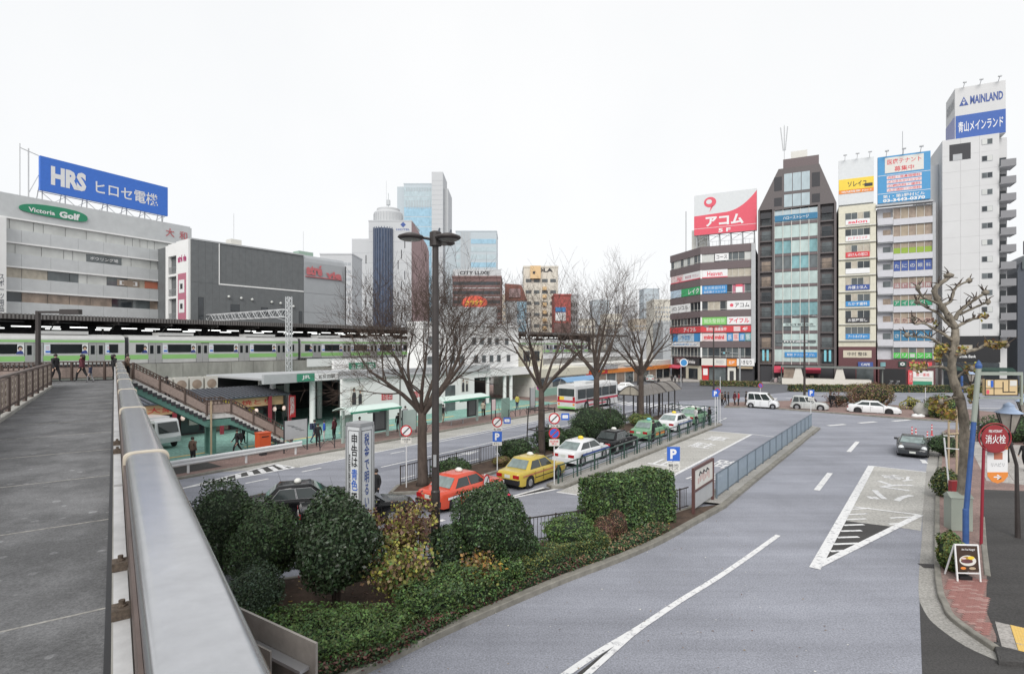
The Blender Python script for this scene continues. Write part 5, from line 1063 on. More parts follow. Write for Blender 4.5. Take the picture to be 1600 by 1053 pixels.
for i in range(9): MB().box(w - 6.6 + (i % 3) * 1.6, w - 6.2 + (i % 3) * 1.6, -.05, -.001, 14 + 5 * i, 18.2 + 5 * i).obj('slot_window', 'dark', o); MB().box(-5 + (i % 2) * 3, -4.6 + (i % 2) * 3, 1.9, 1.999, 12 + 5 * i, 16 + 5 * i).obj('slot_window', 'dark', o) if i < 8 else None
mb = MB(); mb.add([(w + .02, 0, 0), (w + 6.2, 14, 0), (w + 6.2, 14, h - 12), (w + 5.4, 12, h - 9), (w + .02, 0, h + .3), (w - 3, 14, 0), (w - 3, 14, h - 12)], [(0, 1, 2, 3, 4), (1, 5, 6, 2)]); mb.obj('brown_side', 'far_brown', o)
text('HOTEL', o, (w - 4.0, -.05, h - 3.9), 6.4, .9, 'navy_sign'); mb = MB(); mb.yprism([(w - 4, h - 2.9), (w - 2.7, h - 1.6), (w - 4, h - .3), (w - 5.3, h - 1.6)], -.08, -.002); mb.obj('emblem', 'navy_sign', o)
o, w, h, k = block('glass_tower', 'pale blue glass tower with white slab side rising behind the white tower', 631, 675, 288, 340, 24, 'far_pale')
for i in range(14):
    z0 = 20 + 6.2 * i; MB().box(.2, w - .2, -.06, -.002, z0, z0 + 5.7).obj('glass_band', 'glass_blue' if i < 12 else 'glass_bluewhite', o)
MB().box(-4.6, -.02, 2, 22, 0, h - 1).obj('side_slab', 'far_pale', o); MB().box(w + .02, w + 7, -1.5, 20, 0, H + (HY - 270) * k).obj('white_slab', 'far_white', o); MB().box(w + 7.02, w + 9.6, 4, 26, 0, H + (HY - 292) * k).obj('rear_slab', 'far_white', o)
for z in range(20, 112, 3): MB().box(w + .1, w + 6.9, -1.54, -1.502, z, z + .15).obj('joint', 'far_line', o)
mb = MB()
for j in range(16): mb.box(1.5 + j * 1.0, 1.9 + j * 1.0, -.1, -.065, h - 4.6, h - 2.2); mb.box(1.5 + j, 1.8 + j, -.1, -.065, h - 15.5, h - 10)
mb.obj('louver', 'far_line', o)
o, w, h, k = block('office_slab', 'pale office slab with horizontal window bands right of the street lamp', 712, 776, 362, 300, 22, 'far_pale')
MB().box(-6, -.02, 3, 20, 0, h - 2).obj('side_slab', 'far_pale', o)
for i in range(13): MB().box(8.4, w - .4, -.08, -.002, 12 + 4.3 * i, 14.6 + 4.3 * i).obj('window_band', 'glass_bluewhite' if i % 3 else 'glass_blue', o); MB().box(.3, 2.4, -.08, -.002, 12 + 4.3 * i, 14.6 + 4.3 * i).obj('window_band', 'glass_bluewhite', o)
for j in range(7): MB().box(2.9 + j * .8, 3.2 + j * .8, -.3, -.002, 8, h).obj('rib', 'far_white', o)
block('cream_apartments', 'pale apartment block with many floors left of the white tower', 500, 550, 398, 210, 14, 'far_white', 12, 8, 'far_line', wf=.8, hf=.35)
o, w, h, k = block('brown_hotel', 'dark brown banded building with red oval sign and white roof lettering', 707, 783, 434, 150, 18, 'far_dark')
MB().box(0, w, .5, .8, h + .51, h + 2.4).obj('roof_sign', 'far_white', o); text('CITY LUXE', o, (w * .45, .45, h + 1.4), 8.2, 1.0, 'dark', bold=.03)
for i in range(7): MB().box(.1, w - .1, -.05, -.002, 8 + 2.55 * i, 8.16 + 2.55 * i).obj('ledge', 'far_grey', o); MB().box(.2, w - .2, -.03, -.001, 8.9 + 2.55 * i, 9.8 + 2.55 * i).obj('window_band', 'glass_dark', o)
mb = MB(); n = 30; mb.yprism([(w * .45 + 3.6 * math.cos(2 * math.pi * j / n), 19.3 + 1.9 * math.sin(2 * math.pi * j / n)) for j in range(n)], -.3, -.06); ov = mb.obj('oval_sign', 'sign_orange_red' if (flat('sign_orange_red', (.62, .10, .06)), 1) else '', o); text('カラオケ', ov, (w * .45, -.33, 19.3), 5, 1.5, 'sign_yellow', bold=.04)
block('grey_lowrise', 'plain grey low building between the station roof and the brown hotel', 690, 775, 483, 135, 12, 'far_grey', 2, 8)
o, w, h, k = block('lettered_white_building', 'off white building with dark roof lettering and small orange penthouse', 818, 872, 418, 180, 16, 'far_cream', 7, 4, 'glass_mid', wf=.7, hf=.3)
MB().box(2.2, 5.6, -1.4, 3, h - 3.8, h + .4).obj('penthouse', 'far_orange', o); MB().box(3, 3.8, -1.46, -1.402, h - 2.3, h - 1.5).obj('window', 'dark', o); text('POLA', o, (6.4, -.1, h - 0.9), 6.6, 1.3, 'dark', bold=.04)
mb = MB()
for i in range(9): mb.box(w * .55, w * .55 + 1.3, -.9, -.002, 5 + 2.6 * i, 6.1 + 2.6 * i)
mb.obj('stair', 'far_orange', o)
o, w, h, k = block('gabled_brown_house', 'brown steep roofed building left of the off white building', 790, 823, 470, 165, 10, 'far_grey', parapet=False)
mb = MB(); mb.yprism([(-.2, h), (w + .2, h), (w * .75, h + 4.8), (-.2, h + 5.2)], -.2, 9); mb.obj('roof', 'far_brown_roof' if (flat('far_brown_roof', (.22, .09, .07)), 1) else '', o); MB().box(w * .55, w - .1, -.05, -.002, 4, h - .3).obj('glass_front', 'glass_blue', o); MB().box(1, 4.5, -.5, -.21, h + 1, h + 3.6).obj('dormer', 'far_brown', o)
o, w, h, k = block('red_signed_building', 'building with red and blue sign panels right of the off white building', 866, 892, 462, 160, 10, 'far_red')
board(o, .3, w - 1.5, h - 4.8, h - 3.4, -.1, 'sign_azure'); board(o, .3, w - 1.5, h - 7.4, h - 5.0, -.1, 'white'); board(o, 0, w, 6, h - 8, -.1, 'far_dark')
block('grey_narrow_building', 'narrow grey building behind the second bare tree trunk', 890, 904, 462, 170, 10, 'far_grey', 7, 3)
for i, (a, b, y, d, m, r_, c_) in enumerate(((944, 972, 492, 260, 'far_cream', 7, 6), (968, 996, 478, 300, 'far_white', 9, 6), (990, 1012, 500, 240, 'far_tan', 6, 5), (1006, 1030, 452, 330, 'far_pale', 12, 4), (1022, 1050, 470, 210, 'far_cream', 10, 6), (905, 946, 512, 280, 'far_grey', 5, 8), (1036, 1062, 505, 170, 'far_grey', 8, 4), (926, 952, 470, 320, 'far_pale', 9, 5), (780, 800, 462, 230, 'far_tan', 8, 4), (956, 984, 515, 190, 'far_grey', 4, 7), (986, 1010, 520, 180, 'far_white', 4, 6), (880, 930, 500, 250, 'far_cream', 5, 9))):
    oo, *_r = block('apartment_block', ['cream distant block just right of the third bare tree', 'white distant block between the two right hand bare trees', 'tan low block in front of the distant street', 'pale tall block above the distant street', 'cream tall block left of the brown corner building', 'grey wide low block behind the viaduct', 'grey block with dense ledges touching the brown corner building', 'pale tall block just right of the red signed building', 'tan block peeping left of the gabled brown building', 'grey low block between the right bare trees', 'white low block left of the distant street', 'cream wide block behind the narrow grey building'][i], a, b, y, d, 12, m, r_, c_, 'far_line', wf=.62, hf=.4)
    oo['group'] = 'distant apartment blocks'
# ================================================================ vehicles
def cpaint(name, c, metal=0.0): return mat(name, c, .28, .03, 1.0, coat=.45, metal=metal, spec=.4)
mat('paint_black', (.006, .006, .007), .18, .03, 1, coat=.1, spec=.3)
for nme, c in (('paint_red', (.60, .075, .035)), ('paint_yellow_car', (.52, .39, .06)), ('paint_white', (.68, .69, .70)), ('paint_black', (.012, .012, .014)), ('paint_green', (.17, .34, .20)), ('paint_silver', (.45, .46, .45)), ('paint_sports', (.03, .033, .037))): cpaint(nme, c)
glass('car_glass', (.035, .045, .045), .03, .2); glass('car_glass_pale', (.20, .25, .245), .04, .3, 2); flat('tyre', (.016, .016, .017), .8); flat('rim', (.42, .42, .43), .3, metal=.7); flat('rim_dark', (.05, .05, .055), .3, metal=.5)
flat('tail_red', (.36, .015, .02), .15); flat('lamp_clear', (.60, .62, .63), .1); flat('plate', (.58, .60, .56)); flat('trim_black', (.02, .02, .022), .5); flat('taxi_lamp', (.70, .70, .66)); flat('taxi_lamp_y', (.75, .58, .05))
def tyre_mesh(r, w):
    mb = MB(); X = Matrix.Rotation(R(90), 4, 'X')
    mb.lathe([(r * .62, -w / 2), (r * .92, -w / 2), (r, -w * .36), (r, w * .36), (r * .92, w / 2), (r * .62, w / 2)], 24, X=X); return mb.mesh('tyre', 'tyre', True)
def rim_mesh(r, w, m):
    mb = MB(); X = Matrix.Rotation(R(90), 4, 'X')
    mb.lathe([(r * .61, -w * .52), (r * .60, w * .52)], 20, X=X)
    for s in (-1, 1):
        mb.lathe([(r * .13, s * w * .50), (r * .12, s * w * .57)] if s > 0 else [(r * .12, -w * .57), (r * .13, -w * .50)], 12, X=X)
        for k in range(6):
            a = 2 * math.pi * k / 6; mb.bar((math.cos(a) * r * .1, s * w * .545, math.sin(a) * r * .1), (math.cos(a) * r * .56, s * w * .53, math.sin(a) * r * .56), r * .12, w * .05, up=(0, 1, 0))
    return mb.mesh('rim', m)
def lerp_tab(tab, x):
    for (x0, y0), (x1, y1) in zip(tab[:-1], tab[1:]):
        if x <= x1: t = (x - x0) / (x1 - x0) if x1 > x0 else 0; t = max(0, min(1, t)); t = t * t * (3 - 2 * t) if abs(y1 - y0) > .04 else t; return y0 + (y1 - y0) * t
    return tab[-1][1]
def car(name, label, cat, loc, rz, paint, L=4.7, Wd=1.70, belt=None, cab=None, roof=1.48, wb=2.72, rw=.315, sill=.20, wheel_x=None, rimm='rim', pillars=2, glassm='car_glass', group=None, lamp=None, tail='wide', rear_dark=False, side_split=.5, stripe=None, cab_w=.87, roof_w=.70, plate_front=False):
    o = thing(name, label, cat, loc, rz, group); h = L / 2
    belt = belt or [(-h, .84), (-h + .12, .93), (-h + .9, .96), (-.2, .95), (h - 1.25, .92), (h - .3, .80), (h, .70)]
    cab = cab or (-h + .75, -h + 1.30, h - 2.05, h - 1.30)         # rear glass base, roof rear, roof front, windscreen base
    wx = wheel_x or (-wb / 2 - .05, wb / 2 - .05); AR = rw + .07
    xs = sorted(set([-h + L * i / 44 for i in range(45)] + [w + AR * c for w in wx for c in (-1, -.95, -.8, -.55, -.28, 0, .28, .55, .8, .95, 1)]))
    secs = []
    for x in xs:
        u = abs(x) / h; w = Wd / 2 * (1 - .17 * u ** 7 - .015 * u * u); zb = sill + .10 * max(0, (u - .9) / .1)
        for q in wx:
            if abs(x - q) < AR - 1e-6: zb = max(zb, rw + math.sqrt(max(0, AR * AR - (x - q) ** 2)) - .0)
        bt = lerp_tab(belt, x); mid = max(zb + .02, min(.52, bt - .2))
        secs.append([(w * .97, zb), (w * .995, max(zb + .01, min(zb + .14, mid - .01))), (w, max(mid, zb + .02)), (w * .985, bt - .10), (w * .93, bt - .025), (w * .80, bt), (w * .4, bt + .018)])
    mb = MB(); vs = []; n = 14
    for x, s in zip(xs, secs):
        vs += [(x, y, z) for y, z in s] + [(x, -y, z) for y, z in s[::-1]]
    fs = [(i * n + j, (i + 1) * n + j, (i + 1) * n + j + 1, i * n + j + 1) for i in range(len(xs) - 1) for j in range(n - 1)]
    fs += [tuple(range(n)), tuple(range(len(vs) - 1, len(vs) - n - 1, -1))]
    mb.add(vs, fs); body = mb.obj('body', paint, o, smooth=True)
    MB().box(-h + .15, h - .15, -Wd / 2 + .22, Wd / 2 - .22, .16, .55).obj('underbody', 'trim_black', o)
    for q in wx: MB().lathe([(AR * .98, -Wd / 2 + .03), (AR * .98, Wd / 2 - .03)], 20, X=Matrix.Translation((q, 0, rw)) @ Matrix.Rotation(R(90), 4, 'X')).obj('wheel_well', 'trim_black', o)
    # cabin
    xr, xr2, xf2, xf = cab; bw = Wd / 2 * cab_w; tw = Wd / 2 * roof_w; br, bf = lerp_tab(belt, xr) - .03, lerp_tab(belt, xf) - .03; zr = roof
    def ring(x0, x1, w0, w1, z0, z1, k=5):
        return [(x0, -w0, z0), (x0 + (x1 - x0) * .5, -(w0 + w1) / 2 * 1.01, (z0 + z1) / 2), (x1, -w1, z1), (x1 + .03, -w1 * .5, z1), (x1 + .04, 0, z1), (x1 + .03, w1 * .5, z1), (x1, w1, z1), (x0 + (x1 - x0) * .5, (w0 + w1) / 2 * 1.01, (z0 + z1) / 2), (x0, w0, z0), (x0 - .03, w0 * .5, z0), (x0 - .04, 0, z0), (x0 - .03, -w0 * .5, z0)]
    rings = [ring(xr, xf, bw, bw, br, bf), ring(xr2 - .05, xf2 + .05, tw * 1.02, tw * 1.02, zr - .10, zr - .10), ring(xr2 + .03, xf2 - .05, tw * .95, tw * .95, zr - .03, zr - .03), ring(xr2 + .25, xf2 - .3, tw * .6, tw * .6, zr, zr)]
    m2 = MB(); vs = [p for r_ in rings for p in r_]; k = 12
    fs = [(i * k + j, i * k + (j + 1) % k, (i + 1) * k + (j + 1) % k, (i + 1) * k + j) for i in range(3) for j in range(k)] + [tuple(range(3 * k, 4 * k))]
    m2.add(vs, fs); m2.obj('cabin', paint, o, smooth=True)
    A_ = [Vector(p) for p in rings[0]]; B_ = [Vector(p) for p in rings[1]]
    def gpane(a, b, c, d, u0, u1, v0, v1, nm, gm, off=.012):
        f = lambda u, v: (a * (1 - u) + b * u) * (1 - v) + (d * (1 - u) + c * u) * v
        q = [f(u0, v0), f(u1, v0), f(u1, v1), f(u0, v1)]; nn = (q[1] - q[0]).cross(q[3] - q[0]).normalized()
        cc = Vector((0, 0, 1.0)); nn = -nn if nn.dot(q[0] - Vector((0, 0, q[0].z))) < 0 else nn
        q = [p + nn * off for p in q]; MB().add(q + [p - nn * .02 for p in q], [(0, 1, 2, 3), (7, 6, 5, 4), (0, 4, 5, 1), (1, 5, 6, 2), (2, 6, 7, 3), (3, 7, 4, 0)]).obj(nm, gm, o)
    gpane(A_[2], A_[6], B_[6], B_[2], .05, .95, .06, .97, 'windscreen', glassm, .045); gpane(A_[8], A_[0], B_[0], B_[8], .07, .93, .10, .94, 'rear_window', 'car_glass' if rear_dark else 'car_glass_pale', .045)
    for sgn in (-1, 1):
        a, d = (A_[0], B_[0]) if sgn < 0 else (A_[8], B_[8]); b, c = (A_[2], B_[2]) if sgn < 0 else (A_[6], B_[6])
        cuts = [0.09] + [side_split] + [.93] if pillars == 2 else [.05, .33, .62, .95]
        for u0, u1 in zip(cuts[:-1], cuts[1:]): gpane(a, b, c, d, u0 + .015, u1 - .015, .07, .93, 'side_window', glassm, .016); (gpane(a, b, c, d, u0 + .003, u1 - .003, .035, .965, 'window_trim', 'rim', .011) if 'black' in paint else None)
    # wheels
    tm_, rm_ = tyre_mesh(rw, .2), rim_mesh(rw, .2, rimm)
    for q in wx:
        for sy in (-1, 1): t_ = put(tm_, 'wheel', o, (q, sy * (Wd / 2 - .12), rw)); put(rm_, 'rim', t_)
    # lamps, bumpers, plates, mirrors, door lines
    bt = lerp_tab(belt, -h + .05); we = Wd / 2 * .84
    for sy in (-1, 1):
        if tail == 'wide': MB().box(-h - .012, -h + .05, min(sy * we, sy * .36), max(sy * we, sy * .36), bt - .24, bt - .06).obj('taillight', 'tail_red', o)
        elif tail == 'tall': MB().box(-h - .012, -h + .05, min(sy * we, sy * (we - .14)), max(sy * we, sy * (we - .14)), bt - .1, bt + .32).obj('taillight', 'tail_red', o)
        zf = lerp_tab(belt, h - .02); MB().box(h - .05, h + .012, min(sy * we, sy * .42), max(sy * we, sy * .42), zf - .2, zf - .06).obj('headlight', 'lamp_clear', o)
        mx = xf - .35; MB().box(mx - .06, mx + .06, min(sy * Wd / 2 * .93, sy * (Wd / 2 + .14)), max(sy * Wd / 2 * .93, sy * (Wd / 2 + .14)), .98, 1.12).obj('mirror', paint, o)
        yy = sy * (Wd / 2 + .004); mb = MB()
        for x in ((wx[0] + AR + .05), (xr + xf) / 2 + .05, wx[1] - AR - .08): mb.box(x - .008, x + .008, yy - .006, yy + .006, sill + .1, .86)
        mb.obj('door_gap', 'trim_black', o)
        for x in ((xr + xf) / 2 - .85, (xr + xf) / 2 + .1): MB().box(x, x + .2, yy - .015, yy + .015, .78, .82).obj('door_handle', paint if paint != 'paint_black' else 'rim', o)
        if stripe:
            for z0, z1, m, x0, x1 in stripe: MB().box(x0, x1, yy - .006, yy + .006, z0, z1).obj('side_stripe', m, o)
    MB().box(-h - .06, -h + .1, -Wd / 2 * .86, Wd / 2 * .86, .32, .56).obj('bumper', 'trim_black' if paint not in ('paint_white', 'paint_silver', 'paint_green') else paint, o); MB().box(h - .1, h + .06, -Wd / 2 * .84, Wd / 2 * .84, .28, .50).obj('bumper', 'trim_black' if paint not in ('paint_white', 'paint_silver', 'paint_sports') else paint, o)
    MB().box(-h - .02, -h + .02, -.17, .17, bt - .25, bt - .08).obj('number_plate', 'plate', o); MB().box(h, h + .075, -.17, .17, .34, .46).obj('number_plate', 'plate', o)
    if tail == 'wide': MB().box(h - .03, h + .02, -.4, .4, .55, .70).obj('grille', 'trim_black', o)
    if lamp:
        xl = (xr2 + xf2) / 2 + .1; lb_ = MB().lathe([(.04, 0), (.15, .01), (.15, .10), (.08, .17)], 14, X=Matrix.Translation((xl, 0, zr - .005)) @ Matrix.Scale(1.3, 4, (0, 1, 0))); lb_.obj('roof_lamp', lamp, o, smooth=True); MB().tube([(xr2 + .1, .2, zr - .02), (xr2 - .05, .2, zr + .5)], .006, 4).obj('aerial', 'trim_black', o)
    return o
def on_lane(near_wheel, off=0):   # centre of a rank taxi from its near rear wheel
    u = Vector((.6, .8, 0)); nrm = Vector((.8, -.6, 0)); return Vector((near_wheel[0], near_wheel[1], 0)) + u * 1.41 - nrm * .82
GT = 'taxis waiting in the rank'
car('taxi', 'orange red taxi with a white stripe beside the dark lamp post', 'taxi', on_lane((-2.58, 24.76)), HEAD, 'paint_red', lamp='taxi_lamp', group=GT, stripe=[(.58, .68, 'white', -1.9, 2.0)])
car('taxi', 'yellow taxi with a thin red stripe behind the orange red one', 'taxi', on_lane((.975, 28.6)), HEAD, 'paint_yellow_car', lamp='taxi_lamp', group=GT, stripe=[(.70, .76, 'sign_rust', -2.1, 2.1), (.48, .52, 'trim_black', -1.0, 1.1)])
SED = dict(L=4.85, Wd=1.78, belt=[(-2.43, .78), (-2.3, .98), (-1.5, 1.0), (0, .97), (1.1, .94), (2.1, .80), (2.43, .62)], cab=(-1.95, -1.15, .45, 1.25), roof=1.47, wb=2.85, rw=.33)
car('taxi', 'white taxi with a navy side stripe behind the yellow taxi', 'taxi', on_lane((4.43, 34.0)), HEAD, 'paint_white', lamp='taxi_lamp_y', group=GT, stripe=[(.62, .74, 'navy_sign', -1.5, 2.1)], **SED)
car('taxi', 'black taxi in the rank beside the round bush', 'taxi', on_lane((7.3, 37.7)), HEAD, 'paint_black', lamp='taxi_lamp', group=GT, stripe=[(.58, .64, 'steel', -2, 2)], rear_dark=True)
g_ = car('taxi', 'pale green taxi with orange door lettering next to the standing driver', 'taxi', on_lane((11.1, 42.8)), HEAD, 'paint_green', lamp='banner_cyan', group=GT, stripe=[(.38, .62, 'sign_orange', -.9, .9)])
car('taxi', 'white taxi beneath the arched shelter, second from the end of the rank', 'taxi', on_lane((14.5, 47.4)), HEAD, 'paint_white', lamp='taxi_lamp_y', group=GT, stripe=[(.62, .70, 'navy_sign', -1.5, 2.1)], **SED)
car('taxi', 'pale green taxi at the far head of the rank', 'taxi', on_lane((17.6, 51.6)), HEAD, 'paint_green', lamp='taxi_lamp', group=GT)
car('taxi', 'black taxi half hidden by the dark topiary on the left', 'taxi', Vector((-9.2, 24.1, 0)), R(20), 'paint_black', lamp='taxi_lamp', group=GT)
car('taxi', 'black taxi behind the lettered pillar with only its bonnet showing', 'taxi', Vector((-6.55, 23.1, 0)), R(24), 'paint_black', lamp='taxi_lamp', group=GT)
ca = math.atan2(-.55, .835)
def side_car(near_rear, **k): return Vector((near_rear[0], near_rear[1], 0))
u_ = Vector((.835, -.55, 0)); n_ = Vector((.55, .835, 0))
GP = 'vehicles parked along the island kerb'
car('parked_sedan', 'white sedan with dark wheels parked along the island', 'car', G(1341, 646) + u_ * 1.42 + n_ * .8, ca, 'paint_white', rimm='rim_dark', group=GP, **{**SED, 'roof': 1.43})
KEI = dict(L=3.4, Wd=1.48, belt=[(-1.7, 1.0), (-1.6, 1.08), (.7, 1.08), (1.05, 1.02), (1.45, .92), (1.7, .72)], cab=(-1.72, -1.58, .45, 1.2), roof=1.88, wb=2.4, rw=.28, pillars=3, tail='tall', cab_w=.96, roof_w=.86)
car('parked_van', 'white small van parked left of the silver wagon', 'van', G(1173, 637.2) + u_ * 1.25 + n_ * .7, ca, 'paint_white', group=GP, **KEI)
car('parked_wagon', 'silver boxy wagon with black wheel arches parked beside the island', 'car', G(1245, 640.5) + u_ * 1.25 + n_ * .75, ca, 'paint_silver', group=GP, **{**KEI, 'L': 3.75, 'Wd': 1.6, 'roof': 1.68, 'rw': .34, 'belt': [(-1.87, .92), (-1.75, 1.02), (.6, 1.02), (.9, .98), (1.6, .90), (1.87, .66)], 'cab': (-1.85, -1.6, .15, .75)})
SPO = dict(L=4.4, Wd=1.82, belt=[(-2.2, .62), (-2.0, .80), (-1.4, .90), (0, .88), (.9, .86), (1.7, .78), (2.05, .66), (2.2, .50)], cab=(-1.55, -.55, .35, 1.05), roof=1.28, wb=2.36, rw=.33, tail='wide', rimm='rim_dark')
sp = car('sports_car', 'black low sports car driving toward the viewer beside the right kerb', 'car', Vector((28.0, 38.0, 0)), HEAD + math.pi, 'paint_sports', glassm='car_glass_pale', **SPO)
for sy in (-1, 1): MB().lathe([(.02, .05), (.14, .03), (.17, -.04)], 16, X=Matrix.Translation((2.02, sy * .62, .66)) @ Matrix.Rotation(R(65), 4, 'Y')).obj('round_headlight', 'lamp_clear', sp, smooth=True)
GF = 'cars on the distant road'
car('passing_car', 'white saloon crossing behind the arched shelter', 'car', G(975, 612) + Vector((0, .8, 0)), R(172), 'paint_white', group=GF, **SED)
for x, y, p, lab, r_ in ((1003, 590, 'paint_white', 'white car farthest up the distant street', 75), (1016, 596, 'paint_silver', 'silver car on the distant street left of the red awning', 75), (1024, 586, 'paint_sports', 'dark car far up the distant street', 75), (945, 597, 'paint_red', 'red car under the white street sign in the distance', 170)):
    car('distant_car', lab, 'car', G(x, y), R(r_), p, group=GF)
# ---- bus
def bus():
    o = RT('city_bus', 'silver and red city bus stopped at the bus stand by the station', 'bus', 53.3, -32.25)
    L, w, hh = 10.6, 2.45, 3.05
    prof = [(-w / 2, .35), (-w / 2, 2.5), (-w / 2 + .05, 2.85), (-w / 2 + .25, 3.02), (0, 3.06), (w / 2 - .25, 3.02), (w / 2 - .05, 2.85), (w / 2, 2.5), (w / 2, .35)]
    MB().xprism(prof[::-1], 0, L).obj('body', 'bus_silver' if (flat('bus_silver', (.56, .57, .57), .35), 1) else '', o)
    for sy in (-1, 1):
        y0, y1 = sorted((sy * (w / 2 + .012), sy * (w / 2 + .001)))
        MB().box(.02, L - .02, y0, y1, .98, 1.22).obj('stripe', 'bus_red' if (flat('bus_red', (.48, .03, .07), .35), 1) else '', o); MB().box(2.0, 7.4, y0, y1, .5, .66).obj('stripe', 'bus_red', o)
        for k in range(5): x0 = .5 + k * 1.95; f = MB().box(x0, x0 + 1.85, min(sy * (w / 2 + .015), sy * (w / 2 + .002)), max(sy * (w / 2 + .015), sy * (w / 2 + .002)), 1.42, 2.5).obj('side_window', 'black', o); MB().box(x0 + .06, x0 + 1.79, min(sy * (w / 2 + .02), sy * (w / 2 + .016)), max(sy * (w / 2 + .02), sy * (w / 2 + .016)), 1.5, 2.44).obj('pane', 'car_glass', f)
    f = MB().box(-.015, -.001, -1.05, 1.05, 1.75, 2.6).obj('rear_window', 'car_glass', o)
    MB().box(-.02, -.001, -1.2, 1.2, 1.05, 1.28).obj('stripe', 'bus_red', o)
    for sy in (-1, 1): MB().box(-.03, -.002, sy * 1.0 - .14, sy * 1.0 + .14, 1.3, 1.7).obj('taillight', 'tail_red', o); MB().box(-.03, -.002, sy * .98 - .12, sy * .98 + .12, .72, .95).obj('reflector', 'sign_orange', o)
    MB().box(-.03, -.002, .3, .95, 1.32, 1.7).obj('advert', 'sign_yellow', o); MB().box(-.05, .1, -1.15, 1.15, .35, .55).obj('bumper', 'sign_lime', o); MB().box(-.03, -.002, -.22, .22, .62, .82).obj('number_plate', 'plate', o)
    tm_, rm_ = tyre_mesh(.48, .28), rim_mesh(.48, .28, 'rim')
    for x in (2.5, 8.1):
        for sy in (-1, 1):
            MB().lathe([(.56, 0), (.56, .012)], 20, X=Matrix.Translation((x, sy * (w / 2 + (.013 if sy > 0 else .001)), .52)) @ Matrix.Rotation(R(90), 4, 'X')).obj('wheel_arch', 'trim_black', o)
            t_ = put(tm_, 'wheel', o, (x, sy * (w / 2 - .1), .48)); put(rm_, 'rim', t_)
    MB().box(3, 5.4, -.8, .8, 3.04, 3.25).obj('roof_unit', 'bus_silver', o); MB().box(L - .02, L + .02, -1.1, 1.1, 1.3, 2.7).obj('windscreen', 'car_glass', o)
bus()
# ---- white lorry beneath the stairs
lo = thing('delivery_lorry', 'white delivery lorry cab parked behind the staircase', 'lorry', Vector((-25.7, 39.6, .12)), R(-28)); lo.scale = (.85, .85, .9)
mb = MB(); mb.yprism([(-.2, .5), (1.5, .5), (1.58, .9), (1.45, 1.25), (1.15, 2.15), (.95, 2.3), (-.2, 2.3)], -.95, .95); mb.obj('cab', 'paint_white', lo)
MB().box(-3.6, -.3, -1.05, 1.05, .8, 2.4).obj('box_body', 'paint_white', lo)
a, b_, c_, d_ = Vector((1.47, -.82, 1.25)), Vector((1.47, .82, 1.25)), Vector((1.19, .78, 2.08)), Vector((1.19, -.78, 2.08)); of = Vector((.02, 0, .01)); MB().add([v + of for v in (a, b_, c_, d_)], [(0, 1, 2, 3)]).obj('windscreen', 'car_glass', lo)
MB().box(.15, 1.1, -.97, -.951, 1.3, 2.05).obj('side_window', 'car_glass', lo); MB().box(1.5, 1.6, -.9, -.6, .75, .95).obj('headlight', 'lamp_clear', lo); MB().box(1.5, 1.6, .6, .9, .75, .95).obj('headlight', 'lamp_clear', lo)
tm_ = tyre_mesh(.36, .22)
for x in (.7, -2.6):
    for sy in (-1, 1): put(tm_, 'wheel', lo, (x, sy * .85, .36))

# ================================================================ street furniture
def pole(mb, x, y, z0, z1, r): return mb.tube([(x, y, z0), (x, y, z1)], r, 10)
# main dark lamp post
lp_ = thing('street_lamp', 'tall dark brown street lamp with three disc heads standing in the garden', 'street lamp', (-2.56, 18.2, .13))
MB().tube([(0, 0, 0), (0, 0, 2.5), (0, 0, 2.55), (0, 0, 10.9)], [.16, .155, .13, .105], 14).obj('pole', 'dark_steel', lp_); MB().lathe([(.2, 10.7), (.2, 11.15), (.1, 11.2)], 14).obj('hub', 'dark_steel', lp_)
for ax, ay, tilt in ((-1, -.35, 0), (.35, .9, 8), (.7, -.35, 0)):
    v = Vector((ax, ay, 0)).normalized(); e = v * .82 if ax < 0 else v * .5
    MB().tube([(0, 0, 10.9), (e.x * .6, e.y * .6, 10.95), (e.x, e.y, 10.95)], .045, 8).obj('arm', 'dark_steel', lp_)
    hd2 = MB().lathe([(.02, -.09), (.36, -.08), (.43, -.02), (.41, .03), (.18, .12), (.03, .14)], 24, X=Matrix.Translation((e.x, e.y, 10.95)) @ Matrix.Rotation(R(tilt), 4, 'Y') @ Matrix.Translation((0, 0, 0))); hd_o = hd2.obj('lamp_head', 'dark_steel', lp_, smooth=True)
    MB().lathe([(.02, -.115), (.31, -.105), (.33, -.085)], 20, X=Matrix.Translation((e.x, e.y, 10.95))).obj('lens', 'lens_dull' if (flat('lens_dull', (.20, .20, .19), .2), 1) else '', hd_o)
MB().box(-.05, .05, -.17, -.13, 3.35, 3.75).obj('notice_plate', 'galv', lp_)
for dx, dy, lab in ((.38, .62, 'grey pigeon standing upright on the right lamp head'), (.02, .35, 'grey pigeon hunched at the hub of the street lamp')):
    bd = thing('pigeon', lab, 'bird', Vector((-2.56 + dx, 18.2 + dy, 11.22)), R(70), 'pigeons on the street lamp'); mb = MB()
    mb.tube([(-.22, 0, .02), (-.12, 0, .06), (0, 0, .1), (.09, 0, .17), (.13, 0, .24), (.15, 0, .29), (.21, 0, .29)], [.012, .035, .075, .065, .035, .035, .004], 10); mb.obj('body', 'slate', bd, smooth=True)
    mb = MB(); mb.tube([(.02, .03, 0), (.02, .03, .06)], .008, 5); mb.tube([(.02, -.03, 0), (.02, -.03, .06)], .008, 5); mb.obj('leg', 'rose', bd)
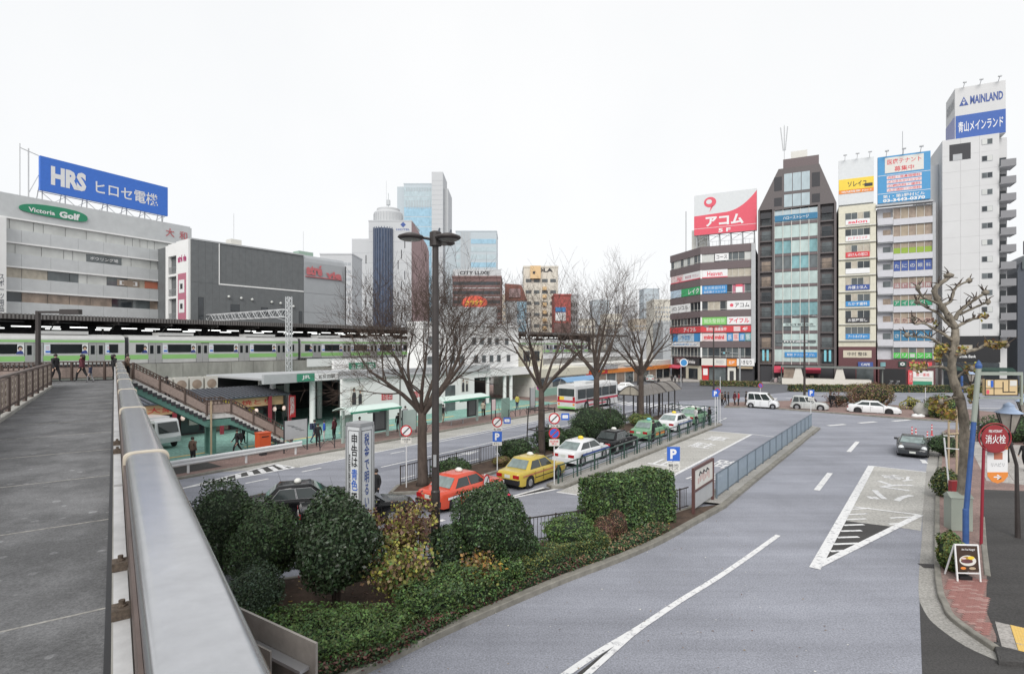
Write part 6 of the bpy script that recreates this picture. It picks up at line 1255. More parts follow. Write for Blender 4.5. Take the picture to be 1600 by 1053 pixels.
# lettered four-sided pillar
pc_ = thing('lettered_pillar', 'tall white four sided pillar with vertical black and blue writing in the garden', 'sign', (-5.0, 17.9, .13), R(-28))
pc_.scale = (.86, .86, 1); MB().box(-.33, .33, -.33, .33, 0, 4.75).obj('core', 'billboard_white', pc_); MB().box(-.37, .37, -.37, .37, 4.76, 4.86).obj('cap', 'galv', pc_)
for x in (-.35, .35):
    for y in (-.35, .35): MB().box(x - .03, x + .03, y - .03, y + .03, 0, 4.75).obj('corner_post', 'galv', pc_)
mb = MB()
for x in (-.27, .25): mb.box(x, x + .02, -.336, -.331, .5, 4.6)
mb.box(-.27, .27, -.336, -.331, 4.6, 4.62); mb.obj('border', 'dark', pc_)
mb = MB()
for y in (-.27, .25): mb.box(.331, .336, y, y + .02, .5, 4.6)
mb.box(.331, .336, -.27, .27, 4.6, 4.62); mb.obj('border', 'dark', pc_)
text('申告は', pc_, (.04, -.345, 3.98), .31, 1.08, 'black', bold=.03, vertical=True); text('青色', pc_, (.04, -.345, 3.03), .31, .7, 'sign_blue', bold=.03, vertical=True); text('で', pc_, (.04, -.345, 2.46), .29, .31, 'black', bold=.03)
text('荏原税務署', pc_, (-.2, -.345, 3.1), .09, 1.5, 'dark', vertical=True)
text('税金で明るい街', pc_, (.345, 0, 3.1), .27, 2.85, 'navy_sign', rot=(R(90), 0, R(90)), bold=.03, vertical=True)
# round no-parking, P signs
def disc_sign(o, z, r, ring, face, bar=None, y=-.05, x=0):
    X = Matrix.Translation((x, y, z)) @ Matrix.Rotation(R(90), 4, 'X')
    b = MB().lathe([(r, -.008), (r, .008)], 26, X=X).obj('sign_disc', ring, o)
    MB().lathe([(r * .78, .009), (r * .78, .013)], 26, X=X).obj('sign_face', face, b)
    if bar:
        X2 = X @ Matrix.Rotation(R(45), 4, 'Z'); MB().box(-r * .8, r * .8, -r * .10, r * .10, .014, .018, X=X2).obj('sign_bar', bar, b)
def sq(o, z, w, h_, m, tx=None, tm='white', y=-.05, x=0, fx=.55, fz=.7, bold=.04):
    b = MB().box(x - w / 2, x + w / 2, y - .01, y + .01, z - h_ / 2, z + h_ / 2).obj('sign_plate', m, o)
    if tx: text(tx, b, (x, y - .014, z), w * fx, h_ * fz, tm, bold=bold)
SG = 'traffic sign posts'
def signpost(label, p, parts, h_, z0=.13, rz=0):
    o = thing('sign_post', label, 'sign', (p[0], p[1], z0), rz, SG); MB().tube([(0, 0, 0), (0, 0, h_)], .03, 8).obj('post', 'post_white' if (flat('post_white', (.62, .63, .64), .4), 1) else '', o)
    for q in parts:
        if q[0] == 'no': disc_sign(o, q[1], .3, 'red', 'white', 'dark')
        elif q[0] == 'np': disc_sign(o, q[1], .3, 'red', 'sign_blue', 'red')
        elif q[0] == 'P': sq(o, q[1], .55, .6, 'sign_blue', 'P', 'white', fx=.5)
        elif q[0] == 'arrow': sq(o, q[1], .42, .36, 'sign_blue', '➡', 'white', x=.58, fx=.7, fz=.5)
        elif q[0] == 'txt': sq(o, q[1], .55, q[2], 'offwhite', q[3], q[4] if len(q) > 4 else 'dark', fx=.8, fz=.7, bold=.02)
    return o
signpost('round no parking sign with text plate on a thin post beside the first tree', G(635, 765), [('no', 2.95), ('txt', 2.45, .3, '大型貨物\n7-20')], 3.2)
signpost('post with no parking disc, blue parking sign and blue arrow left of the second tree', G(777, 738), [('no', 2.85), ('arrow', 2.95), ('txt', 2.43, .16, '8-20'), ('P', 2.0), ('txt', 1.58, .2, 'タクシー')], 3.1)
signpost('post with red crossed disc, blue crossed disc and arrow beside the white taxi', G(866, 760), [('no', 3.5), ('arrow', 3.6), ('txt', 3.1, .14, '20-8'), ('np', 2.72), ('txt', 2.22, .36, '駐停車\n禁止', 'sign_red')], 3.8)
signpost('blue parking sign beside the notice board and hedge', (6.9, 23.3), [('P', 2.75), ('txt', 2.2, .36, '観光\nバス')], 3.0)
signpost('blue parking sign in front of the arched shelter', (18.6, 49.8), [('P', 3.0)], 3.2); signpost('white twin post right of the arched shelter', (19.9, 52.0), [], 4.4)
signpost('blue parking sign at the far end of the mesh fence', RF(55.6, -7.9), [('P', 3.1), ('txt', 2.55, .3, '60分')], 3.4)
signpost('purple no parking disc on a post by the waiting group', G(1121, 664), [('np', 3.2)], 3.4, 0)
signpost('small no parking disc on a white post beyond the bus', G(843, 652), [('np', 3.0)], 3.2)
signpost('white delineator post beside the stone heap on the island', G(1446, 652), [], 3.0); signpost('blue pedestrian sign on a post near the far hedge', G(1188, 632), [('np', 2.3)], 2.4)
# round mirror-like tall no-entry ellipse near the red taxi
em_ = thing('oval_sign', 'narrow tilted no entry sign in front of the orange red taxi', 'sign', (-1.0, 20.2, .13), R(68)); MB().tube([(0, 0, 0), (0, 0, 2.6)], .03, 8).obj('post', 'post_white', em_); disc_sign(em_, 2.3, .30, 'red', 'white', 'dark')
# fences ------------------------------------------------------------
def bar_fence(name, label, pts, z0, h_, step, m='dark_steel', post=2.2):
    o = thing(name, label, 'fence'); pts = [Vector((p[0], p[1], z0)) for p in pts]; up = Vector((0, 0, 1)); n = 0
    for p, q in zip(pts[:-1], pts[1:]):
        l = (q - p).length; k = max(1, round(l / post))
        for i in range(k):
            a, b = p.lerp(q, i / k), p.lerp(q, (i + 1) / k)
            MB().bar(a, a + up * (h_ + .05), .06).obj('post', m, o); mb = MB(); mb.bar(a + up * h_, b + up * h_, .05, .04); mb.bar(a + up * .12, b + up * .12, .04); mb.obj('rail', m, o)
            kk = max(2, int((b - a).length / step))
            for j in range(1, kk):
                c = a.lerp(b, j / kk); n += 1
                if n <= 290: MB().bar(c + up * .13, c + up * (h_ - .02), .022).obj('bar', m, o)
    return o
bar_fence('iron_fence', 'dark iron bar fence along the avenue side of the planted strip', [RF(s, -22.0) for s in (19.5, 26, 33, 40, 47)], .13, 1.0, .16)
bar_fence('garden_fence', 'dark iron bar fence at the back of the garden beside the tall hedge', [p for p in rear_s[6:]], .13, .95, .15)
# pale patterned rail around the arched shelter
sf = thing('shelter_rail', 'dark hooped rail around the arched taxi shelter', 'fence'); 
for i in range(7):
    a, b = RF(47 + i * 2.0, -22.0, .13), RF(48.9 + i * 2.0, -22.0, .13); up = Vector((0, 0, 1)); mb = MB(); mb.bar(a, a + up, .06); mb.bar(a + up, b + up, .05); mb.bar(a + up * .35, b + up * .35, .03); mb.bar(b, b + up, .06); mb.tube([a.lerp(b, t) + up * (.4 + .5 * math.sin(math.pi * t)) for t in (0, .2, .4, .6, .8, 1)], .018, 5); mb.obj('rail_panel', 'dark_steel', sf)
# green tubular rail at the rank
gr = thing('green_rail', 'dark green tubular rail along the taxi rank kerb', 'fence'); up = Vector((0, 0, 1))
for i in range(14):
    s0 = 24.8 + i * 2.03; a, b = RF(s0, -15.5, .13), RF(s0 + 2.0, -15.5, .13)
    MB().bar(a, a + up * 1.0, .09, .09).obj('post', 'dark_green', gr); mb = MB(); mb.tube([a + up * .95, b + up * .95], .035, 8); mb.tube([a + up * .6, b + up * .6], .022, 6); mb.tube([a + up * .3, b + up * .3], .022, 6); mb.obj('rail', 'dark_green', gr)
    mb = MB(); mb.tube([a.lerp(b, .2), a.lerp(b, .2) + up * .5, a.lerp(b, .3) + up * .62, a.lerp(b, .7) + up * .62, a.lerp(b, .8) + up * .5, a.lerp(b, .8)], .025, 6); mb.obj('hoop', 'dark_green', gr)
for i in range(4):
    a, b = RF(53.3, -15.5 - i * 1.2, .0), RF(53.3, -16.6 - i * 1.2, .0); mb = MB(); mb.bar(a, a + up * 1.7, .06); mb.bar(a + up * 1.1, b + up * 1.1, .05); mb.bar(a + up * 1.65, b + up * 1.65, .05); mb.bar(a + up * 1.1, b + up * 1.65, .03); mb.bar(b + up * 1.1, a + up * 1.65, .03); mb.obj('end_panel', 'dark_green', gr)
# blue mesh fence on the median
mf = thing('mesh_fence', 'pale blue grey mesh fence on the narrow concrete median', 'fence')
mat('mesh_blue', (.36, .44, .52), .5, .1, 4, alpha=.62); mat('mesh_post', (.11, .14, .17), .5, .1, 3)
for i in range(15):
    s0 = 26.9 + i * 1.93; a, b = RF(s0, -7.85, .13), RF(s0 + 1.9, -7.85, .13)
    MB().bar(a, a + up * 1.22, .07, .07).obj('post', 'mesh_post', mf)
    MB().bar(a.lerp(b, .03) + up * .66, a.lerp(b, .97) + up * .66, .006, 1.06).obj('mesh_panel', 'mesh_blue', mf)
    mb = MB(); mb.bar(a + up * 1.2, b + up * 1.2, .045); mb.bar(a + up * .12, b + up * .12, .04)
    for k in range(1, 12): c = a.lerp(b, k / 12); mb.bar(c + up * .13, c + up * 1.19, .010)
    mb.obj('frame', 'mesh_post', mf)
# notice board
nb = RT('notice_board', 'brown framed outdoor notice board with a pale picture at the end of the mesh fence', 'notice board', 23.8, -7.95, .13)
for x in (0, 2.75): MB().box(x, x + .12, -.06, .06, 0, 2.0).obj('leg', 'board_brown' if (flat('board_brown', (.11, .055, .05), .5), 1) else '', nb)
mb = MB(); mb.box(.12, 2.75, -.05, .05, 1.88, 2.0); mb.box(.12, 2.75, -.05, .05, .92, 1.02); mb.obj('frame', 'board_brown', nb)
pn = MB().box(.12, 2.75, -.02, .02, 1.02, 1.88).obj('picture', 'offwhite', nb); MB().box(.12, 2.75, -.02, .02, .2, .9).obj('lower_panel', 'fascia_grey', nb)
for k in range(7): MB().box(.6 + .25 * k, .75 + .25 * k, -.03, -.021, 1.2 + .06 * (k % 3), 1.45 + .07 * (k % 4)).obj('print', 'pale_rose' if (flat('pale_rose', (.50, .36, .34)), 1) else '', pn)
for k in range(3): MB().tube([(.75 + .5 * k, -.03, 1.55), (.9 + .5 * k, -.03, 1.7), (1.1 + .5 * k, -.03, 1.6)], .03, 6).obj('print', 'dark', pn)
# barrier panel by the lamp and white guard rail
bp_ = thing('brown_panel_board', 'small plain brown board standing left of the lamp post', 'board', (-3.15, 18.55, .13), R(10)); MB().box(0, .42, -.02, .02, .6, 1.5).obj('panel', 'pale_rose', bp_); MB().box(-.03, .01, -.03, .03, 0, 1.5).obj('post', 'dark_steel', bp_)
gd = RT('guard_rail', 'white corrugated guard rail along the kerb below the staircase', 'guard rail', 0, -33.9, .1)
for i in range(8): x = -3 + i * 3.4; MB().tube([(x, .12, 0), (x, .12, .85)], .07, 10).obj('post', 'post_white', gd)
for i in range(6):
    mb = MB(); mb.xprism([(0, .5), (-.05, .56), (-.05, .62), (.02, .66), (.02, .70), (-.05, .74), (-.05, .82), (0, .88), (.03, .88), (.03, .5)], -4 + i * 4.2, .2 + i * 4.2); mb.obj('beam', 'post_white', gd)
# arched taxi shelter
sh = RT('arched_shelter', 'dark framed taxi shelter with barrel vaulted grey roofs beside the fourth bare tree', 'shelter', 49.2, -21.3, .12)
for x in (0, 2.2, 4.6, 5.6, 7.4, 9.2):
    for y in (.2, 1.9): MB().box(x - .05, x + .05, y - .05, y + .05, 0, 2.6).obj('post', 'dark_steel', sh)
def vault(x0, x1):
    arc = [(-.3 + 2.6 * k / 10, 2.62 + .85 * math.sin(math.pi * k / 10)) for k in range(11)]; mb = MB(); mb.xprism(arc + [(y, z - .05) for y, z in arc[::-1]], x0, x1); mb.obj('vault', 'vault_grey' if (mat('vault_grey', (.19, .175, .16), .6, .2, 1.5, .1), 1) else '', sh)
    for x in (x0 - .03, x1 + .03):
        mb = MB(); mb.tube([(x, y, z + .02) for y, z in arc], .05, 6); mb.bar((x, -.3, 2.62), (x, 2.3, 2.62), .07); mb.bar((x, 1, 2.6), (x, 1, 3.45), .05); mb.obj('arch', 'dark_steel', sh)
        mb = MB(); mb.add([(x, y, z) for y, z in arc], [tuple(range(11))]); mb.obj('end_pane', 'blind', sh)
vault(-.5, 5.2); vault(5.5, 7.6); vault(7.9, 9.8)
# bus shelters on the station pavement
def bus_shelter(label, s, L):
    o = RT('bus_shelter', label, 'bus shelter', s, -34.0, .11, 'bus shelters on the station pavement')
    for x in (.3, L - .3): MB().box(x - .09, x + .09, .9, 1.08, 0, 2.45).obj('post', 'steel_green' if (flat('steel_green', (.36, .44, .41), .5), 1) else '', o)
    arc = [(-.4 + 2.3 * k / 6, 2.45 + .28 * math.sin(math.pi * k / 6)) for k in range(7)]; mb = MB(); mb.xprism(arc + [(y, z - .05) for y, z in arc[::-1]], 0, L); mb.obj('roof', 'roof_pale' if (flat('roof_pale', (.55, .66, .61), .4), 1) else '', o); MB().box(-.02, L + .02, -.42, -.36, 2.32, 2.47).obj('roof_edge', 'jr_green', o)
    MB().box(.1, 1.2, 1.0, 1.06, .5, 2.1).obj('route_panel', 'panel_green' if (flat('panel_green', (.20, .30, .26), .4), 1) else '', o); MB().box(L - 1.75, L - .5, .95, 1.05, .5, 2.2).obj('advert_panel', 'dark', o); MB().box(L - 1.6, L - .65, .93, .949, .65, 2.05).obj('poster', 'panel_grey', o); MB().box(L / 2 - .5, L / 2 + .6, .1, .2, 2.15, 2.35).obj('stop_sign', 'panel_green', o)
    MB().box(1.5, L - 2.0, .6, .95, .42, .48).obj('bench', 'steel', o); MB().box(2.1, 2.2, .7, .8, 0, .42).obj('bench_leg', 'steel', o); MB().box(L - 2.7, L - 2.6, .7, .8, 0, .42).obj('bench_leg', 'steel', o)
bus_shelter('green roofed bus shelter with dark advert panel beside the lettered pillar', 25.0, 4.9); bus_shelter('green roofed bus shelter right of the dark lamp post', 34.8, 6.4)
# smaller things on the station pavement
def flatboard(label, name, cat, p, rz, w, h0, h1, m, frame='dark', legs=True):
    o = thing(name, label, cat, p, rz); b = MB().box(0, w, -.03, .03, h0, h1).obj('panel', m, o)
    if legs:
        for x in (-.06, w): MB().box(x, x + .06, -.04, .04, 0, h1 + .05).obj('leg', frame, o)
    return o
o = flatboard('grey map board on two legs beside the red postbox', 'map_board', 'notice board', RF(20.5, -34.9, .11), HEAD, 1.7, .9, 2.2, 'fascia_grey')
for k in range(4): MB().bar((.2 + .3 * k, -.04, 1.9 - .15 * k), (.7 + .25 * k, -.04, 1.8 - .12 * k), .02).obj('print', 'dark', o)
mb = MB(); mb.tube([(.1 + 1.5 * t, 0, .1 + .6 * math.sin(math.pi * t)) for t in (0, .2, .4, .6, .8, 1)], .02, 5); mb.obj('hoop', 'dark', o)
o = thing('post_box', 'red square postbox on the station pavement', 'postbox', RF(18.9, -35.2, .11), HEAD); MB().box(0, .8, 0, .6, .55, 1.5).obj('body', 'postbox_red' if (flat('postbox_red', (.55, .09, .03), .4), 1) else '', o); MB().box(-.03, .83, -.03, .63, 1.5, 1.56).obj('lid', 'postbox_red', o); MB().box(.2, .6, .15, .45, 0, .55).obj('pedestal', 'dark', o); MB().box(.15, .65, -.02, -.001, 1.25, 1.31).obj('slot', 'black', o)
flatboard('pale green timetable board on the pavement left of the first tree', 'timetable_board', 'notice board', RF(30.6, -34.3, .11), HEAD, 1.5, .3, 2.0, 'steel_green')
flatboard('grey green utility cabinet board between the bus shelter and bus', 'utility_cabinet', 'cabinet', RF(43.8, -34.2, .11), HEAD, 1.4, .05, 2.0, 'panel_green', legs=False)
flatboard('white sign board with a red square beside the second bus shelter', 'red_square_sign', 'sign', RF(42.2, -34.2, .11), HEAD, .6, .9, 2.0, 'pale_pink')
flatboard('tall grey notice board right of the second tree', 'grey_notice', 'notice board', RF(49.5, -34.6, .11), HEAD, .9, .4, 2.7, 'fascia_grey')
for i, s in enumerate((22.6, 33.0, 44.6, 46.6, 48.2, 51)):
    o = RT('pavement_hoop', 'low dark hooped barrier at the kerb, number counted from the staircase end', 'barrier', s, -33.9, .11, 'hooped barriers along the kerb'); o['label'] = ['dark hooped barrier nearest the map board', 'dark hooped barrier left of the second bus shelter', 'dark hooped barrier beside the utility cabinet', 'dark hooped barrier behind the tree support frame', 'dark hooped barrier below the tall notice board', 'dark hooped barrier closest to the bus'][i]
    mb = MB(); mb.tube([(0, 0, 0), (0, 0, .8)], .035, 6); mb.tube([(1.2, 0, 0), (1.2, 0, .8)], .035, 6); mb.obj('post', 'dark', o); mb = MB(); mb.tube([(0, 0, .72), (1.2, 0, .72)], .025, 6); mb.tube([(1.2 * t, 0, .15 + .5 * math.sin(math.pi * t)) for t in (0, .25, .5, .75, 1)], .018, 5); mb.obj('hoop', 'dark', o)
lt = RT('curved_lamp', 'slim grey lamp post with a small curved arm in front of the white hoarding', 'street lamp', 30.0, -33.9, .11); MB().tube([(0, 0, 0), (0, 0, 6.2)], [.09, .06], 8).obj('post', 'galv_dark', lt); MB().tube([(0, 0, 4.6), (-.5, 0, 5.0), (-1.4, 0, 5.15)], .03, 6).obj('arm', 'galv', lt); MB().box(-1.9, -1.35, -.08, .08, 5.08, 5.2).obj('lamp_head', 'galv', lt)
# lamp posts far right
for nm, p, zt, lab in (('far_lamp', G(1257, 632), 11.2, 'dark twin armed lamp post in front of the dark tower'), ('far_lamp', G(1115, 612), 10.5, 'dark lamp post in front of the brown corner building'), ('far_lamp', G(997, 645), 5.2, 'slim dark post beside the arched shelter')):
    o = thing(nm, lab, 'street lamp', p, 0, 'slender far lamp posts'); MB().tube([(0, 0, 0), (0, 0, zt)], [.16, .09], 8).obj('post', 'dark_steel', o); MB().box(-1.4, 1.4, -.06, .06, zt - .05, zt + .06).obj('arm', 'dark_steel', o)
    for x in (-1.2, 1.2): MB().lathe([(.05, .12), (.45, .03), (.4, -.05), (.05, -.08)][::-1], 12, X=Matrix.Translation((x, 0, zt + .05))).obj('lamp_head', 'galv', o)
tl_ = thing('traffic_light', 'traffic signal arm on a grey pole in front of the brown corner building', 'traffic light', G(1156, 603)); MB().tube([(0, 0, 0), (0, 0, 7)], .15, 8).obj('pole', 'galv', tl_); MB().tube([(0, 0, 6), (-3.5, 0, 6.3)], .06, 6).obj('arm', 'galv', tl_); b = MB().box(-3.2, -1.9, -.15, .15, 5.9, 6.4).obj('signal_box', 'galv_dark', tl_)
for k, m in enumerate(('banner_cyan', 'dark', 'dark')): MB().lathe([(.17, 0), (.17, .04)], 12, X=Matrix.Translation((-3.0 + .43 * k, -.151, 6.15)) @ Matrix.Rotation(R(90), 4, 'X')).obj('lens', m, b)
rs2 = thing('round_blue_sign', 'round blue direction sign on a grey pole left of the shop awning', 'sign', G(1064, 604)); MB().tube([(0, 0, 0), (0, 0, 5)], .08, 8).obj('post', 'galv', rs2); disc_sign(rs2, 4.4, .75, 'white', 'sign_azure', None, -.1, .5)
# ---- right pavement
hp = thing('hydrant_post', 'blue painted pole with grey top carrying a map lightbox beside the pollarded tree', 'pole', G(1509, 850, .11))
MB().tube([(0, 0, 0), (0, 0, 1.3), (.02, 0, 1.32), (.30, .0, 4.55)], [.10, .098, .085, .08], 12).obj('pole', 'pole_blue' if (flat('pole_blue', (.04, .095, .26), .45, var=.2, scale=4), 1) else '', hp); MB().tube([(.30, 0, 4.56), (.48, 0, 6.55)], [.088, .085], 12).obj('upper_pole', 'pole_sage' if (flat('pole_sage', (.28, .31, .27), .5), 1) else '', hp); MB().lathe([(.1, 6.55), (.11, 6.65), (.06, 6.78), (.01, 6.85)], 12, X=Matrix.Translation((.48, 0, 0))).obj('finial', 'pole_blue', hp)
mb = MB(); mb.bar((.5, 0, 6.35), (2.0, -.1, 6.35), .08, .12); mb.bar((.5, 0, 5.45), (2.0, -.1, 5.45), .06); mb.bar((1.98, -.1, 5.2), (1.98, -.1, 6.4), .07); mb.obj('bracket', 'pole_sage', hp)
lb2 = MB().box(.62, 1.86, -.1, 0, 5.55, 6.15).obj('map_lightbox', 'map_tan' if (flat('map_tan', (.60, .45, .25)), 1) else '', hp)
for (x0, x1, z0, z1, m) in ((.62, 1.86, 5.53, 5.57, 'black'), (.62, 1.86, 6.13, 6.17, 'black'), (.62, .65, 5.57, 6.13, 'black'), (1.83, 1.86, 5.57, 6.13, 'black'), (.95, .97, 5.57, 6.13, 'black'), (.65, 1.3, 5.8, 5.82, 'black'), (1.28, 1.31, 5.68, 6.05, 'black'), (1.28, 1.75, 5.66, 5.69, 'black'), (1.5, 1.52, 5.69, 6.12, 'black'), (.68, .78, 5.6, 5.75, 'sign_pink'), (.72, .82, 5.9, 6.1, 'offwhite'), (.84, .93, 5.85, 6.1, 'sign_blue'), (1.55, 1.8, 5.9, 6.1, 'offwhite')): MB().box(x0, x1, -.112, -.101, z0, z1).obj('map_print', m, lb2)
fh = thing('fire_hydrant_sign', 'red round fire hydrant sign with white characters on a slim red post', 'sign', G(1533, 850, .11)); MB().tube([(0, 0, 0), (.05, 0, 2.1), (.12, 0, 4.2)], .05, 8).obj('post', 'post_red_hi' if (flat('post_red_hi', (.26, .025, .04), .4), 1) else '', fh)
X = Matrix.Translation((.47, -.05, 3.95)) @ Matrix.Rotation(R(90), 4, 'X'); hd3 = MB().lathe([(.5, -.02), (.5, .02)], 30, X=X).obj('sign_disc', 'sign_maroon' if (flat('sign_maroon', (.27, .03, .035), .4), 1) else '', fh); text('消火栓', hd3, (.47, -.08, 3.92), .76, .33, 'white', bold=.03); text('FIRE HYDRANT', hd3, (.47, -.08, 4.22), .5, .1, 'white')
mb = MB(); mb.tube([(.47 + .6 * math.cos(a_), -.05, 3.97 + .54 * math.sin(a_)) for a_ in [2 * math.pi * j / 24 for j in range(25)]], .025, 6, cap=False); mb.obj('ring', 'sign_maroon', fh)
bn = thing('orange_banner', 'white and orange pointed banner hanging below the hydrant sign', 'banner', G(1532, 846, .11) + Vector((0, 0, 1.15))); mb = MB(); mb.bar((.1, -.1, 2.55), (1.15, -.1, 2.55), .05); mb.obj('bracket', 'dark_steel', bn)
mb = MB(); mb.yprism([(.15, 2.5), (.92, 2.5), (.92, 1.35), (.75, 1.15), (.53, 1.08), (.32, 1.15), (.15, 1.35)], -.12, -.10); cl = mb.obj('cloth', 'white', bn); MB().box(.15, .92, -.13, -.121, 2.35, 2.5).obj('band', 'sign_orange', cl); mb = MB(); mb.yprism([(.15, 1.5), (.92, 1.5), (.92, 1.35), (.75, 1.15), (.53, 1.08), (.32, 1.15), (.15, 1.35)], -.13, -.121); mb.obj('band', 'sign_orange', cl); MB().box(.4, .72, -.13, -.121, 1.98, 2.25).obj('emblem', 'sign_rust', cl); text('リハビリ', cl, (.54, -.125, 1.78), .5, .15, 'galv'); text('→', cl, (.53, -.135, 1.32), .3, .2, 'white', bold=.05)
ab = thing('menu_board', 'white framed A board with a burger picture standing on the brick paving', 'sign', G(1514, 908, .13), R(-4))
mb = MB()
for x in (-.36, .32): mb.bar((x + .02, 0, 0), (x + .02, .12, 1.12), .04); mb.bar((x + .02, .55, 0), (x + .02, .14, 1.1), .035)
mb.bar((-.34, .02, .25), (.34, .02, .25), .03); mb.bar((-.36, .12, 1.1), (.36, .12, 1.1), .04); mb.obj('frame', 'white', ab)
XA = Matrix.Translation((0, .03, .3)) @ Matrix.Rotation(R(-6.2), 4, 'X'); ps = MB().box(-.31, .31, -.015, .0, 0, .78, X=XA).obj('poster', 'poster_brown' if (flat('poster_brown', (.055, .035, .025), .3), 1) else '', ab)
def dsc(cx, cz, rx, rz_, y, m, n=20):
    mb = MB(); mb.add([XA @ Vector((cx + rx * math.cos(2 * math.pi * j / n), y, cz + rz_ * math.sin(2 * math.pi * j / n))) for j in range(n)], [tuple(range(n))]); mb.obj('print', m, ps)
dsc(0, .33, .25, .16, -.018, 'offwhite'); dsc(-.03, .36, .17, .10, -.021, 'leaf_rust'); dsc(-.03, .31, .18, .06, -.024, 'maroon_tile'); dsc(.1, .42, .1, .05, -.024, 'sign_yellow'); dsc(-.12, .40, .07, .03, -.026, 'pale_pink'); dsc(-.15, .10, .08, .04, -.02, 'sign_orange'); dsc(.12, .10, .1, .04, -.02, 'tan')
text('Are You Hungry?', ps, (0, .03, .98), .4, .08, 'white'); MB().box(-.18, .18, .1, .3, 0, .1).obj('weight', 'black', ab)
cbx = thing('green_cabinet', 'sage green roadside cabinet with a pitched lid under the pollarded tree', 'cabinet', G(1497, 826, .11), R(-10)); MB().box(-.38, .38, -.25, .25, 0, 1.3).obj('body', 'pole_sage', cbx); mb = MB(); mb.xprism([(-.28, 1.3), (.28, 1.3), (0, 1.5)], -.42, .42); mb.obj('lid', 'pole_sage', cbx)
rb = thing('red_box', 'small red box sign behind the green cabinet', 'sign', G(1492, 800, .11)); MB().box(-.22, .22, -.1, .1, .55, 1.4).obj('box', 'sign_maroon', rb); MB().box(-.05, .05, -.05, .05, 0, .55).obj('leg', 'dark', rb)
# hanging lantern lamps
def lantern(label, p, zt, arm, sc=1.0):
    o = thing('lantern_lamp', label, 'street lamp', p, 0, 'lantern lamps on the right pavement'); x = arm
    mb = MB(); mb.lathe([(.16 * sc, zt - .75 * sc), (.19 * sc, zt - .7 * sc)], 6, X=Matrix.Translation((x, 0, 0))); mb.obj('base', 'dark_steel', o)
    MB().lathe([(.15 * sc, zt - .7 * sc), (.36 * sc, zt)], 6, X=Matrix.Translation((x, 0, 0))).obj('glass', 'lantern_glass' if (glass('lantern_glass', (.34, .31, .27), .15, .2, 3), 1) else '', o)
    mb = MB()
    for j in range(6): a_ = 2 * math.pi * j / 6; mb.bar((x + .16 * sc * math.cos(a_), .16 * sc * math.sin(a_), zt - .7 * sc), (x + .37 * sc * math.cos(a_), .37 * sc * math.sin(a_), zt), .03)
    mb.obj('cage', 'dark_steel', o); MB().lathe([(.42 * sc, zt), (.40 * sc, zt + .03), (.20 * sc, zt + .16 * sc), (.16 * sc, zt + .26 * sc), (.17 * sc, zt + .30 * sc), (.02, zt + .4 * sc)], 16, X=Matrix.Translation((x, 0, 0))).obj('hood', 'hood_blue' if (flat('hood_blue', (.30, .38, .52), .35), 1) else '', o, smooth=True)
    MB().tube([(x, 0, zt - .75 * sc), (x + .1, 0, zt - 1.3), (.55, 0, zt - 2.0), (.6, .0, 0)], [.05, .06, .06, .09], 8).obj('stem', 'dark_steel', o)
    return o
lantern('blue hooded lantern lamp right of the hydrant sign', G(1566, 840, .11), 4.8, .25, 1.05); lantern('blue hooded lantern lamp cut by the right picture edge', G(1600, 790, .11), 4.8, .1, .95); lantern('small blue lantern lamp behind the pollarded tree', G(1517, 690, .11), 5.2, .0, .8)
GD = 'red delineator posts'
for i, (x, y) in enumerate(((1425, 684), (1431, 687), (1456, 680), (1449, 692))):
    o = thing('delineator', ['red and white flexible post farthest left behind the sports car', 'red and white flexible post second from the left behind the sports car', 'red and white flexible post standing apart by the kerb', 'red and white flexible post closest to the sports car mirror'][i], 'bollard', G(x, y), 0, GD); mb = MB(); mb.tube([(0, 0, .03), (0, 0, .9)], .05, 10); mb.obj('tube', 'sign_red', o); MB().lathe([(.13, 0), (.10, .04)], 12).obj('foot', 'sign_red', o)
    for z in (.45, .7): MB().tube([(0, 0, z), (0, 0, z + .1)], .053, 10).obj('reflector', 'white', o)
for i, (x, y) in enumerate(((1480, 752), (1485, 782))):
    o = thing('support_stake', ['white support pole beside the kerb shrubs, upper one', 'white leaning pole beside the kerb shrubs, lower one'][i], 'pole', G(x, y, .11)); MB().tube([(0, 0, 0), (.1 - .4 * i, 0, 2.6 + .4 * i)], .035, 8).obj('pole', 'post_white', o); MB().tube([(-.2, 0, 2.5), (.4, 0, 2.45)], .025, 6).obj('crossbar', 'post_white', o)
sb = thing('blue_stand', 'short blue sign post with a round head further up the right kerb', 'sign', G(1503, 735, .11)); MB().tube([(0, 0, 0), (0, 0, 3.6)], .07, 8).obj('post', 'pole_blue', sb); MB().tube([(0, 0, 3.6), (0, 0, 5.6)], .06, 8).obj('upper_post', 'pole_blue', sb)
ws = thing('wood_stakes', 'two tan wooden stakes tied to the pollarded tree', 'stake', G(1490, 772, .11))
for x in (-.25, .15): MB().tube([(x, 0, 0), (x + .05, .05, 4.2)], .045, 7).obj('stake', 'tan', ws)
MB().tube([(-.3, -.05, 3.0), (.6, 0, 3.05)], .04, 6).obj('cross_stake', 'tan', ws)
sh_ = thing('stone_heap', 'rough grey stone with white bags round it on the island', 'stone', G(1443, 652))
def blob(r, sx, sy, sz, seed, n=14, k=9):
    q = random.Random(seed); mb = MB(); vs = []
    off = [[q.uniform(.82, 1.12) for _ in range(n)] for _ in range(k)]
    for i in range(k):
        ph = math.pi * i / (k - 1)
        for j in range(n): t = 2 * math.pi * j / n; e = off[i][j]; vs.append((r * sx * math.sin(ph) * math.cos(t) * e, r * sy * math.sin(ph) * math.sin(t) * e, r * sz * (1 - math.cos(ph)) * .5 * e))
    return mb.add(vs, [(i * n + j, i * n + (j + 1) % n, (i + 1) * n + (j + 1) % n, (i + 1) * n + j) for i in range(k - 1) for j in range(n)])
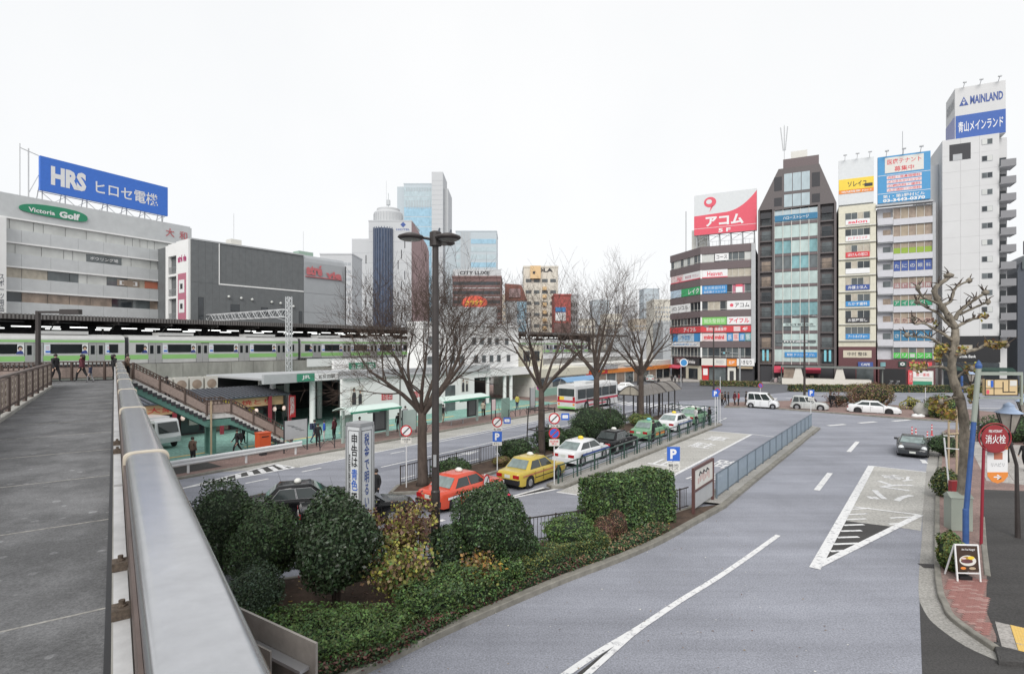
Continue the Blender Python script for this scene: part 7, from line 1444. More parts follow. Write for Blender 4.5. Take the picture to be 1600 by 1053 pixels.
blob(1, .95, .8, 1.5, 3).obj('stone', 'concrete', sh_, smooth=True)
for i, x in enumerate((-1.3, -.75, .9, 1.4)): blob(.4, 1, .8, 1.1, 9 + i).obj('bag', 'white', sh_, (x, -.6, 0), smooth=True)
# bicycle helper
def bicycle(label, p, rz, group=None):
    o = thing('bicycle', label, 'bicycle', p, rz, group)
    for x in (-.52, .52):
        mb = MB(); mb.tube([(x + .33 * math.cos(2 * math.pi * j / 20), 0, .34 + .33 * math.sin(2 * math.pi * j / 20)) for j in range(21)], .02, 6, cap=False); w_ = mb.obj('wheel', 'tyre', o); mb = MB()
        for j in range(6): a_ = math.pi * j / 6; mb.bar((x + .32 * math.cos(a_), 0, .34 + .32 * math.sin(a_)), (x - .32 * math.cos(a_), 0, .34 - .32 * math.sin(a_)), .006)
        mb.obj('spoke', 'steel', w_)
    mb = MB(); mb.tube([(-.52, 0, .34), (-.08, 0, .32), (.38, 0, .75), (-.18, 0, .72), (-.08, 0, .32)], .018, 6); mb.tube([(-.52, 0, .34), (-.18, 0, .72)], .014, 6); mb.tube([(.52, 0, .34), (.38, 0, .75), (.35, 0, .98)], .018, 6); mb.obj('frame', 'galv', o)
    MB().tube([(.22, -.26, 1.0), (.35, -.1, .99), (.35, .1, .99), (.22, .26, 1.0)], .014, 6).obj('handlebar', 'steel', o); MB().box(-.32, -.08, -.08, .08, .84, .9).obj('saddle', 'black', o); mb = MB(); mb.box(.42, .72, -.18, .18, .75, .98); mb.obj('basket', 'galv', o)
for i in range(8):
    bicycle(['bicycle parked leftmost outside the narrow cream building', 'second bicycle outside the narrow cream building', 'third bicycle outside the narrow cream building', 'fourth bicycle outside the narrow cream building', 'bicycle in front of the dark tower shopfront, left one', 'bicycle in front of the dark tower shopfront, right one', 'bicycle outside the chemist shop, left one', 'bicycle outside the chemist shop, right one'][i], F0 + FW * ([24.2, 25.2, 26.2, 27.2, 11.5, 12.6, 31, 32][i]) + Vector((-1.0, -2.2, .12)), FANG + R(60), 'bicycles outside the shops')
bicycle('bicycle being ridden beside the bus', G(965, 624), R(20))
# ================================================================ planting
import numpy as np
rg = np.random.default_rng(11)
def leaf_mesh(name, Pn, Nn, size, mats, aspect=.55, tilt=.6, mi=None):
    n = len(Pn); Nn = Nn + rg.normal(0, tilt, (n, 3)); Nn /= np.linalg.norm(Nn, axis=1)[:, None] + 1e-9
    a = np.cross(Nn, rg.normal(0, 1, (n, 3))); a /= np.linalg.norm(a, axis=1)[:, None] + 1e-9; b = np.cross(Nn, a)
    s = (size * rg.uniform(.5, 1.55, n))[:, None]; l, w = a * s * .5, b * s * .5 * aspect
    V = np.empty((n, 4, 3)); V[:, 0] = Pn - l; V[:, 1] = Pn + w - l * .1 + Nn * s * .06; V[:, 2] = Pn + l; V[:, 3] = Pn - w - l * .1 + Nn * s * .06
    me = bpy.data.meshes.new(name); me.vertices.add(n * 4); me.vertices.foreach_set('co', V.ravel()); me.loops.add(n * 4); me.loops.foreach_set('vertex_index', np.arange(n * 4)); me.polygons.add(n); me.polygons.foreach_set('loop_start', np.arange(n) * 4)
    try: me.polygons.foreach_set('loop_total', np.full(n, 4))
    except Exception: pass
    for m in (mats if isinstance(mats, list) else [mats]): me.materials.append(MATS[m])
    if isinstance(mats, list): me.polygons.foreach_set('material_index', mi if mi is not None else rg.integers(0, len(mats), n))
    me.update(calc_edges=True); return me
def lumpy(D, seed, amp):
    q = np.random.default_rng(seed); out = np.ones(len(D))
    for f in (2.2, 4.5, 9):
        K = q.normal(0, f, (3, 3)); ph = q.uniform(0, 6.28, 3); out += amp / f * 2.2 * np.sin(D @ K + ph).mean(axis=1) * 1.6
    return out
def dirs(n): d = rg.normal(0, 1, (n, 3)); return d / np.linalg.norm(d, axis=1)[:, None]
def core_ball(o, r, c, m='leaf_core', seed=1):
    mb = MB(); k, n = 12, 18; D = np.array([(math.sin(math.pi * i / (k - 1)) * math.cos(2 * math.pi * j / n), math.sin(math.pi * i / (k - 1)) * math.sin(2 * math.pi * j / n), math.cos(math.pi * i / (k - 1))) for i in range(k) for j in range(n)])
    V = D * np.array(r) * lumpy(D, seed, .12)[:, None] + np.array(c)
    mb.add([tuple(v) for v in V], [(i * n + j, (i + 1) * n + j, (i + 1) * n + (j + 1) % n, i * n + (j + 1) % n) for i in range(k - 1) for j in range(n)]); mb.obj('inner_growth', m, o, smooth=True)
def bush(name, label, pos, r, zc, m, n, size, amp=.12, squash=1.0, stem=None, core=.82, tilt=.6, cat='shrub', group=None, flowers=0, seed=None, box=0):
    o = thing(name, label, cat, pos, 0, group); r = np.array(r); seed = seed or rnd.randint(1, 9999)
    D = dirs(n)
    if box: E = D / (np.abs(D) ** box).sum(axis=1)[:, None] ** (1 / box)
    else: E = D
    rad = lumpy(D, seed, amp + .07) * rg.uniform(.78, 1.04, n) ** .6 * np.where(rg.uniform(0, 1, n) < .03, rg.uniform(1.0, 1.1, n), 1)
    Pn = E * r * rad[:, None]; Pn[:, 2] += zc; keep = Pn[:, 2] > .02; Pn, D = Pn[keep], D[keep]
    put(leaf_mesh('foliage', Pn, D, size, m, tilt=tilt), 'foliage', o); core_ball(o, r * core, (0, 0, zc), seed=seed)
    if flowers:
        D2 = dirs(flowers); D2[:, 1] = -abs(D2[:, 1]); P2 = D2 * r * 1.02; P2[:, 2] += zc; put(leaf_mesh('blossom', P2, D2, .075, 'flower', .9, .2), 'blossom', o)
    if stem:
        mb = MB()
        for j in range(stem): a = 6.28 * j / stem + .4; mb.tube([(.06 * math.cos(a), .06 * math.sin(a), 0), (.1 * math.cos(a), .1 * math.sin(a), zc * .35), (.45 * r[0] * math.cos(a), .45 * r[1] * math.sin(a), zc * .8)], [.055, .045, .03], 7)
        mb.obj('stem', 'bark', o)
    return o
gz = .13
def g3(px, py, d): v = P(px, py, d); return Vector((v.x, v.y, gz))
TG = 'clipped topiary in the garden'
bush('topiary_shrub', 'dark clipped shrub with a loose top at the left beside the steel rail', g3(348, 800, 17.6), (1.18, 1.15, 1.38), 1.5, ['leaf_deep', 'leaf_dark', 'leaf_deep'], 10500, .085, .16, stem=3, group=TG, tilt=.9)
bush('topiary_shrub', 'dark clipped round shrub between the loose shrub and the tall camellia ball', g3(415, 840, 16.4), (1.14, 1.12, 1.25), 1.45, ['leaf_deep', 'leaf_mid', 'leaf_deep'], 10500, .075, .08, stem=3, group=TG)
bush('camellia_ball', 'large glossy dark green camellia ball on short stems in front of the pillar', Vector(g3(525, 900, 15.4)), (1.22, 1.2, 1.3), 1.86, ['leaf_dark', 'leaf_dark', 'leaf_deep'], 11500, .095, .07, stem=5, flowers=2, group=TG, tilt=.75)
bush('topiary_shrub', 'small round grey green shrub closest to the steel rail', g3(397, 920, 14.3), (.74, .74, .78), .85, ['leaf_deep', 'leaf_greygreen' if leafmat('leaf_greygreen', (.055, .085, .055)) else ''], 7000, .055, .05, stem=3, group=TG)
bush('camellia_ball', 'dark green camellia ball right of the lamp post with a few red flowers', g3(770, 830, 17.4), (1.17, 1.15, 1.22), 1.75, ['leaf_deep', 'leaf_dark', 'leaf_mid'], 11500, .08, .06, stem=5, flowers=2, group=TG)
bush('garden_shrub', 'mid green leafy shrub between the lamp post and the right camellia', g3(708, 870, 17.6), (.62, .6, .85), .9, ['leaf_deep', 'leaf_mid', 'leaf_greygreen'], 4200, .09, .2, stem=3, group='garden shrubs')
bush('garden_shrub', 'bright green rounded shrub left of the brown red balls', g3(890, 850, 19.6), (1.15, .8, .62), .62, ['leaf_bright', 'leaf_mid', 'leaf_bright'], 5200, .075, .2, stem=3, group='garden shrubs')
bush('garden_shrub', 'low green mound right of the right camellia', g3(815, 870, 18.1), (.75, .6, .75), .55, ['leaf_mid', 'leaf_deep'], 3600, .09, .2, stem=2, group='garden shrubs')
bush('red_ball_shrub', 'reddish brown clipped ball beside the tall hedge, right one', g3(962, 845, 20.9), (.42, .42, .52), .5, ['leaf_red', 'leaf_brown'], 3200, .045, .05, group='red clipped balls', stem=2); bush('red_ball_shrub', 'reddish brown clipped ball beside the bright shrub, left one', g3(944, 850, 20.3), (.40, .4, .48), .45, ['leaf_red', 'leaf_brown'], 3200, .045, .05, group='red clipped balls', stem=2)
def hydrangea(label, pos, r, h_, n, leafs, seed):
    o = thing('hydrangea', label, 'shrub', pos, 0, 'winter brown hydrangeas'); q = random.Random(seed); mb = MB(); tips = []
    for i in range(60):
        a = q.uniform(0, 6.28); sp = q.uniform(.2, 1) * r; hh = h_ * q.uniform(.55, 1.0); p1 = (sp * .35 * math.cos(a), sp * .35 * math.sin(a), hh * .5); p2 = (sp * math.cos(a), sp * math.sin(a), hh); mb.tube([(.1 * math.cos(a), .1 * math.sin(a), 0), p1, p2], [.012, .010, .005], 4); tips += [p2, p1, tuple((x + y) / 2 for x, y in zip(p1, p2))]
    mb.obj('stem', 'twig_pale', o); T = np.array(tips); idx = rg.integers(0, len(T), n); Pn = T[idx] + rg.normal(0, .11, (n, 3)); Pn[:, 2] = np.maximum(Pn[:, 2], .05); put(leaf_mesh('foliage', Pn, dirs(n) + np.array((0, -.2, .5)), .105, leafs, .7, .6), 'foliage', o)
hydrangea('withered brown and yellow hydrangea behind the camellia ball', g3(632, 850, 17.3), 1.05, 2.3, 4600, ['leaf_brown', 'leaf_brown', 'leaf_olive', 'leaf_yellow', 'leaf_red'], 1); hydrangea('withered yellow green hydrangea with bare stems in front of the lamp post', g3(625, 950, 15.2), 1.0, 1.75, 3400, ['leaf_yellow', 'leaf_brown', 'leaf_olive', 'leaf_bright'], 2); hydrangea('small yellowing hydrangea under the right camellia', g3(752, 900, 16.1), .65, 1.15, 1100, ['leaf_rust', 'leaf_brown', 'leaf_olive'], 3)
# low hedge rows of ground cover along the kerb
def cover(name, label, poly, h_, n, size, m, cat='hedge'):
    o = thing(name, label, cat); poly = [(p.x, p.y) for p in poly]; xs = [p[0] for p in poly]; ys = [p[1] for p in poly]; pts = []
    while len(pts) < n:
        c = np.column_stack((rg.uniform(min(xs), max(xs), n), rg.uniform(min(ys), max(ys), n)))
        pts += [tuple(p) for p in c if inside(p, poly)]
    Q = np.array(pts[:n]); top = h_ * (1 + .22 * np.sin(Q[:, 0] * 2.1 + 1) * np.sin(Q[:, 1] * 2.7) + .14 * np.sin(Q[:, 0] * 6.3) * np.cos(Q[:, 1] * 5.1)); edge = np.ones(n)
    z = gz + top * (1 - .95 * rg.uniform(0, 1, n) ** 2.2)
    kx = int(n * .45); ei = rg.integers(0, len(poly), kx); tt = rg.uniform(0, 1, kx)[:, None]; pa = np.array(poly)[ei]; pb_ = np.array(poly)[(ei + 1) % len(poly)]; Q[:kx] = pa * (1 - tt) + pb_ * tt + rg.normal(0, .05, (kx, 2)); z[:kx] = gz + h_ * rg.uniform(0, 1.05, kx)
    put(leaf_mesh('foliage', np.column_stack((Q, z)), np.tile((0, -.25, 1.), (n, 1)), size, m, .5, .5), 'foliage', o)
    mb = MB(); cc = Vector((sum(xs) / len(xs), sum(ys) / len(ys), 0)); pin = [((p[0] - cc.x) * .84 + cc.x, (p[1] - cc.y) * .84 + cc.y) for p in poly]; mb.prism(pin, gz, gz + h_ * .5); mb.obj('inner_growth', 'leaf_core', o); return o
cover('low_hedge', 'bright green low hedge in front of the camellia ball', [g3(395, 985, 13.9), g3(470, 960, 14.2), g3(560, 960, 14.3), g3(640, 985, 14.0), g3(610, 1000, 13.0), g3(540, 1040, 12.5), g3(470, 1050, 12.3), g3(380, 1050, 12.6)], .62, 13500, .075, ['leaf_bright', 'leaf_mid', 'leaf_bright', 'leaf_mid'])
cover('low_hedge', 'mid green low hedge under the lamp post along the garden kerb', [g3(660, 930, 15.9), g3(720, 905, 16.6), g3(800, 895, 17.3), g3(815, 930, 16.5), g3(720, 985, 14.75), g3(640, 1010, 13.9), g3(620, 970, 14.6)], .8, 12500, .085, ['leaf_mid', 'leaf_deep', 'leaf_bright'])
cover('low_hedge', 'low clipped mixed hedge along the kerb below the bright shrub', [g3(795, 905, 17.6), g3(900, 870, 19.1), g3(940, 862, 19.6), g3(950, 875, 19.3), g3(880, 905, 17.9), g3(820, 935, 16.8)], .62, 9500, .06, ['leaf_mid', 'leaf_olive', 'leaf_deep'])
cover('low_hedge', 'dark ground cover in the shade at the kerb below the brown hydrangea', [g3(470, 1040, 12.2), g3(560, 1035, 12.7), g3(700, 975, 14.8), g3(720, 985, 14.7), g3(600, 1040, 12.7), g3(500, 1053, 12.0)], .32, 5200, .08, ['leaf_deep', 'leaf_red', 'leaf_mid'])
kp = gk[5:24]; nrm = [Vector((d.y, -d.x, 0)).normalized() for d in [kp[min(i + 1, len(kp) - 1)] - kp[max(0, i - 1)] for i in range(len(kp))]]
for i0, i1, m_, lab in ((0, 7, ['leaf_brown', 'leaf_mid', 'leaf_deep'], 'thin brown ground cover along the kerb below the tall hedge'), (6, 13, ['leaf_deep', 'leaf_mid', 'leaf_red'], 'ragged dark ground cover along the middle of the garden kerb'), (12, 19, ['leaf_deep', 'leaf_mid', 'leaf_brown'], 'ragged ground cover along the garden kerb closest to the footbridge')):
    cover('ground_cover', lab, [kp[i] + nrm[i] * .16 for i in range(i0, i1)] + [kp[i] + nrm[i] * .85 for i in range(i1 - 1, i0 - 1, -1)], .26, 2600, .085, m_, 'ground cover')
# leaf litter
n = 2600; Q = np.column_stack((rg.uniform(-9, 7, n), rg.uniform(12, 23, n))); gp = [(p.x, p.y) for p in gk + [Vector((-10, 6, 0)), Vector((-14, 12, 0))] + rear_s]; Q = np.array([q for q in Q if inside(q, gp)])
lo_ = put(leaf_mesh('leaf_litter', np.column_stack((Q, np.full(len(Q), gz + .012))), np.tile((0, 0, 1.), (len(Q), 1)), .08, ['leaf_brown', 'leaf_rust', 'leaf_red'], .6, .25), 'leaf_litter'); struct(lo_, 'stuff')
n = 260; Q = np.column_stack((rg.uniform(-4, 9, n), rg.uniform(11, 25, n))); lo2 = put(leaf_mesh('leaf_litter', np.column_stack((Q, np.full(n, .016))), np.tile((0, 0, 1.), (n, 1)), .05, ['leaf_brown', 'offwhite', 'leaf_brown'], .6, .15), 'leaf_litter'); struct(lo2, 'stuff')
# clipped box hedges
def box_hedge(label, a, b, th, h_, m, n, size, amp=.05, z0=gz, name='box_hedge', group=None):
    a, b = Vector((a[0], a[1], 0)), Vector((b[0], b[1], 0)); L = (b - a).length; o = thing(name, label, 'hedge', (a.x, a.y, z0), math.atan2(b.y - a.y, b.x - a.x), group)
    areas = np.array([L * h_, L * h_, L * th, th * h_, th * h_]); f = rg.choice(5, n, p=areas / areas.sum()); u, v = rg.uniform(0, 1, n), rg.uniform(0, 1, n); Pn = np.zeros((n, 3)); Nn = np.zeros((n, 3))
    for k, (pf, nf) in enumerate(((lambda u, v: (u * L, 0 * u, v * h_), (0, -1, .2)), (lambda u, v: (u * L, 0 * u + th, v * h_), (0, 1, .2)), (lambda u, v: (u * L, v * th, 0 * u + h_), (0, 0, 1)), (lambda u, v: (0 * u, u * th, v * h_), (-1, 0, .2)), (lambda u, v: (0 * u + L, u * th, v * h_), (1, 0, .2)))):
        s = f == k; Pn[s] = np.column_stack(pf(u[s], v[s])); Nn[s] = nf
    lump = amp * (np.sin(Pn[:, 0] * 3.1 + Pn[:, 2] * 2) + np.sin(Pn[:, 0] * 7 + Pn[:, 1] * 5 + Pn[:, 2] * 4) * .6); Pn += Nn * (lump + rg.uniform(-.1, .03, n) * (h_ / 2) ** .5)[:, None]
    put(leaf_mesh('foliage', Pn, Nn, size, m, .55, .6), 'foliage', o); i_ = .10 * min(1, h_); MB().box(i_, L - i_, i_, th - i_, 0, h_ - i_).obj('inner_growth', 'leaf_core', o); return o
box_hedge('tall clipped box hedge with glossy leaves beside the notice board', (3.3, 20.7), (6.85, 22.75), 1.3, 2.1, ['leaf_mid', 'leaf_deep', 'leaf_mid', 'leaf_bright'], 15000, .10, .06)
box_hedge('long low clipped hedge in front of the shops across the street', G(1237, 612), (95, 84.5), 1.6, 1.1, ['leaf_olive', 'leaf_mid', 'leaf_brown'], 9000, .2, .05, 0, name='long_hedge')
box_hedge('short low hedge in front of the brown corner building', G(1094, 603), G(1190, 605), 1.0, .9, ['leaf_olive', 'leaf_mid', 'leaf_brown'], 3500, .18, .05, .1, name='long_hedge')
bush('island_shrub', 'broad reddish brown clipped dome behind the white sedan', G(1360, 634), (2.7, 1.4, 1.5), 1.2, ['leaf_red', 'leaf_olive', 'leaf_brown'], 5200, .16, .05, box=3, group='island shrubs'); bush('island_shrub', 'thin reddish shrub behind the walking couple on the island', G(1312, 637), (2.0, .9, .9), .95, ['leaf_red', 'leaf_brown'], 1600, .14, .3, core=.5, group='island shrubs', stem=3); bush('island_shrub', 'small yellow green shrub right of the reddish dome', G(1424, 641), (.9, .8, .75), .8, ['leaf_olive', 'leaf_yellow'], 900, .16, .3, core=.5, group='island shrubs', stem=3); bush('island_shrub', 'dark red shrub on the island left of the pollarded tree', G(1468, 640), (1.9, .8, .8), .7, ['leaf_red', 'leaf_deep'], 1800, .14, .2, group='island shrubs'); bush('island_shrub', 'large green shrub on the island behind the pollarded tree', G(1478, 655), (1.7, 1.1, 1.3), 1.1, ['leaf_mid', 'leaf_olive', 'leaf_bright'], 2600, .16, .2, group='island shrubs')
KG = 'kerb side shrubs on the right'
for (x, y, r_, h_, m, lab) in ((1474, 712, .85, 1.25, ['leaf_deep', 'leaf_mid'], 'dark shrub beside the sports car'), (1480, 775, .55, 1.15, ['leaf_mid', 'leaf_deep', 'leaf_olive'], 'leafy shrub beside the lower white pole'), (1487, 890, .45, 1.05, ['leaf_mid', 'leaf_bright', 'leaf_olive'], 'bright shrub behind the menu board')):
    bush('kerb_shrub', lab, G(x, y, .11), (r_, r_ * 1.1, h_ * .55), h_ * .55, m, 3200, .09, .2, group=KG, stem=2)
bush('kerb_shrub', 'dark rounded shrubs mass at the right picture edge behind the lantern', G(1590, 690, .1), (3.0, 1.5, 1.1), 1.0, ['leaf_deep', 'leaf_mid'], 5200, .13, .2, group=KG, stem=2)
# shrubs along the planted strip
SGp = 'shrubs in the planted strip'
for s, t, r_, h_, m, lab in ((22.4, -20.9, .95, .95, ['leaf_deep', 'leaf_mid'], 'dark shrub behind the orange red taxi'), (28.5, -21.0, 1.2, 1.3, ['leaf_deep', 'leaf_mid'], 'dark shrub behind the yellow taxi'), (26.2, -20.6, .6, .6, ['leaf_olive', 'leaf_brown'], 'small olive shrub between the two front taxis'), (32.6, -21.0, 1.2, 1.6, ['leaf_deep', 'leaf_mid', 'leaf_deep'], 'dark shrub at the foot of the second tree'), (38.2, -21.0, 1.7, 2.5, ['leaf_deep', 'leaf_mid'], 'large round dark bush behind the white taxi'), (41.2, -20.9, 1.6, 2.3, ['leaf_deep', 'leaf_mid', 'leaf_deep'], 'large round bush right of the third tree'), (47.6, -20.6, 1.2, 1.0, ['leaf_bright', 'leaf_olive'], 'bright yellow green shrub under the arched shelter'), (35.4, -20.8, .9, 1.2, ['leaf_deep', 'leaf_mid'], 'dark shrub between the sign post and the large bush')):
    bush('strip_shrub', lab, RF(s, t, .12), (r_, r_ * .95, h_ * .55), h_ * .5, m, 4200, .10, .15, group=SGp, stem=2)
# ================================================================ bare trees
def bare_tree(label, pos, Ht, fork, spread, r0, seed, limbs=6, lean=0, dens=1.0):
    q = random.Random(seed); o = thing('bare_tree', label, 'tree', pos, 0, 'bare street trees'); trunk = MB(); limb = MB(); twig = MB()
    tp = [(0, 0, -.05), (.03, 0, .25), (.0, .02, fork * .5), (lean * .5, 0, fork * .8), (lean, 0, fork)]; trunk.tube(tp, [r0 * 1.35, r0 * 1.05, r0 * .95, r0 * .9, r0 * .8], 12)
    def grow(p, d, L, r, dep):
        n = 5 if dep < 2 else 4; pts = [p]; rad = [r]; dd = d.copy(); bend = Vector((q.uniform(-1, 1), q.uniform(-1, 1), q.uniform(-.2, .5))) * .34
        for i in range(n):
            dd = (dd + bend * (1 / n) + Vector((q.uniform(-1, 1), q.uniform(-1, 1), q.uniform(-1, 1))) * .10 + Vector((0, 0, .035 if dep < 2 else .0))).normalized(); pts.append(pts[-1] + dd * (L / n)); rad.append(r * (1 - .55 * (i + 1) / n))
        (limb if dep < 2 else twig).tube(pts, rad, 7 if dep == 0 else 5 if dep == 1 else 3, cap=False)
        if dep >= 4: return
        kids = [5, 6, 5, 4][dep] * dens
        for k in range(int(kids)):
            f = q.uniform(.35, 1.0) if k else 1.0; i = min(n - 1, int(f * n)); b = pts[i].lerp(pts[i + 1], f * n - i) if f < 1 else pts[-1]; base = (pts[min(n, i + 1)] - pts[max(0, i - 1)]).normalized()
            side = base.cross(Vector((q.uniform(-1, 1), q.uniform(-1, 1), q.uniform(-1, 1)))).normalized(); ang = q.uniform(.35, 1.0) if f < 1 else q.uniform(0, .3)
            nd = (base * math.cos(ang) + side * math.sin(ang) + Vector((0, 0, .04))).normalized(); grow(b, nd, L * q.uniform(.52, .78), max(.0075, r * .5 * q.uniform(.6, 1) * (1.15 - .5 * f)), dep + 1)
    top = Vector(tp[-1])
    for i in range(limbs):
        a = 6.283 * i / limbs + q.uniform(-.3, .3); e = q.uniform(.35, 1.0); d = Vector((math.cos(a) * spread * e, math.sin(a) * spread * .8 * e, (Ht - fork) * q.uniform(.8, 1.0))).normalized(); z = q.uniform(-.35, 0) * fork * .35
        grow(top + Vector((0, 0, z)), d, (Ht - fork) * q.uniform(.46, .58), r0 * q.uniform(.42, .62), 0)
    trunk.obj('trunk', 'bark', o, smooth=True); limb.obj('limb', 'bark', o, smooth=True); twig.obj('crown', 'twig', o); return o
bare_tree('large bare tree beside the dark lamp post', RF(20.2, -21.1, .12), 11.3, 3.9, 8.0, .26, 5, 8, dens=1.0); bare_tree('bare tree rising behind the yellow taxi', RF(31.4, -21.0, .12), 12.0, 4.4, 6.0, .23, 8, 7, dens=.95)
bare_tree('bare tree behind the large round bush', RF(43.2 - 3.4, -21.2, .12), 13.0, 5.2, 6.4, .26, 12, 7, dens=.85); bare_tree('bare tree beside the arched shelter', RF(47.8, -20.8, .12), 12.2, 5.0, 5.6, .26, 21, 7, dens=.85)
for s, lab in ((31.4, 'dark square support frame round the second tree'), (39.8, 'dark square support frame round the third tree')):
    o = RT('tree_frame', lab, 'tree support', s, -21.0, .12, 'tree support frames')
    for x in (-.65, .65):
        for y in (-.65, .65): MB().tube([(x * 1.15, y * 1.15, 0), (x, y, 3.1)], .045, 6).obj('stake', 'dark_steel', o)
    mb = MB()
    for z in (1.6, 3.0):
        for a, b in (((-.7, -.7), (.7, -.7)), ((.7, -.7), (.7, .7)), ((.7, .7), (-.7, .7)), ((-.7, .7), (-.7, -.7))): mb.bar((*a, z), (*b, z), .07)
    mb.obj('cross_beam', 'dark_steel', o)
# ---- pollarded plane tree on the right pavement
pt = thing('pollarded_tree', 'knobbly pollarded tree with a few yellow leaves on the right pavement', 'tree', G(1499, 826, .11))
d0 = pt.location.y
def Q(zx, zy, dd=0): v = P(1380 + zx / 3.76, 420 + zy / 3.76, d0 + dd); return v - pt.location
mb = MB(); tr = smooth_pts([Vector((0, 0, -.05)), Vector((.02, 0, .5)), Q(475, 1180), Q(478, 1000), Q(470, 860), Q(447, 750), Q(412, 650), Q(402, 560), Q(420, 450), Q(424, 350)], 3); kk = len(tr)
mb.tube(tr, [(.20 - .07 * i / kk) * (1 + .09 * math.sin(i * 2.3)) for i in range(kk)], 12); mb.obj('trunk', 'bark_pale', pt, smooth=True)
LB = [([(424, 350), (385, 280), (330, 200), (300, 130), (325, 95), (375, 60), (385, 40)], .17, 0), ([(350, 215), (395, 190), (415, 130), (440, 100), (505, 70)], .09, .5), ([(420, 300), (445, 255), (490, 215), (540, 180), (600, 140)], .11, -.4), ([(445, 270), (520, 235), (580, 210), (615, 195)], .07, -.7), ([(424, 345), (470, 320), (530, 295), (600, 280)], .09, .6), ([(400, 340), (370, 310), (320, 260), (260, 230), (200, 195)], .09, .3), ([(330, 210), (280, 185), (230, 165), (205, 110)], .07, -.5), ([(405, 420), (350, 380), (300, 355), (240, 320), (185, 325), (178, 295)], .08, .5), ([(395, 480), (330, 440), (270, 405), (190, 400), (140, 390)], .08, -.6), ([(420, 520), (480, 490), (560, 470), (620, 440), (720, 450)], .10, -.3), ([(392, 600), (340, 575), (260, 580), (180, 585)], .09, .3), ([(460, 700), (510, 690), (570, 660)], .09, .6), ([(440, 760), (400, 760), (340, 780)], .08, -.5), ([(398, 540), (350, 490), (310, 470)], .07, .4), ([(430, 640), (480, 600), (520, 585)], .06, -.5)]
limb = MB(); twg = MB(); knobs = []; rq = random.Random(4)
for pts, r_, dd in LB:
    n = len(pts); V = smooth_pts([Q(x, y, dd * i / max(1, n - 1)) for i, (x, y) in enumerate(pts)], 3); k2 = len(V)
    limb.tube(V, [r_ * .8 * (1 - .55 * i / k2) * (1 + .18 * math.sin(i * 2.9)) for i in range(k2)], 8)
    for j in range(3, k2, 3):
        for _ in range(4):
            e = V[j] + Vector((rq.uniform(-.3, .3), rq.uniform(-.3, .3), rq.uniform(.0, .35))); twg.tube([V[j], V[j].lerp(e, .5) + Vector((rq.uniform(-.06, .06), 0, .04)), e], [.028, .02, .010], 4)
    knobs.append((V[-1], r_))
    limb.lathe([(.02, -.12), (r_ * .8 + .03, -.05), (r_ * .9 + .03, .03), (.03, .12)], 8, X=Matrix.Translation(V[-1]))
limb.obj('limb', 'bark_pale', pt, smooth=True); twg.obj('crown', 'bark', pt)
LF = []
for (x0, y0, x1, y1, n) in ((600, 440, 725, 450, 240), (300, 455, 390, 470, 120), (300, 470, 340, 540, 120), (160, 560, 260, 590, 90), (500, 700, 545, 770, 200), (270, 770, 380, 830, 330), (330, 830, 430, 880, 200), (290, 310, 320, 330, 20), (480, 570, 560, 610, 120), (430, 460, 500, 500, 60), (560, 270, 620, 285, 30)):
    for _ in range(n): v = Q(rq.uniform(x0, x1), rq.uniform(y0, y1) + rq.gauss(0, 9), rq.uniform(-.5, .5)); LF.append(tuple(v))
LF = np.array(LF); put(leaf_mesh('leaves', LF, dirs(len(LF)), .13, ['leaf_rust', 'leaf_yellow', 'leaf_olive', 'leaf_brown'], .7, .6), 'leaves', pt)

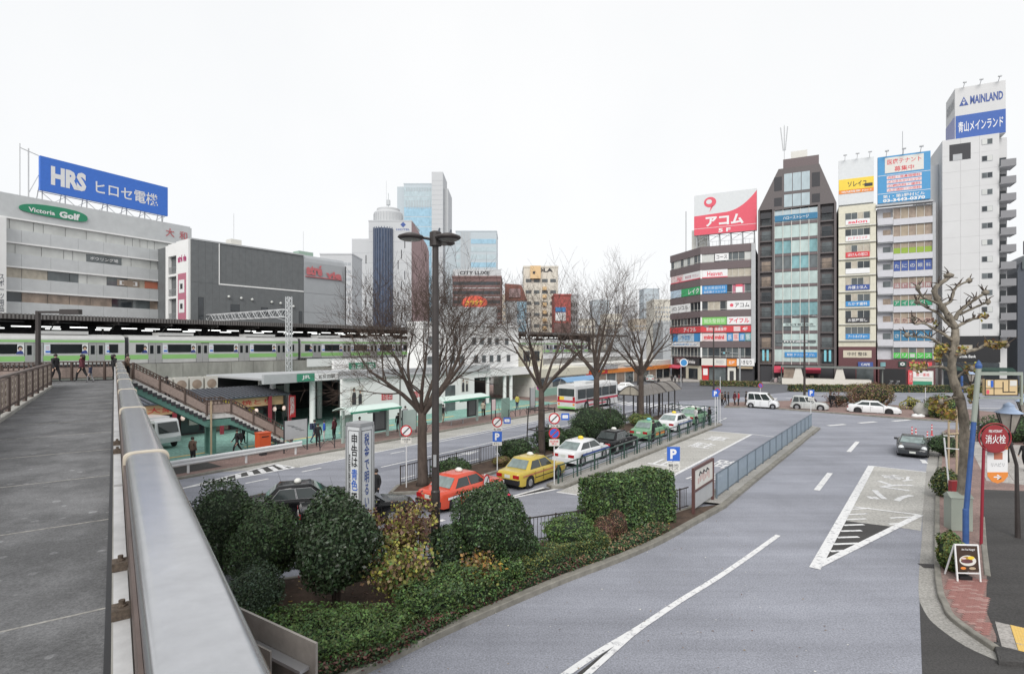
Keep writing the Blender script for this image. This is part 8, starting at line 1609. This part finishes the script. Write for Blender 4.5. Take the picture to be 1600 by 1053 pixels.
# ================================================================ people
def skin_body(kind):
    J = dict(pel=(0, 0, .93), spi=(0, 0, 1.12), che=(-.01, 0, 1.32), nec=(0, 0, 1.47), hea=(.02, 0, 1.56), top=(.02, 0, 1.645)); rad = dict(pel=(.15, .11), spi=(.135, .10), che=(.165, .115), nec=(.055, .055), hea=(.078, .085), top=(.075, .08))
    sw = {'stand': 0, 'walk': .17, 'stride': .25, 'coat': .10}[kind]
    for s, sg_ in (('l', 1), ('r', -1)):
        f = sw * sg_; J.update({'sh' + s: (0, .18 * sg_, 1.39), 'el' + s: (-.04 - f * .45, .235 * sg_, 1.12), 'wr' + s: (.05 - f * .9, .225 * sg_, .89), 'ha' + s: (.08 - f * 1.0, .215 * sg_, .80), 'hi' + s: (0, .09 * sg_, .87), 'kn' + s: (.04 + f * .75, .10 * sg_, .49), 'an' + s: (f * 1.15 - .02 - (.08 if f < 0 else 0), .10 * sg_, .09 + (.07 if f < -.2 else 0)), 'to' + s: (f * 1.15 + .13 - (.06 if f < 0 else 0), .11 * sg_, .045 + (.01 if f < -.2 else 0))})
        rad.update({'sh' + s: (.075,) * 2, 'el' + s: (.055,) * 2, 'wr' + s: (.038,) * 2, 'ha' + s: (.036, .03), 'hi' + s: (.105,) * 2, 'kn' + s: (.068,) * 2, 'an' + s: (.045,) * 2, 'to' + s: (.042, .035)})
    Ed = [('pel', 'spi'), ('spi', 'che'), ('che', 'nec'), ('nec', 'hea'), ('hea', 'top')]
    for s in 'lr': Ed += [('che', 'sh' + s), ('sh' + s, 'el' + s), ('el' + s, 'wr' + s), ('wr' + s, 'ha' + s), ('pel', 'hi' + s), ('hi' + s, 'kn' + s), ('kn' + s, 'an' + s), ('an' + s, 'to' + s)]
    if kind == 'coat': J['hem'] = (0, 0, .60); rad['hem'] = (.19, .17); rad['pel'] = (.17, .13); Ed.append(('pel', 'hem'))
    names = list(J); me = bpy.data.meshes.new('tmp'); me.from_pydata([J[k] for k in names], [(names.index(a), names.index(b)) for a, b in Ed], []); o = bpy.data.objects.new('tmp', me); C.objects.link(o)
    md = o.modifiers.new('s', 'SKIN'); sv = me.skin_vertices[0].data
    for i, k in enumerate(names): sv[i].radius = rad[k]; sv[i].use_root = (k == 'pel')
    sd = o.modifiers.new('d', 'SUBSURF'); sd.levels = 1; return o
KN = ('stand', 'walk', 'stride', 'coat'); tmp = {k: skin_body(k) for k in KN}; dg = bpy.context.evaluated_depsgraph_get(); BODY = {}
for k, o in tmp.items():
    me = bpy.data.meshes.new_from_object(o.evaluated_get(dg)); me.materials.clear()
    for m in ('skin_tone', 'dark', 'black', 'black'): me.materials.append(MATS[m])
    for p in me.polygons:
        c = p.center; hem = .56 if k == 'coat' else .90
        p.material_index = 0 if c.z > 1.475 else 0 if (abs(c.y) > .165 and c.z < .875) else 3 if c.z < .10 else 2 if c.z < hem else 1
        p.use_smooth = True
    BODY[k] = me
for o in tmp.values(): m_ = o.data; bpy.data.objects.remove(o); bpy.data.meshes.remove(m_)
mb = MB(); k_, n_2 = 8, 12; vs = []
for i in range(k_):
    ph = math.pi * .62 * i / (k_ - 1)
    for j in range(n_2): t = 2 * math.pi * j / n_2; rr_ = math.sin(ph) * (.098 + .012 * (math.cos(t) < 0)); vs.append((.01 + rr_ * math.cos(t) - .012, rr_ * math.sin(t), 1.60 + .125 * math.cos(ph) * (1 if math.cos(t) < .5 else 1)))
mb.add(vs, [(i * n_2 + j, (i + 1) * n_2 + j, (i + 1) * n_2 + (j + 1) % n_2, i * n_2 + (j + 1) % n_2) for i in range(k_ - 1) for j in range(n_2)]); HAIR = mb.mesh('hair', 'hair' if (flat('hair', (.022, .017, .015), .5), 1) else '', True)
mb = MB(); mb.tube([(-.09, 0, 1.68), (-.11, 0, 1.55), (-.12, 0, 1.38)], [.07, .10, .06], 8); LONG = mb.mesh('long_hair', 'hair', True)
mb = MB()
for sy in (-1, 1): mb.lathe([(.002, -.008), (.012, 0), (.002, .008)], 6, X=Matrix.Translation((.098, sy * .032, 1.585)))
mb.lathe([(.002, -.02), (.016, -.005), (.006, .03)], 6, X=Matrix.Translation((.105, 0, 1.555))); FACE = mb.mesh('face', 'hair', True)
for nme, c in (('cl_black', (.018, .018, .020)), ('cl_navy', (.03, .04, .08)), ('cl_blue', (.03, .09, .42)), ('cl_wine', (.10, .025, .035)), ('cl_grey', (.22, .22, .23)), ('cl_beige', (.42, .37, .29)), ('cl_red', (.45, .04, .05)), ('cl_white', (.55, .55, .54)), ('cl_brown', (.12, .08, .06)), ('cl_yellow', (.45, .42, .10)), ('cl_denim', (.06, .08, .13))): mat(nme, c, .85, .15, 6, .1)
def person(label, pos, face, kind='stand', top='cl_black', leg='cl_black', sc=1.0, group=None, long=False, bag=None):
    o = thing('person', label, 'person', pos, face, group); o.scale = (sc,) * 3
    b = put(BODY[kind], 'body', o)
    for i, m in ((1, top), (2, leg)): b.material_slots[i].link = 'OBJECT'; b.material_slots[i].material = MATS[m]
    put(HAIR, 'hair', o)
    if long: put(LONG, 'long_hair', o)
    put(FACE, 'face', o)
    if bag: MB().box(-.32, -.13, -.16, .16, .98, 1.42).obj('backpack', bag, o)
    return o
pb = lambda px, py: G(px, py, DZ)
BP = 'people on the footbridge'
person('person in a black jacket walking past the end of the left bridge rail', pb(87, 597), R(-10), 'walk', 'cl_black', 'cl_black', 1.0, BP); person('person in a dark red hooded coat walking left on the bridge', pb(128, 596), R(185), 'stride', 'cl_wine', 'cl_black', .98, BP, long=True); person('child in a blue jacket beside the dark red coat', pb(141, 597), R(185), 'walk', 'cl_navy', 'cl_grey', .62, BP)
person('person in a black coat at the far end of the steel rail', BF(42.3, .15, DZ + .02) + Vector((-.2, 0, 0)), R(60), 'stand', 'cl_black', 'cl_black', .96, BP, long=True); person('person in a brown coat beside the black coat at the rail end', BF(42.6, .5, DZ + .02) + Vector((.15, .1, 0)), R(60), 'stand', 'cl_brown', 'cl_black', .97, BP)
person('person in dark clothes descending the upper flight of the stairs', spt(8, 1.2) + Vector((0, 0, -.16)), ang_s, 'walk', 'cl_black', 'cl_black', .97)
person('person in a long black coat at the foot of the stairs', G(456, 695, .12), R(80), 'coat', 'cl_black', 'cl_grey', 1.0, long=True)
PP = 'people on the station plaza'; rp = lambda s, t: RF(s, t, .12)
for s, t, fa, kd, tp_, lg, lab, lg_, bg in ((18.4, -37.2, -140, 'stride', 'cl_black', 'cl_black', 'person in black with a backpack bending toward the postbox', False, 'cl_black'), (20.5, -40.5, 60, 'walk', 'cl_black', 'cl_black', 'person in black walking into the green plaza', False, None), (24.2, -37.0, 10, 'walk', 'cl_navy', 'cl_denim', 'person in a navy jacket left of the blue jacket', False, 'cl_navy'), (24.9, -36.8, 200, 'stand', 'cl_blue', 'cl_white', 'person in a bright blue jacket beside the map board', False, None), (25.8, -36.8, 160, 'stand', 'cl_wine', 'cl_black', 'person in a wine jacket behind the lettered pillar', True, None), (26.5, -36.4, 200, 'stand', 'cl_black', 'cl_black', 'person in a black suit right of the wine jacket', False, None), (23.3, -35.2, -70, 'walk', 'cl_black', 'cl_black', 'person in black passing in front of the map board', False, None), (27.6, -36.0, 180, 'stand', 'cl_brown', 'cl_black', 'person in brown under the first shelter roof', False, None), (31.3, -35.6, 120, 'stand', 'cl_black', 'cl_black', 'person in black beside the slim curved lamp', False, None), (34.8, -38.6, 80, 'stand', 'cl_grey', 'cl_black', 'person in a grey vest in front of the white hoarding', False, None), (37.8, -36.6, 60, 'walk', 'cl_grey', 'cl_beige', 'person with a dark backpack under the second shelter', False, 'cl_black'), (43.4, -36.3, -100, 'stand', 'cl_beige', 'cl_black', 'person in a beige coat right of the second shelter', True, None), (44.0, -36.6, 160, 'stand', 'cl_navy', 'cl_black', 'person in navy behind the beige coat', False, None), (47.6, -36.3, -60, 'walk', 'cl_red', 'cl_black', 'person in a bright red jacket behind the cabinet', False, None), (50.6, -37.2, 120, 'stand', 'cl_yellow', 'cl_navy', 'person in a yellow vest near the annex columns', False, None), (29.5, -50.5, 60, 'stand', 'cl_yellow', 'cl_white', 'person in a yellow top at the ticket hall entrance', False, None), (51.5, -35.7, 100, 'stand', 'cl_navy', 'cl_denim', 'person in navy left of the bus', False, None)):
    person(lab, rp(s, t), R(fa), kd, tp_, lg, rnd.uniform(.95, 1.03), PP, lg_, bg)
person('person in a brown jacket standing beside the lorry under the stairs', Vector((-19.9, 33.9, .12)), R(80), 'stand', 'cl_brown', 'cl_black', 1.0)
person('driver in a black suit standing behind the black taxi at the garden', Vector((-6.35, 25.4, 0)), R(-120), 'stand', 'cl_black', 'cl_black', 1.03)
person('driver in black standing at the green rail beside the green taxi', RF(39.6, -16.25, .13), R(150), 'stand', 'cl_black', 'cl_black', 1.0)
person('driver in a black vest and white sleeves near the head of the rank', RF(50.2, -16.5, .13), R(10), 'stand', 'cl_white', 'cl_black', 1.0); person('person in black leaning on the rail at the head of the rank', RF(51.6, -15.7, .13), R(190), 'stand', 'cl_black', 'cl_black', 1.0)
WG = 'people waiting at the island end'
for i, (x, y, tp_, lab) in enumerate(((1128, 634.5, 'cl_brown', 'person in brown leftmost of the waiting group'), (1133, 633, 'cl_black', 'person in black second in the waiting group'), (1138, 634, 'cl_black', 'person in a long black coat in the waiting group'), (1148, 633, 'cl_wine', 'person in a wine coat in the waiting group'), (1154, 633.5, 'cl_red', 'person in dark red right of the wine coat'), (1166, 632.5, 'cl_black', 'person in black just left of the white van'))): person(lab, G(x, y, .13), R(rnd.uniform(0, 360)), ['stand', 'coat'][i % 2], tp_, 'cl_black', 1.0, WG)
person('person in black, left of the couple on the island', G(1298, 636, .13), R(200), 'coat', 'cl_black', 'cl_black', 1.0); person('person in black, right of the couple on the island', G(1303, 637, .13), R(-20), 'stride', 'cl_black', 'cl_black', 1.02)
person('person riding the bicycle beside the bus', G(964, 624, .25), R(20), 'walk', 'cl_black', 'cl_black', 1.0); person('person in dark clothes crossing the distant road', G(983, 598), R(180), 'stride', 'cl_black', 'cl_black', 1.0); person('person in black standing on the far pavement behind the shelter', G(1029, 605), R(90), 'coat', 'cl_black', 'cl_black', 1.0)
for i, x in enumerate((1050, 1055, 1061, 1066)): person(['person in black under the red shop awning, leftmost', 'person in grey under the red shop awning', 'person in wine under the red shop awning', 'person in black under the red shop awning, rightmost'][i], G(x, 599 - i * .3, .12), R(90 + 30 * i), 'stand', ['cl_black', 'cl_grey', 'cl_wine', 'cl_black'][i], 'cl_black', 1.0, 'people under the red awning')
person('person in dark clothes walking away at the right picture edge', G(1571, 722, .12), R(60), 'walk', 'cl_black', 'cl_black', 1.0); person('person in black cut by the right picture edge', G(1602, 735, .12), R(200), 'walk', 'cl_black', 'cl_black', 1.0)
make_texts()
